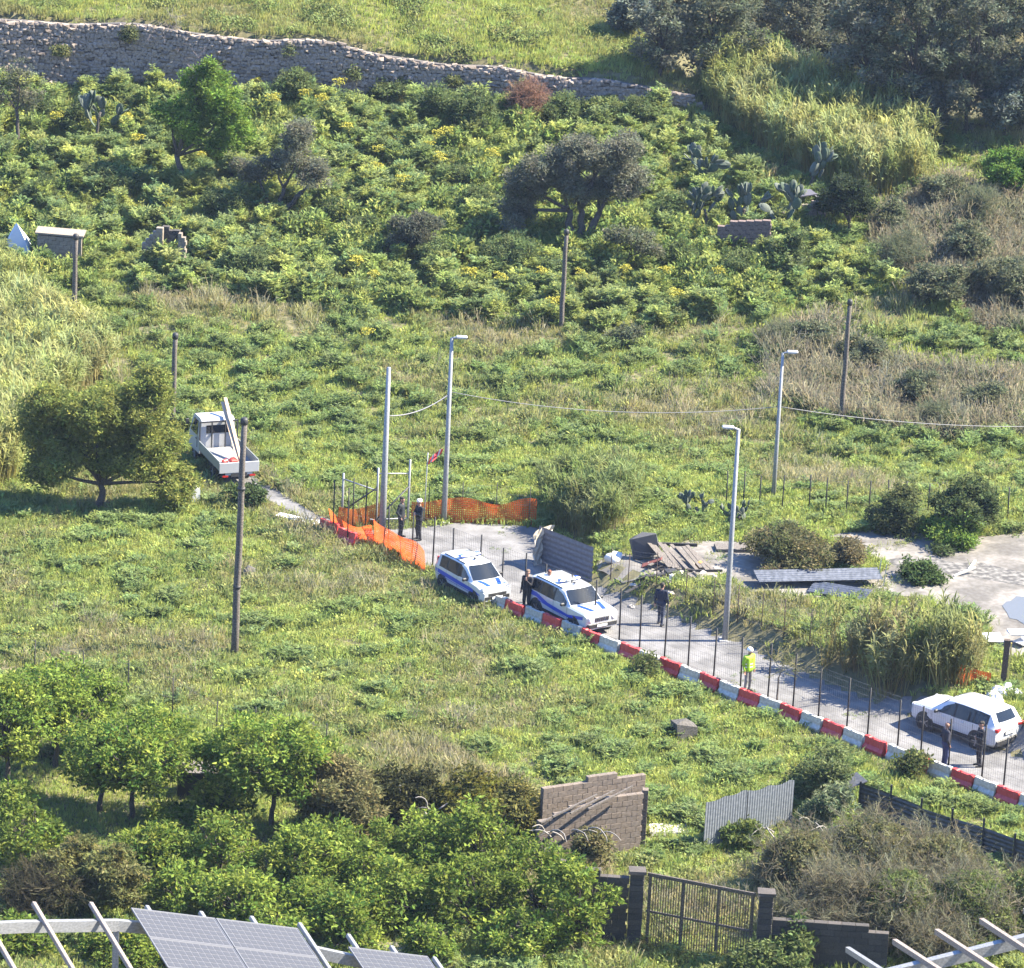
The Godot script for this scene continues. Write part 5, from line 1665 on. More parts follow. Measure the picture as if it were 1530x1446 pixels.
func block_wall(parent: Node3D, a: Vector3, b: Vector3, tops: Array, thick: float, m: Array, bl := 0.40, bh := 0.20, piece := "block") -> void:
	# courses of blocks from a to b; tops gives the height along the wall
	var l := a.distance_to(b)
	var dir := (b - a) / l
	var turn := Basis(Vector3.UP, atan2(-dir.z, dir.x))
	var shapes := []
	for k in 3:
		var s := MB.new()
		s.bevel(Vector3.ZERO, Vector3(bl - 0.006 - k * 0.002, bh - 0.006, thick + (k - 1) * 0.008), 0.008)
		shapes.append(s.mesh())
	var row := 0
	while row * bh < 4.0:
		var x := bl * (0.5 if row % 2 else 0.0) - bl * 0.5
		while x < l:
			var t := clampf((x + bl / 2) / l, 0, 1)
			var top := pl(range(tops.size()).map(func(i): return float(i) / (tops.size() - 1)), tops, t)
			var x0 := maxf(x, 0.0)
			var x1 := minf(x + bl, l)
			if (row + 0.6) * bh < top and x1 - x0 > 0.06:
				var o := part(parent, piece, shapes[rng.randi() % 3], m[rng.randi() % m.size()])
				o.transform = Transform3D(turn * Basis.from_scale(Vector3((x1 - x0) / bl, 1, 1)), a + dir * (x0 + x1) / 2.0 + Vector3(0, (row + 0.5) * bh, 0))
			x += bl
		row += 1

func ruins() -> void:
	var tones := []
	for k in 4:
		var c: Color = [Color(0.13, 0.104, 0.082), Color(0.135, 0.107, 0.084), Color(0.124, 0.10, 0.08), Color(0.132, 0.104, 0.08)][k]
		tones.append(rough_mat("shed_block_%d" % k, c * 0.75, c * 1.25, 1.4))
	var shed := thing("ruined_shed", "roofless ruined shed with grey block walls and fallen roof beams", "shed")
	var a := Vector3(1.44, 0.1, -148.62)
	var b := Vector3(5.02, -0.04, -150.49)
	block_wall(shed, a, b, [1.5, 1.85, 2.0, 2.2, 2.2, 2.15], 0.2, tones)
	var c := b + Vector3(0.15, 0, -2.2)
	block_wall(shed, b + Vector3(0.1, 0, -0.22), c, [2.2, 1.8, 1.3], 0.2, tones)
	block_wall(shed, Vector3(1.55, 0.1, -148.64) + Vector3(0, 0, -2.0), Vector3(5.02, -0.04, -150.49) + Vector3(0.1, 0, -2.3), [2.0, 2.1, 2.15, 2.0], 0.2, tones)
	for e in [[0.1, 0.1, 1.6], [0.5, 0.0, 1.85], [1.1, -0.1, 2.0], [1.7, -0.05, 2.2]]:
		part(shed, "roof_beam", board(a + Vector3(e[0], e[2] - 0.05, 0.1), a + Vector3(e[0] + 1.5, e[2] + 0.32, -1.2 + e[1]), 0.07, 0.06), rough_mat("old_timber", Color(0.05, 0.042, 0.035), Color(0.15, 0.13, 0.11), 0.9))
	# sheet metal fences
	var grey := rough_mat("grey_sheet", Color(0.13, 0.145, 0.165), Color(0.19, 0.205, 0.225), 1.8, 0.5, 0.2)
	var f := thing("sheet_fence", "light grey corrugated sheet fence with two panels in tall grass", "fence")
	part(f, "sheet", corrugated(Vector3(7.24, -0.1, -150.92), Vector3(8.71, 0.03, -152.02), 1.85, 0.012, 0.11, 0.03), grey)
	part(f, "sheet", corrugated(Vector3(8.74, 0.04, -152.13), Vector3(10.41, 0.06, -153.4), 1.75, 0.012, 0.11, 0.05), grey)
	part(f, "post", board(Vector3(8.71, 0.03, -152.07) + Vector3(0, -0.2, -0.08), Vector3(8.71, 0.03, -152.07) + Vector3(0, 1.7, -0.08), 0.08, 0.08), mat("post_brown", Color(0.05, 0.04, 0.03)))
	var dk := rough_mat("black_sheet", Color(0.035, 0.036, 0.04), Color(0.085, 0.085, 0.09), 1.5, 0.55)
	var g := thing("sheet_fence", "long dark corrugated sheet fence running behind the dry bramble", "fence")
	var p0 := Vector3(12.87, -0.06, -155.08)
	var p1 := Vector3(18.96, 0.1, -149.52)
	for k in 6:
		part(g, "sheet", corrugated(set_on(p0.lerp(p1, k / 6.0)), set_on(p0.lerp(p1, (k + 0.97) / 6.0)), 1.15 + rf(-0.08, 0.08), 0.02, 0.16, 0.0, true), dk)
		var q := set_on(p0.lerp(p1, k / 6.0))
		part(g, "post", board(q + Vector3(0, -0.2, 0.06), q + Vector3(0, 1.35 + rf(-0.1, 0.2), 0.06), 0.07, 0.07), mat("post_dark", Color(0.03, 0.028, 0.026)))
	var g2 := thing("tin_roof", "small dark tin roof tilted at the end of the dark sheet fence", "roof")
	var rs := MB.new()
	rs.bar(Vector3(12.3, -0.03, -155.26) + Vector3(0, 1.0, 0), Vector3(12.95, -0.08, -155.32) + Vector3(0, 1.25, -0.2), 0.9, 0.03)
	part(g2, "sheet", rs.mesh(), dk)
	part(g2, "post", board(Vector3(12.39, -0.03, -155.15) + Vector3(0, -0.2, 0), Vector3(12.39, -0.03, -155.15) + Vector3(0, 1.0, 0), 0.08, 0.08), mat("post_dark"))
	# metal gate between pillars
	var gl := Vector3(5.09, -0.09, -142.54)
	var gr := Vector3(8.59, 0.03, -141.28)
	var dir := (gr - gl)
	dir.y = 0.0
	var gate := thing("metal_gate", "rusty brown metal gate of thin upright bars between pillars", "gate")
	var iron := rough_mat("gate_iron", Color(0.045, 0.036, 0.03), Color(0.13, 0.105, 0.085), 0.7, 0.7)
	var gh := 2.55
	for y in [0.08, 1.25, gh]:
		part(gate, "rail", board(gl + Vector3(0, y, 0), gl + dir + Vector3(0, y - 0.02, 0), 0.06, 0.07 if y < 2 else 0.12), iron)
	for t in [0.02, 0.33, 0.34, 0.66, 0.98]:
		part(gate, "stile", board(gl + dir * t + Vector3(0, 0.05, 0), gl + dir * t + Vector3(0, gh, 0), 0.08, 0.08), iron)
	for k in 40:
		var t := 0.035 + k * 0.0238
		part(gate, "bar", board(gl + dir * t + Vector3(0, 0.08, 0), gl + dir * t + Vector3(0, gh - 0.05, 0), 0.03, 0.03), iron)
	var dark_blocks := []
	for k in 3:
		var cc: Color = [Color(0.05, 0.043, 0.037), Color(0.062, 0.053, 0.046), Color(0.043, 0.038, 0.033)][k]
		dark_blocks.append(rough_mat("dark_block_%d" % k, cc * 0.8, cc * 1.2, 0.8))
	for e in [[gl + Vector3(-0.35, 0, 0), "left_pillar", "dark masonry gate pillar with rough cap beside the ruined shed"], [gl + dir + Vector3(0.35, 0, 0.05), "right_pillar", "dark masonry gate pillar beside the dry bramble"]]:
		var pil := thing("gate_pillar", e[2], "pillar", e[0])
		for k in 13:
			var pb := MB.new()
			pb.bevel(Vector3(0, 0.1 + k * 0.2, 0), Vector3(0.46 + rf(-0.015, 0.015), 0.19, 0.42), 0.015)
			part(pil, "block", pb.mesh(), dark_blocks[k % 3])
		part(pil, "cap", slab(Vector3(0.6, 0.12, 0.55), 0.15), dark_blocks[1]).position.y = 2.6
	var wl := thing("boundary_wall", "dark block wall with broken top between citrus leaves and the gate", "wall")
	block_wall(wl, gl + Vector3(-2.9, 0, -0.1), gl + Vector3(-0.6, 0, 0), [2.8, 2.7, 2.7, 2.4, 2.5], 0.25, dark_blocks, 0.45, 0.22)
	var wr := thing("boundary_wall", "low dark block wall running behind the dry bramble from the gate", "wall")
	block_wall(wr, gl + dir + Vector3(0.6, 0, 0.05), gl + dir + Vector3(4.4, 0, 0.25), [1.75, 1.7, 1.68, 1.66], 0.25, dark_blocks, 0.45, 0.22)
	var gs := thing("garden_hut", "small dark garden hut with flat roof among the citrus trees", "hut", Vector3(-10.61, -0.01, -153.8))
	part(gs, "wall", slab(Vector3(1.3, 0.9, 1.0), 0.1), mat("hut_dark", Color(0.03, 0.027, 0.024)))
	part(gs, "roof", slab(Vector3(1.6, 0.07, 1.3), 0.05), rough_mat("grey_wood", Color(0.065, 0.056, 0.048), Color(0.16, 0.14, 0.12), 0.7)).position.y = 0.95
	# ruins on the hillside
	var tan_block := []
	for k in 3:
		var cc: Color = [Color(0.19, 0.155, 0.12), Color(0.21, 0.175, 0.135), Color(0.17, 0.145, 0.115)][k]
		tan_block.append(rough_mat("tan_block_%d" % k, cc * 0.8, cc * 1.15, 1.0))
	var h1 := thing("stone_hut", "tan stone hut wall with flat tiled top below the fennel slope", "hut")
	block_wall(h1, Vector3(-23.28, 1.53, -216.88), Vector3(-21.15, 1.45, -216.86), [1.35, 1.5, 1.45, 1.4], 0.3, tan_block, 0.36, 0.2, "stone")
	part(h1, "roof", board(Vector3(-23.28, 1.53, -216.88) + Vector3(-0.1, 1.5, -0.4), Vector3(-21.15, 1.45, -216.86) + Vector3(0.1, 1.5, -0.4), 1.2, 0.08), tan_block[1])
	var tent := thing("white_tarp", "white tarpaulin draped over a low frame beside the stone hut", "tarpaulin")
	var tb := MB.new()
	var t0 := Vector3(-25.31, 1.47, -217.2)
	var t1 := Vector3(-23.42, 1.56, -217.01)
	tb.quad(t0, t0 + Vector3(0.9, 1.75, -0.5), t1 + Vector3(-0.9, 1.65, -0.5), t1)
	tb.quad(t0 + Vector3(0.9, 1.75, -0.5), t0 + Vector3(0, 0, -1.6), t1 + Vector3(0, 0, -1.6), t1 + Vector3(-0.9, 1.65, -0.5))
	tb.tri(t1, t1 + Vector3(-0.9, 1.65, -0.5), t1 + Vector3(0.1, 0, -1.6))
	tb.tri(t0, t0 + Vector3(0.9, 1.75, -0.5), t0 + Vector3(0, 0, -1.6))
	part(tent, "cloth", tb.mesh(), mat("tarp_white", Color(0.40, 0.44, 0.49), 0.6))
	part(tent, "tent_pole", board(t1 + Vector3(-0.9, 0, -0.5), t1 + Vector3(-0.9, 1.25, -0.5), 0.05, 0.05), mat("post_brown"))
	var h2 := thing("ruined_wall", "ruined tan wall with dark doorway overgrown on the slope", "wall")
	block_wall(h2, Vector3(-18.32, 1.38, -217.63), Vector3(-17.31, 1.39, -217.53), [1.2, 1.8, 2.1], 0.3, tan_block, 0.34, 0.2, "stone")
	block_wall(h2, Vector3(-16.55, 1.43, -217.29), Vector3(-16.16, 1.46, -217.24), [1.8, 1.5], 0.3, tan_block, 0.34, 0.2, "stone")
	block_wall(h2, Vector3(-17.38, 1.35, -217.17) + Vector3(0, 0, -0.8), Vector3(-16.41, 1.43, -217.08) + Vector3(0, 0, -0.8), [2.0, 1.8, 1.6], 0.3, dark_blocks, 0.34, 0.2, "stone")
	var h3 := thing("ruined_wall", "brown earth coloured wall under prickly pear on the far slope", "wall")
	var brown_block := [rough_mat("brown_block", Color(0.10, 0.07, 0.06), Color(0.17, 0.125, 0.105), 1.0)]
	block_wall(h3, Vector3(9.46, 2.14, -222.71), Vector3(12.08, 2.41, -222.48), [1.3, 1.6, 1.65, 1.5], 0.3, brown_block, 0.4, 0.22, "stone")
	var h4 := thing("roofed_hut", "small hut with grey tin roof half buried in far brush", "hut")
	block_wall(h4, Vector3(13.61, 3.04, -227.09), Vector3(14.98, 2.95, -227.44), [0.7, 0.75], 0.3, tan_block, 0.34, 0.2, "stone")
	part(h4, "roof", board(Vector3(13.32, 3.11, -227.29) + Vector3(0, 0.85, -0.3), Vector3(14.37, 3.08, -227.61) + Vector3(0, 1.0, -0.3), 1.0, 0.05), mat("tin_violet", Color(0.10, 0.095, 0.11), 0.5))
	part(h4, "roof", board(Vector3(14.44, 3.07, -227.64) + Vector3(0, 0.8, -0.3), Vector3(15.26, 3.06, -227.87) + Vector3(0, 0.75, -0.3), 1.0, 0.05), mat("tin_violet"))

func pergola() -> void:
	# steel frame carrying solar modules, on the near slope; e1 runs along the eaves, e2 down the rafters
	var o := Vector3(-8.22, 19.39, -98.5)
	var e1 := Vector3(0.817, -0.287, -0.505).normalized()
	var e2 := Vector3(0.447, -0.243, 0.86).normalized()
	var n := e1.cross(e2).normalized()
	if n.y < 0.0: n = -n
	var steel := rough_mat("frame_steel", Color(0.17, 0.173, 0.178), Color(0.27, 0.273, 0.277), 0.8, 0.45, 0.3)
	var rusty := rough_mat("frame_rust", Color(0.15, 0.11, 0.085), Color(0.28, 0.255, 0.23), 0.5, 0.6, 0.1)
	var root := thing("steel_pergola", "pale steel pergola frame with sloping rafters carrying solar modules", "pergola")
	var bs := Basis(e1, n, e2)
	var at := func(a: float, b: float, up: float) -> Vector3: return o + e1 * a + e2 * b + n * up
	var starts := [[-4.15, 0.42], [-2.56, 0.13], [-0.95, -0.15], [0.6, -0.3], [2.08, -0.34], [3.5, -0.4], [4.83, -0.37], [6.1, -0.14], [7.2, 0.14], [8.3, 0.4]]
	for k in starts.size():
		var s: Array = starts[k]
		var b := MB.new()
		b.bevel(at.call(s[0], s[1] + 2.6, -0.09), Vector3(0.105, 0.10, 5.2), 0.012, bs)
		part(root, "rafter", b.mesh(), rusty if k in [1, 2, 0] else steel)
	var beam := [at.call(-6.0, 1.55, -0.27), at.call(-3.0, 0.85, -0.27), at.call(-0.4, 0.35, -0.27), at.call(2.2, 0.2, -0.27), at.call(4.8, 0.45, -0.27), at.call(7.0, 0.8, -0.27), at.call(9.0, 1.2, -0.27)]
	for k in beam.size() - 1:
		var b := MB.new()
		b.bar(beam[k], beam[k + 1] + (beam[k + 1] - beam[k]).normalized() * 0.02, 0.16, 0.26)
		part(root, "beam", b.mesh(), steel)
	for k in [0, 2, 4, 6]:
		var p: Vector3 = beam[k]
		var b := MB.new()
		b.bar(Vector3(p.x, hgt(p.x, -p.z) - 0.2, p.z), p - Vector3(0, 0.1, 0), 0.14)
		part(root, "column", b.mesh(), steel)
	var cell := mat("solar_cell", Color(0.05, 0.05, 0.053), 0.4)
	var frame := mat("module_frame", Color(0.16, 0.16, 0.165), 0.4, 0.5)
	var line := mat("cell_gap", Color(0.14, 0.143, 0.15), 0.4)
	var cells := MB.new()
	for i in 12:
		for j in 6:
			cells.box(Vector3(-1.14 + 0.055 + (i + 0.5) * 0.1808, 0.021, -0.565 + 0.04 + (j + 0.5) * 0.175), Vector3(0.158, 0.004, 0.150))
	var cm := cells.mesh()
	var back := MB.new()
	back.box(Vector3(0, 0.008, 0), Vector3(2.22, 0.016, 1.07))
	var fr := MB.new()
	for s in [-1.0, 1.0]:
		fr.bevel(Vector3(0, 0.012, 0.549 * s), Vector3(2.264, 0.036, 0.03), 0.006)
		fr.bevel(Vector3(1.117 * s, 0.012, 0), Vector3(0.03, 0.036, 1.066), 0.006)
	var first: Node3D = null
	for e in [[0.0, 0.0], [2.29, 0.0], [0.0, 1.145], [2.29, 1.145], [0.0, 2.29], [2.29, 2.29], [5.73, 0.53], [5.73, 1.675]]:
		var p: Vector3 = at.call(e[0] + 1.14, e[1] + 0.565, 0.0)
		var left: bool = e[0] < 5.0
		var words := "solar panel in the block of modules left of the frame gap" if left else "solar panel in the lower block beyond the frame gap"
		words = ("%s solar panel of the larger block, on the %s side" % [["top row", "middle row", "bottom row"][int(e[1] / 1.1)], "open rafter" if e[0] < 1.0 else "frame gap"]) if left else ("%s solar panel of the lower block, %s" % ["top row" if e[1] < 1.0 else "second row", "next to the larger block" if e[0] < 6.0 else "far from the larger block"])
		var grp := "solar panels of the larger block" if left else "solar panels of the lower block"
		var t := thing("solar_panel", words, "solar panel", p, 0.0, grp)
		t.basis = bs
		part(t, "backing", back.mesh() if first == null else first.get_child(0).mesh, line)
		part(t, "cells", cm, cell)
		part(t, "frame", fr.mesh() if first == null else first.get_child(2).mesh, frame)
		if first == null: first = t
	# second frame to the right
	var r2 := thing("steel_pergola", "bare steel pergola frame without panels beside the dry bramble", "pergola")
	var b0 := Vector3(8.28, 18.38, -98.5)
	var b1 := Vector3(13.1, 19.29, -100)
	var bb := MB.new()
	bb.bar(b0, b1, 0.18, 0.26)
	part(r2, "beam", bb.mesh(), steel)
	for e in [[Vector3(8.31, 18.26, -100.3), Vector3(9.25, 18.79, -97.4)], [Vector3(9.4, 18.43, -100.5), Vector3(10.46, 18.93, -97.4)], [Vector3(10.38, 18.65, -100.7), Vector3(11.5, 19.15, -97.4)], [Vector3(11.42, 18.89, -100.9), Vector3(12.54, 19.43, -97.4)], [Vector3(12.44, 19.11, -101.1), Vector3(13.5, 19.71, -97.4)]]:
		var b := MB.new()
		b.bar(e[0] + Vector3(0, 0.2, 0), e[1] + Vector3(0, 0.2, 0), 0.11, 0.13)
		part(r2, "rafter", b.mesh(), rusty if e[0].x > 9.0 else steel)
	for p in [b0, b1]:
		var b := MB.new()
		b.bar(Vector3(p.x, hgt(p.x, -p.z) - 0.2, p.z), p - Vector3(0, 0.1, 0), 0.14)
		part(r2, "column", b.mesh(), steel)

# ---------------------------------------------------------------- trees and shrubs of the place
func prickly_pear(label: String, at: Vector3, h: float, w: float) -> void:
	var root := thing("prickly_pear", label, "cactus", at)
	var mats2 := [rough_mat("pad_green", Color(0.035, 0.055, 0.032), Color(0.075, 0.10, 0.06), 0.5), rough_mat("pad_grey", Color(0.06, 0.075, 0.055), Color(0.12, 0.13, 0.105), 0.5)]
	var pm := MB.new(true)
	for i in 8:
		for j in 5:
			var q := []
			for e in [[i, j], [i + 1, j], [i + 1, j + 1], [i, j + 1]]:
				var a: float = TAU * e[0] / 8.0
				var t: float = PI * e[1] / 5.0
				q.append(Vector3(sin(t) * cos(a) * 0.12, 0.19 - cos(t) * 0.19, sin(t) * sin(a) * 0.032))
			pm.quad(q[0], q[1], q[2], q[3])
	var pad := pm.mesh()
	var tb := MB.new(true)
	limb(tb, Vector3(0, -0.2, 0), Vector3(rf(-0.1, 0.1), h * 0.45, 0), 0.10, 0.07, 0.1)
	part(root, "stem", tb.mesh(), rough_mat("bark_dark", Color(0.035, 0.028, 0.022), Color(0.10, 0.085, 0.07), 0.6))
	var tips := []
	for k in 5: tips.append([Vector3(rf(-0.2, 0.2) * w, h * rf(0.2, 0.42), rf(-0.15, 0.15) * w), rf(-0.7, 0.7)])
	var n := 0
	while n < 34 and tips.size() > 0:
		var t: Array = tips.pop_front()
		var s := rf(0.85, 1.35) * clampf(h / 1.6, 0.7, 1.4)
		var b := Basis(Vector3.FORWARD, t[1]) * Basis(Vector3.UP, rf(0, TAU))
		var o := part(root, "pad", pad, mats2[rng.randi() % 2])
		o.transform = Transform3D(b * Basis.from_scale(Vector3.ONE * s), t[0])
		n += 1
		var tip: Vector3 = t[0] + b * Vector3(0, 0.36 * s, 0)
		if tip.y < h and absf(tip.x) < w * 0.55:
			for k in 2 + rng.randi() % 2: tips.append([tip, clampf(t[1] + rf(-0.75, 0.75), -1.35, 1.35)])

func dead_branches(label: String, at: Vector3, n: int, w: float, h: float) -> void:
	var root := thing("dead_branches", label, "branches", at)
	for k in n:
		var b := MB.new(true)
		var p := Vector3(rf(-w, w) * 0.5, rf(0.2, 0.7) * h, rf(-0.3, 0.3))
		var dir := Vector3(rf(-1, 1), rf(0.2, 1), rf(-0.4, 0.6)).normalized()
		var pts := []
		var rad := []
		for i in 7:
			pts.append(p)
			rad.append(lerpf(0.035, 0.012, i / 6.0))
			p += dir * 0.17
			dir = (dir + Vector3(rf(-0.4, 0.4), -0.28, rf(-0.3, 0.3))).normalized()
		b.tube(pts, rad, 5)
		part(root, "branch", b.mesh(), rough_mat("dead_wood", Color(0.16, 0.145, 0.13), Color(0.27, 0.25, 0.225), 0.5))

func flowering_fennel() -> void:
	var spots := [Vector3(-24.02, 3.77, -232.79), Vector3(-20.5, 4.21, -232.76), Vector3(-15.03, 5.3, -238.69), Vector3(-14.28, 5.15, -237.95), Vector3(-12.33, 5.2, -236.95), Vector3(-11.65, 5.02, -236.04), Vector3(-10.75, 4.87, -235.39), Vector3(-13.23, 4.75, -234.93), Vector3(-13.54, 3.93, -232.16), Vector3(-9.93, 5.21, -237.43), Vector3(-10.38, 6.01, -238.91), Vector3(-9.32, 4.04, -232.98), Vector3(-7.58, 3.49, -231.2), Vector3(-5.05, 3.85, -231.36), Vector3(-4.4, 3.46, -229.6), Vector3(-4.57, 4.13, -232.18), Vector3(-4.17, 4.23, -232.43), Vector3(-8.01, 1.37, -216.64), Vector3(-7.08, 1.33, -215.19), Vector3(-1.02, 1.14, -216.24), Vector3(1, 1.27, -216.84), Vector3(2.82, 1.44, -217.16), Vector3(1.52, 0.95, -212.69), Vector3(4.95, 1.5, -217.82), Vector3(6.9, 1.32, -217.75), Vector3(-7.56, 3.05, -229.47), Vector3(9.44, 1.52, -218.07), Vector3(18.59, 1.63, -218.14), Vector3(-7.02, 0.48, -208.11), Vector3(-1.78, 3.55, -230.44), Vector3(-6.19, 2.95, -226.49), Vector3(-10.58, 3.03, -227.34), Vector3(-16.48, 3.16, -229.76), Vector3(-19.75, 3.56, -230.29), Vector3(-22.17, 3.97, -232.36), Vector3(-17.61, 2.13, -223.51), Vector3(-2.52, 1.19, -216.16), Vector3(7.41, 1.07, -214.84)]
	var root := thing("flowering_fennel", "tall giant fennel plant with yellow flower heads on the slope", "fennel plant", spots[0], 0.0, "giant fennels in flower")
	var s := MB.new(true)
	s.tube([Vector3(0, -0.1, 0), Vector3(0.02, 0.6, 0), Vector3(0, 1.15, 0.02)], [0.025, 0.02, 0.012], 6)
	for k in 5: s.tube([Vector3(0, 0.6 + k * 0.1, 0), Vector3(cos(k * 2.4) * 0.24, 0.92 + k * 0.06, sin(k * 2.4) * 0.24)], [0.010, 0.007], 5)
	part(root, "stalk", s.mesh(), mat("fennel_stalk", Color(0.16, 0.20, 0.05), 0.8))
	for k in 7:
		var c := Vector3(0, 1.2, 0) if k == 6 else Vector3(cos(k * 2.4) * 0.24, 0.95 + k * 0.06, sin(k * 2.4) * 0.24)
		var f := MB.new()
		for i in 40:
			var d := rand_dir()
			leaf(f, c + Vector3(d.x * 0.17, absf(d.y) * 0.10, d.z * 0.17), rand_dir(), rand_dir(), 0.07, 0.055)
		part(root, "flower_head", f.mesh(), mat("fennel_yellow", Color(0.38, 0.34, 0.03), 0.7))
	for i in range(1, spots.size()): copy(root, spots[i], rf(0, TAU), "", rf(0.75, 1.05))

func trees() -> void:
	var olive := Color(0.12, 0.125, 0.085)
	var olive2 := Color(0.20, 0.205, 0.145)
	var dk := Color(0.035, 0.05, 0.025)
	# hillside trees
	var g := [[Vector3(-16.96, 2.79, -226.62), 6.83, 5.01]][0] as Array
	tree("green_tree", "bright green leafy tree with dark forked trunk on the slope", "tree", "", g[0], [
		[Vector3(0.7, g[1] * 0.80, 0), Vector3(1.35, 1.15, 1.3)], [Vector3(-0.7, g[1] * 0.58, 0.2), Vector3(1.05, 1.0, 1.2)], [Vector3(1.7, g[1] * 0.60, 0), Vector3(1.35, 1.2, 1.2)], [Vector3(2.1, g[1] * 0.40, -0.3), Vector3(1.2, 1.0, 1.1)], [Vector3(0.3, g[1] * 0.50, 0.4), Vector3(1.2, 1.1, 1.2)], [Vector3(0.9, g[1] * 0.92, 0), Vector3(0.7, 0.6, 0.7)]],
		{"trunk": 0.16, "fork": Vector3(-0.45, 1.9, 0), "color": Color(0.10, 0.17, 0.03), "color2": Color(0.20, 0.30, 0.05), "density": 15.0})
	g = [[Vector3(-12.32, 2.63, -224.18), 5.09, 4.3]][0]
	tree("olive_tree", "grey olive tree with several leaning stems and separate tufts", "tree", "", g[0], [
		[Vector3(1.0, g[1] * 0.80, 0), Vector3(0.85, 1.0, 0.9)], [Vector3(0.9, g[1] * 0.55, 0), Vector3(0.8, 0.7, 0.8)], [Vector3(-1.3, g[1] * 0.42, 0), Vector3(1.0, 0.8, 0.9)], [Vector3(2.0, g[1] * 0.40, 0.2), Vector3(1.15, 0.95, 1.0)], [Vector3(0.1, g[1] * 0.48, -0.2), Vector3(0.8, 0.6, 0.8)]],
		{"trunk": 0.13, "stems": [Vector3(0.35, 1.3, 0), Vector3(-0.6, 1.0, 0), Vector3(1.3, 1.2, 0.2)], "color": olive, "color2": olive2, "leaf": "fine", "density": 17.0, "gap": -0.2})
	g = [[Vector3(2.6, 2.47, -222.72), 5.68, 6.58]][0]
	tree("olive_tree", "large spreading grey olive tree behind the wooden pole", "tree", "", g[0], [
		[Vector3(-2.4, g[1] * 0.42, 0), Vector3(1.5, 1.15, 1.4)], [Vector3(-1.0, g[1] * 0.60, 0.2), Vector3(1.5, 1.1, 1.4)], [Vector3(0.6, g[1] * 0.72, 0), Vector3(1.5, 1.1, 1.4)], [Vector3(1.7, g[1] * 0.82, 0), Vector3(1.1, 0.9, 1.1)], [Vector3(2.0, g[1] * 0.55, 0), Vector3(1.2, 1.0, 1.2)], [Vector3(-0.2, g[1] * 0.42, 0.5), Vector3(1.2, 0.9, 1.2)], [Vector3(-3.0, g[1] * 0.24, 0), Vector3(1.2, 0.9, 1.1)], [Vector3(1.0, g[1] * 0.40, -0.4), Vector3(1.0, 0.8, 1.0)]],
		{"trunk": 0.19, "stems": [Vector3(-0.5, 1.4, 0), Vector3(0.15, 1.6, 0), Vector3(1.0, 1.3, 0)], "color": olive, "color2": olive2, "leaf": "fine", "density": 17.0, "gap": -0.2})
	g = [[Vector3(-7.33, 1.64, -219.95), 2.62, 2.6]][0]
	tree("olive_tree", "small dark olive leaning far over the fennel", "tree", "", g[0], [[Vector3(1.9, 1.5, 0), Vector3(1.05, 0.95, 1.0)], [Vector3(2.3, 2.1, 0), Vector3(0.8, 0.6, 0.8)], [Vector3(1.4, 0.95, 0), Vector3(0.7, 0.5, 0.7)]], {"trunk": 0.08, "fork": Vector3(0.7, 0.9, 0), "color": olive * 0.8, "color2": olive, "leaf": "fine", "density": 20.0, "gap": -0.3})
	g = [[Vector3(4.72, 1.79, -219.16), 2.45, 2.27]][0]
	tree("umbrella_tree", "small flat topped tree with thin forked stems right of the pole", "tree", "", g[0], [[Vector3(0.5, 1.7, 0), Vector3(1.3, 0.5, 1.0)], [Vector3(1.3, 1.3, 0), Vector3(0.8, 0.45, 0.8)], [Vector3(-0.3, 1.95, 0), Vector3(0.8, 0.4, 0.8)]], {"trunk": 0.06, "stems": [Vector3(-0.2, 0.9, 0), Vector3(0.4, 0.8, 0)], "color": Color(0.09, 0.11, 0.045), "color2": olive2, "density": 14.0})
	g = [[Vector3(-26, 3.45, -231.28), 4.52, 2.38]][0]
	tree("thin_tree", "thin sparse tree with bare trunk at the wall foot", "tree", "", g[0], [[Vector3(0.1, g[1] * 0.82, 0), Vector3(1.0, 0.9, 0.9)], [Vector3(-0.5, g[1] * 0.62, 0), Vector3(0.9, 0.7, 0.8)], [Vector3(0.8, g[1] * 0.66, 0), Vector3(0.8, 0.7, 0.8)]], {"trunk": 0.10, "fork": Vector3(0, g[1] * 0.45, 0), "color": Color(0.12, 0.13, 0.06), "color2": olive2, "density": 6.0, "gap": -0.05})
	for e in [[Vector3(-18.89, 5.41, -238.43), 4.4, "tall bare grey tree in front of the stone wall"], [Vector3(-17.1, 5.03, -237.1), 2.6, "shorter bare grey sapling in front of the stone wall"]]:
		tree("bare_tree", e[2], "tree", "", e[0], [[Vector3(0, e[1] * 0.62, 0), Vector3(0.9, e[1] * 0.3, 0.7)], [Vector3(0.5, e[1] * 0.45, 0), Vector3(0.7, 0.7, 0.6)]], {"trunk": 0.06, "fork": Vector3(0, e[1] * 0.4, 0), "color": Color(0.22, 0.20, 0.18), "leaf": "twig", "density": 3.0, "bark": "bark_pale", "gap": -0.1})
	g = [[Vector3(-0.05, 4.79, -236.93), 2.49, 2.43]][0]
	shrub("red_shrub", "reddish brown bare shrub against the stone wall end", "", g[0], g[2], g[1], {"color": Color(0.22, 0.12, 0.085), "color2": Color(0.26, 0.17, 0.11), "leaf": "twig", "density": 14.0})
	g = [[Vector3(16.14, 2.49, -226), 3.16, 3]][0]
	tree("carob_tree", "dense dark green tree beside the far tin hut", "tree", "", g[0], lobes(g[2], 0.4, g[1], 6), {"trunk": 0.12, "color": dk, "color2": Color(0.06, 0.085, 0.035), "density": 20.0, "gap": -0.5})
	g = [[Vector3(24.58, 3.64, -230.49), 3.14, 3.22]][0]
	shrub("bright_shrub", "bright green round shrub at the edge of the far brush", "", g[0], g[2], g[1], {"color": Color(0.10, 0.18, 0.035), "color2": Color(0.17, 0.27, 0.05), "density": 18.0})
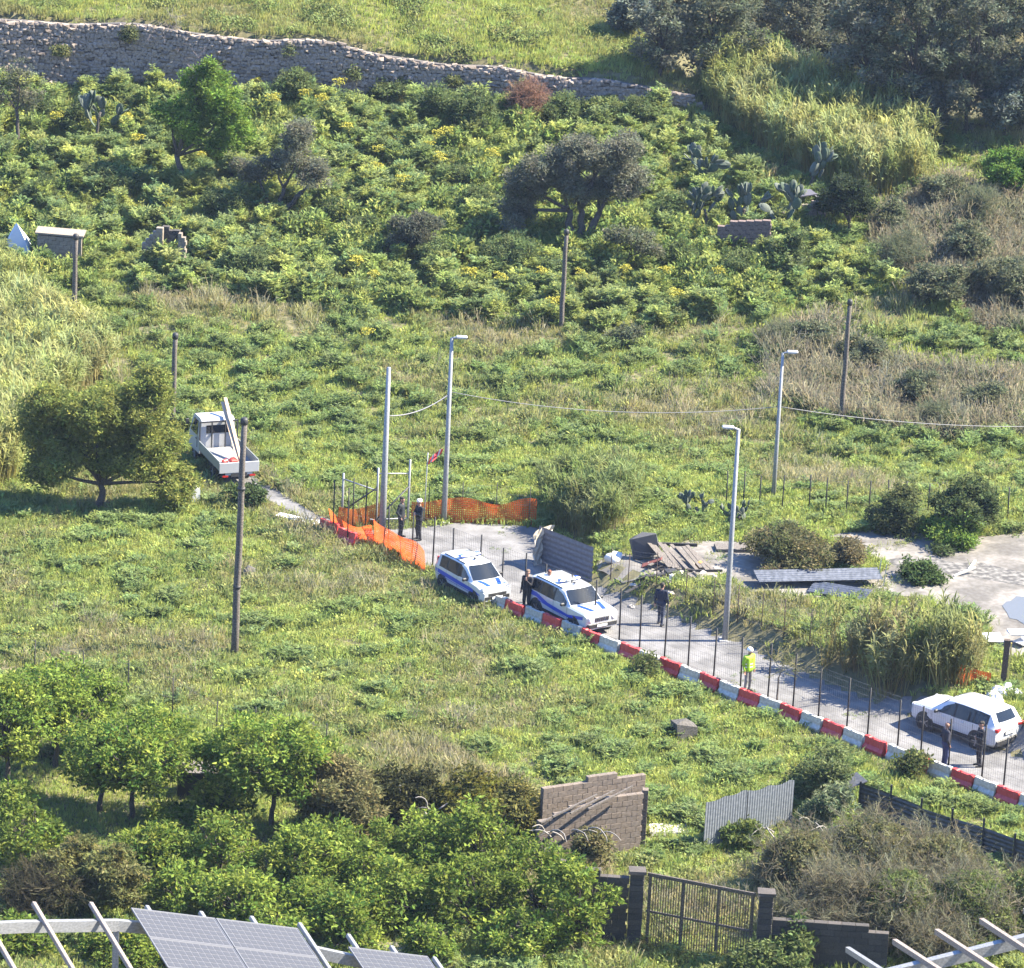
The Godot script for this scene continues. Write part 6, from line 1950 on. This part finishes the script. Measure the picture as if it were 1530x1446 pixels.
	# the wood across the ravine
	var wood_trees := [[Vector3(6.66, 6.86, -240.19), 4.36, 3.51], [Vector3(9.43, 6.32, -241.54), 6.17, 5.29], [Vector3(15.35, 2.35, -259.41), 6.35, 5.3], [Vector3(17.46, 5.73, -239.19), 6.94, 5.6], [Vector3(19.87, 5.23, -238.06), 8.5, 5.92], [Vector3(22.72, 5.36, -237.49), 7.57, 5.22], [Vector3(26.93, 5.43, -237.95), 7.97, 5.22], [Vector3(17.49, 3.16, -261.42), 6.39, 6.48], [Vector3(23.13, 2.97, -261.76), 7.55, 7.25], [Vector3(27.85, 3.3, -262.2), 7.37, 7.26], [Vector3(12.17, 3.8, -263.46), 5.84, 6.52], [Vector3(8.12, 4.47, -264.86), 4.3, 5.01], [Vector3(20.46, 4.04, -264.24), 5.85, 6.54], [Vector3(25.92, 4.11, -265.15), 5.87, 6.56]]
	for k in wood_trees.size():
		var w: Array = wood_trees[k]
		var c := Color(0.085, 0.10, 0.065).lerp(Color(0.15, 0.155, 0.105), rf(0, 1))
		tree("evergreen_oak", "dark evergreen tree in the shady wood across the ravine", "tree", "dark trees of the far wood", w[0], tufts(w[2], w[1] * 0.05, w[1], 26), {"split": 0, "trunk": 0.10, "fork": Vector3(0, w[1] * 0.3, 0), "color": c, "color2": c * 1.5, "density": 9.0, "size": 1.35, "gap": -0.35})
	for e in [[[Vector3(12.29, 6.11, -242.12), 3.1, 3.36]][0], [[Vector3(24.71, 5.42, -237.66), 4.34, 4.52]][0], [[Vector3(20.65, 5.16, -237.6), 2.78, 3.13]][0], [[Vector3(5.24, 7.88, -244.94), 2.61, 3.21]][0]]:
		var pale: bool = e[0].x > 20.0 or e[0].x < 6.0
		shrub("pale_shrub" if pale else "leafy_shrub", "pale grey green shrub at the lower edge of the dark wood" if pale else "lighter green leafy shrub in front of the dark wood", "pale shrubs by the wood" if pale else "leafy shrubs by the wood", e[0], e[2], e[1], {"color": Color(0.11, 0.13, 0.10) if pale else Color(0.09, 0.14, 0.05), "color2": Color(0.17, 0.20, 0.17) if pale else Color(0.15, 0.21, 0.08), "density": 14.0, "size": 1.2})
	for e in [[-24.5, 1.6], [-21.0, 2.2], [-16.5, 0.9], [-12.6, 1.9], [-9.2, 1.1], [-4.0, 0.8], [-0.5, 0.6]]:
		var wp := Vector3(e[0], hgt(e[0], pl(WX, WD, e[0]) - 0.5) + e[1], -pl(WX, WD, e[0]) + 0.45)
		shrub("wall_weed", "weed tuft growing out of the stone wall face", "weeds in the stone wall", wp, rf(0.7, 1.2), rf(0.5, 0.9), {"color": Color(0.10, 0.125, 0.05), "color2": Color(0.19, 0.20, 0.08), "leaf": "fine", "density": 12.0, "trunk": 0.02})
	# cacti
	for e in [[[[Vector3(-21.77, 3.89, -231.78), 2.65, 2.89]][0], "prickly pear with dark trunk in front of the stone wall"], [[[Vector3(9.07, 3.41, -229.87), 1.6, 1.76]][0], "prickly pear standing on the bright grass terrace"], [[[Vector3(14.43, 3.68, -229.7), 1.98, 1.35]][0], "tall narrow prickly pear beside the yellow reed thicket"], [[[Vector3(17.06, 3.69, -230.88), 1.12, 1.7]][0], "prickly pear above the dense dark tree"], [[[Vector3(8.86, 2.4, -225.58), 1.89, 2.5]][0], "wide prickly pear at the left of the brown wall"], [[[Vector3(10.84, 2.58, -225.3), 1.89, 2.66]][0], "wide prickly pear right above the brown wall"], [[[Vector3(12.83, 2.67, -225.32), 1.72, 2.33]][0], "wide prickly pear past the end of the brown wall"], [[[Vector3(7.7, 0.9, -184.59), 1.84, 2.22]][0], "prickly pear in weeds between reed bush and street lamp"], [[[Vector3(9.49, 0.9, -183.99), 1.46, 1.66]][0], "low prickly pear in weeds near the street lamp"]]:
		prickly_pear(e[1], e[0][0], e[0][1] * (1.3 if e[0][0].z < -205.0 else 0.6), e[0][2] * 1.1)
	flowering_fennel()
	# scattered shrubs of the slope
	var slope := [[Vector3(-25.1, 4.12, -234.06), 1.58, 2.06], [Vector3(-23.19, 3.94, -233.01), 1.75, 1.71], [Vector3(-12.25, 5.25, -237.2), 1.78, 2.08], [Vector3(-7.26, 5.17, -238.6), 1.36, 2.44], [Vector3(-4.89, 4.87, -235.87), 1.84, 2.77], [Vector3(-2.95, 4.75, -234.57), 2.29, 3.1], [Vector3(1.7, 4.65, -236.68), 1.78, 2.43], [Vector3(3.94, 4.96, -237.34), 1.35, 2.78], [Vector3(6.02, 5.12, -237.41), 1.35, 2.43], [Vector3(-20.14, 2.84, -225.55), 1.37, 2.33], [Vector3(-14.67, 2.54, -223.81), 1.53, 2.64], [Vector3(-2.14, 2.61, -225.31), 1.71, 2.66], [Vector3(-3.26, 3.3, -229.1), 1.04, 1.69], [Vector3(-4.4, 1.64, -219), 1.51, 2.27], [Vector3(-0.35, 1.6, -219.9), 1.68, 2.93], [Vector3(-7.66, 2.17, -222.66), 1.02, 1.97], [Vector3(-24.01, 2.56, -224.53), 1.2, 1.99], [Vector3(-17.85, 1.88, -222.47), 1.36, 2.3], [Vector3(-13, 1.48, -216.78), 1.4, 2.57], [Vector3(13.15, 2.04, -220.18), 1.85, 2.6], [Vector3(10.38, 1.88, -219.62), 1.28, 2.27], [Vector3(-7.81, 3.83, -232.32), 1.05, 1.71], [Vector3(1.62, 1.53, -218.08), 1.17, 1.94], [Vector3(-9.55, 2.39, -224.05), 1.19, 1.98], [Vector3(-21.17, 3.04, -225.89), 1.37, 2], [Vector3(7.53, 2.62, -226.44), 1.55, 2], [Vector3(7.47, 1.81, -220.57), 1.35, 1.96], [Vector3(-14.86, 3.52, -230.73), 0.87, 1.36]]
	for k in slope.size():
		var s: Array = slope[k]
		shrub("slope_shrub", "rounded green shrub growing at the foot of the stone wall" if k < 9 else "rounded dark green shrub among the fennel of the slope", "shrubs at the stone wall foot" if k < 9 else "dark shrubs of the slope", s[0], s[2], s[1], {"color": Color(0.08, 0.11, 0.04), "color2": Color(0.16, 0.20, 0.075), "leaf": "small" if k % 2 else "fine", "density": 11.0, "gap": -0.12})
	var brushy := [[Vector3(18.46, 2.08, -221.61), 1.86, 2.62], [Vector3(20, 1.63, -217.45), 2, 3.22], [Vector3(21.8, 2.18, -222.49), 2.21, 2.96], [Vector3(23.46, 1.59, -218.23), 2.34, 3.55], [Vector3(22.92, 3.21, -227.15), 1.55, 2.68], [Vector3(21.02, 3.63, -229.16), 1.32, 2.7], [Vector3(18.24, 2.74, -226.75), 1.38, 2.01], [Vector3(13.65, 0.76, -211.31), 1.31, 2.83], [Vector3(12.07, 0.76, -211.03), 1.14, 1.88], [Vector3(16.09, 0.55, -209.65), 1.46, 2.81], [Vector3(18.29, 0.29, -205), 1.44, 2.45], [Vector3(21.26, 0.19, -203.75), 1.43, 2.74], [Vector3(18.97, 0.15, -201.44), 1.26, 2.11], [Vector3(5.16, 0.63, -210.27), 1.24, 1.88]]
	for k in brushy.size():
		var s: Array = brushy[k]
		shrub("brown_shrub", "twiggy brown and olive shrub in the brush below the dark wood" if k < 7 else "twiggy brown and olive shrub on the level ground near the slender dark pole", "brown shrubs below the wood" if k < 7 else "brown shrubs near the slender pole", s[0], s[2], s[1], {"color": Color(0.095, 0.115, 0.06), "color2": Color(0.18, 0.19, 0.11), "leaf": "twig" if k % 4 == 0 else "small", "density": 11.0})
	# round tree and bushes round the lane
	g = [[Vector3(-17.3, -0.09, -185.01), 6.26, 6.97]][0]
	tree("bushy_tree", "broad dark tree with yellowish crown edge beside the flatbed truck", "tree", "", g[0], [
		[Vector3(-1.6, g[1] * 0.48, 0), Vector3(1.6, 1.5, 1.6)], [Vector3(0.3, g[1] * 0.62, 0.3), Vector3(2.0, 1.5, 1.9)], [Vector3(2.3, g[1] * 0.76, 0), Vector3(1.5, 1.3, 1.5)], [Vector3(2.4, g[1] * 0.42, 0.2), Vector3(1.5, 1.4, 1.5)], [Vector3(3.2, g[1] * 0.22, 0), Vector3(1.2, 0.9, 1.1)], [Vector3(-1.4, g[1] * 0.72, 0), Vector3(1.3, 0.9, 1.3)], [Vector3(0.8, g[1] * 0.34, 0.4), Vector3(1.4, 0.8, 1.3)], [Vector3(-2.2, g[1] * 0.28, 0), Vector3(1.0, 0.8, 1.0)]],
		{"trunk": 0.15, "fork": Vector3(0.25, 1.1, 0), "color": Color(0.125, 0.155, 0.045), "color2": Color(0.26, 0.28, 0.065), "leaf": "fine", "density": 17.0, "gap": -0.2, "split": 9})
	for e in [[[[Vector3(-10.86, 0, -185.92), 1.06, 1.68]][0], "dark leafy bush at the foot of the tall wooden pole", Color(0.05, 0.08, 0.03), Color(0.10, 0.14, 0.05), "broad"], [[[Vector3(11.36, 0.9, -178.91), 1.8, 3.78]][0], "broad brown and green bush between hut rubble and bare ground", Color(0.085, 0.10, 0.035), Color(0.19, 0.165, 0.085), "fine"], [[[Vector3(13.75, 0.9, -179.1), 1.29, 1.62]][0], "brown brushy bush behind the bluish roofing sheets", Color(0.13, 0.11, 0.055), Color(0.20, 0.17, 0.09), "fine"], [[[Vector3(16.03, 0.9, -184.38), 2.04, 2.64]][0], "dark thorny bush at the back of the clearing", Color(0.06, 0.08, 0.035), Color(0.13, 0.15, 0.06), "small"], [[[Vector3(18.94, 0.9, -184.3), 2.42, 3.74]][0], "large dark bush behind the bright green bushes", Color(0.05, 0.075, 0.03), Color(0.11, 0.14, 0.05), "small"], [[[Vector3(18.46, 0.9, -182.76), 1.45, 2.2]][0], "bright green low bush on the clearing edge", Color(0.10, 0.17, 0.03), Color(0.17, 0.25, 0.05), "small"], [[[Vector3(17.52, 0.9, -183.91), 0.93, 1.38]][0], "small bright green bush left of the larger ones", Color(0.10, 0.17, 0.03), Color(0.17, 0.25, 0.05), "small"], [[[Vector3(16.65, 0.9, -178.05), 0.85, 1.75]][0], "low dark bush beside the pale sticks", Color(0.05, 0.08, 0.025), Color(0.10, 0.15, 0.05), "small"], [[[Vector3(17.63, 0.9, -181.53), 0.4, 0.82]][0], "tiny dark bush alone on the bare clearing", Color(0.05, 0.08, 0.03), Color(0.10, 0.13, 0.05), "fine"], [[[Vector3(11.58, 0.04, -155.31), 2.48, 2.38]][0], "tall olive green bush between barriers and dark sheet fence", Color(0.09, 0.12, 0.045), Color(0.16, 0.19, 0.075), "fine"], [[[Vector3(15.01, 0, -158.77), 1.09, 1.22]][0], "weedy bush growing over a barrier near the white car", Color(0.07, 0.10, 0.03), Color(0.15, 0.16, 0.06), "small"], [[[Vector3(5.46, 0, -167.92), 0.95, 1.02]][0], "small weed tuft growing over the barrier row", Color(0.09, 0.12, 0.04), Color(0.16, 0.17, 0.07), "fine"]]:
		shrub("roadside_bush", e[1], "", e[0][0], e[0][2], e[0][1], {"color": e[2], "color2": e[3], "leaf": e[4], "density": 15.0})
	tree("roadside_sapling", "thin bare sapling growing through the lane fence", "tree", "", Vector3(10.37, 0, -165.7), [[Vector3(0.1, 1.7, 0), Vector3(0.5, 0.7, 0.4)]], {"trunk": 0.035, "fork": Vector3(0, 1.0, 0), "color": Color(0.17, 0.17, 0.07), "leaf": "twig", "density": 4.0})
	# citrus garden in front
	var lime := Color(0.085, 0.15, 0.028)
	var leafy := Color(0.28, 0.34, 0.06)
	for e in [[[[Vector3(-15.81, -0.01, -155.69), 3.69, 5.02]][0], "citrus tree with dark trunk on the short lawn edge"], [[[Vector3(-17.35, -0.05, -153.01), 4.34, 4]][0], "citrus tree at the lawn beside the frame of trees"], [[[Vector3(-12.75, -0.04, -151.09), 3.86, 5]][0], "citrus tree with low forked trunk before the garden hut"], [[[Vector3(-13.83, -0.03, -151.72), 2.93, 2.57]][0], "slim crooked citrus tree between two forked ones"], [[[Vector3(-7.76, 0.01, -150.69), 4.02, 5.34]][0], "dense round citrus tree right of the garden hut"]]:
		var a: Array = e[0]
		tree("citrus_tree", e[1], "tree", "", a[0], tufts(a[2] * 1.1, a[1] * 0.28, a[1] * 1.03, 28), {"split": 0, "trunk": 0.10, "fork": Vector3(0.1, a[1] * 0.32, 0), "color": lime, "color2": leafy, "leaf": "broad", "density": 9.5, "gap": -0.02})
	var rows := [[Vector3(-15.76, 0.1, -146.45), 2.07, 2.72], [Vector3(-11.33, 0.03, -146.28), 1.95, 3.17], [Vector3(-9.19, -0.05, -146.46), 2.32, 2.94], [Vector3(-6.65, 0.04, -145.69), 2.31, 3.15], [Vector3(-4.29, -0.06, -145.95), 1.71, 2.93], [Vector3(-2.55, -0.04, -147.87), 2.09, 2.97], [Vector3(-0.49, 0, -147.72), 2.46, 2.96], [Vector3(-2.94, -0.03, -142.93), 2.04, 3.1], [Vector3(-0.72, -0.05, -142.96), 2.4, 3.32], [Vector3(1.49, 0.02, -143.9), 2.65, 3.34], [Vector3(2.83, 0.03, -141.82), 2.74, 2.64], [Vector3(-5.77, 0.11, -141.97), 1.91, 3.08], [Vector3(-8.21, 0.02, -142.15), 2.03, 2.87], [Vector3(-10.29, -0.02, -143.4), 1.44, 2.44], [Vector3(-4.6, 0.02, -140.69), 1.66, 2.4], [Vector3(1.08, 0.02, -140.73), 1.47, 2.62], [Vector3(-1.97, 0.03, -140.45), 1.42, 2.18], [Vector3(-6.96, 0.02, -139.85), 1.3, 2.39], [Vector3(-15.02, 0.11, -138.95), 1.29, 2.38], [Vector3(-11.87, -0.06, -138.92), 1.41, 2.59], [Vector3(-9.51, -0.03, -139.13), 1.18, 2.16], [Vector3(-11.18, -0.14, -149.99), 1.44, 2.2], [Vector3(-9.55, -0.06, -151.37), 1.58, 2.1], [Vector3(-5.83, 0.02, -147.29), 1.91, 2.73], [Vector3(-16.61, 0, -149.87), 1.61, 2.19], [Vector3(-4.12, 0, -142.15), 1.55, 2.43]]
	for k in rows.size():
		var a: Array = rows[k]
		tree("citrus_bush", "low leafy citrus bush right behind the solar panel frame" if a[0].z > -140.5 else "low leafy citrus bush in the crowded garden rows", "shrub", "citrus bushes behind the frame" if a[0].z > -140.5 else "citrus bushes of the garden rows", a[0], tufts(a[2] * 1.15, -0.1, a[1] * rf(0.85, 1.2), 21), {"split": 0, "trunk": 0.06, "fork": Vector3(0, a[1] * 0.25, 0), "color": lime * rf(0.75, 1.0), "color2": leafy * rf(0.75, 1.0), "leaf": "broad", "density": 10.5, "gap": -0.06})
	for e in [[[[Vector3(-13.41, 0.02, -143.35), 2.33, 3.78]][0], "olive green bush with brownish leaves among the citrus", Color(0.11, 0.12, 0.04), Color(0.20, 0.19, 0.07), "small"], [[[Vector3(-14.87, 0, -142.51), 1.84, 2.87]][0], "dark twiggy bush with bare stems behind the solar panels", Color(0.05, 0.05, 0.03), Color(0.10, 0.09, 0.05), "twig"], [[[Vector3(-5.53, 0.04, -150.28), 3.1, 3.47]][0], "brownish olive bush beside the vine covered mound", Color(0.13, 0.125, 0.055), Color(0.20, 0.18, 0.08), "fine"], [[[Vector3(-3.02, 0.01, -151.29), 2.3, 3.49]][0], "dark vine mound with pale dead branches", Color(0.045, 0.05, 0.022), Color(0.09, 0.09, 0.03), "small"], [[[Vector3(-0.81, 0, -151.6), 2.31, 3.97]][0], "dark vine mound with yellowish top leaves", Color(0.055, 0.06, 0.025), Color(0.19, 0.18, 0.03), "small"], [[[Vector3(0.83, 0.06, -151.05), 2.12, 2.33]][0], "yellowish vine tangle climbing the ruined shed", Color(0.12, 0.12, 0.04), Color(0.22, 0.20, 0.06), "small"], [[[Vector3(3.39, 0.08, -148.33), 1.85, 1.6]][0], "dry vine leaves hanging before the shed wall", Color(0.14, 0.13, 0.06), Color(0.22, 0.21, 0.09), "small"], [[[Vector3(8.97, 0.01, -140.82), 1.02, 2.62]][0], "green ivy on the ground in front of the metal gate", Color(0.09, 0.13, 0.04), Color(0.17, 0.21, 0.08), "broad"], [[[Vector3(9.96, 0.01, -141.12), 1.66, 1.75]][0], "green ivy climbing the pillar beside the dry bramble", Color(0.08, 0.12, 0.035), Color(0.15, 0.19, 0.07), "broad"], [[[Vector3(8.65, 0, -151.47), 0.85, 1.4]][0], "green weed bush in front of the grey sheet fence", Color(0.09, 0.13, 0.035), Color(0.16, 0.20, 0.06), "small"], [[[Vector3(11.65, 0.08, -153.31), 1.9, 1.89]][0], "grey green bush with pale twigs at the sheet fence end", Color(0.10, 0.13, 0.06), Color(0.18, 0.21, 0.12), "fine"]]:
		shrub("garden_bush", e[1], "", e[0][0], e[0][2], e[0][1], {"color": e[2], "color2": e[3], "leaf": e[4], "density": 16.0})
	var brambles := [[Vector3(10.46, -0.04, -147.43), 2.46, 3.42], [Vector3(12.89, -0.03, -148.02), 2.83, 4.34], [Vector3(15.27, -0.1, -147.61), 2.58, 3.88], [Vector3(11.28, 0.09, -143.54), 2.64, 3.78], [Vector3(13.52, -0.04, -143.57), 2.89, 4], [Vector3(15.88, -0.03, -143.82), 2.89, 4.01], [Vector3(17.85, -0.05, -144.67), 2.66, 3.36], [Vector3(14.53, -0.03, -142.03), 2.15, 3.31]]
	for k in brambles.size():
		var s: Array = brambles[k]
		var root := shrub("dry_bramble", "tangled brown dry bramble mound beside the dark sheet fence", "dry brambles by the sheet fence", s[0], s[2], s[1], {"color": Color(0.12, 0.11, 0.07), "color2": Color(0.20, 0.19, 0.12), "leaf": "twig", "density": 9.0, "gap": -0.3})
		if k in [0, 1, 2, 4, 5, 6]:
			var where := []
			var tint := []
			for i in 800:
				var d := rand_dir()
				where.append(Transform3D(Basis(rand_dir(), rf(0, TAU)).scaled(Vector3.ONE * rf(0.5, 0.9)), Vector3(d.x * s[2] * 0.42, absf(d.y) * s[1] * 0.85, d.z * s[2] * 0.42)))
				tint.append(vary(Color(0.16, 0.20, 0.065) if k > 2 else Color(0.18, 0.18, 0.08), 0.3))
			var lv := crowd("leaves", protos.small, leaf_mat("leaves", 0.9), where, tint)
			lv.set_meta("kind", "stuff")
			root.add_child(lv, true)
	dead_branches("pale curved dead branches on the vine mound", Vector3(-2.06, -0.04, -150.44), 16, 2.6, 2.3)
	dead_branches("dead vine stems hanging over the ruined shed corner", Vector3(2.24, 0.11, -148.11), 12, 2.6, 2.2)
	dead_branches("bare pale twigs above the brown dry bramble", Vector3(10.49, 0.07, -151.06), 8, 2.0, 1.3)

func _ready() -> void:
	# camera, sky, sun, exposure
	var cam := Camera3D.new()
	cam.name = "camera"
	cam.position = Vector3(0, 62, 0)
	cam.rotation_degrees = Vector3(-18, 0, 2.8)
	cam.fov = 11.79
	cam.near = 1.0
	cam.far = 2000.0
	cam.current = true
	add_child(cam)
	var env := Environment.new()
	env.background_mode = Environment.BG_SKY
	var sky := Sky.new()
	var psm := ProceduralSkyMaterial.new()
	psm.sky_top_color = Color(0.30, 0.46, 0.72)
	psm.sky_horizon_color = Color(0.66, 0.76, 0.88)
	psm.sky_curve = 0.15
	psm.ground_bottom_color = Color(0.2, 0.22, 0.16)
	psm.ground_horizon_color = Color(0.55, 0.6, 0.62)
	sky.sky_material = psm
	env.sky = sky
	env.background_energy_multiplier = 0.8
	env.tonemap_mode = Environment.TONE_MAPPER_LINEAR
	env.tonemap_exposure = 5.0
	env.sdfgi_enabled = true
	env.ssao_enabled = true
	env.ssil_enabled = true
	env.fog_enabled = true
	env.fog_density = 0.00008
	env.fog_light_color = Color(0.75, 0.83, 0.95)
	var we := WorldEnvironment.new()
	we.name = "environment"
	we.environment = env
	add_child(we)
	var sun := DirectionalLight3D.new()
	sun.name = "sun"
	add_child(sun)
	sun.look_at_from_position(Vector3(0.95, 1.0, -0.12), Vector3.ZERO)
	sun.light_energy = 1.6
	sun.light_color = Color(1.0, 0.96, 0.88)
	sun.light_angular_distance = 0.5
	sun.shadow_enabled = true

	rng.seed = 4711
	for n in [[noise_a, 11], [noise_b, 23], [noise_c, 37]]:
		n[0].seed = n[1]
		n[0].noise_type = FastNoiseLite.TYPE_SIMPLEX_SMOOTH
		n[0].frequency = 0.035
		n[0].fractal_octaves = 3
	make_protos()
	make_zones()
	land()
	cover()
	build_all()
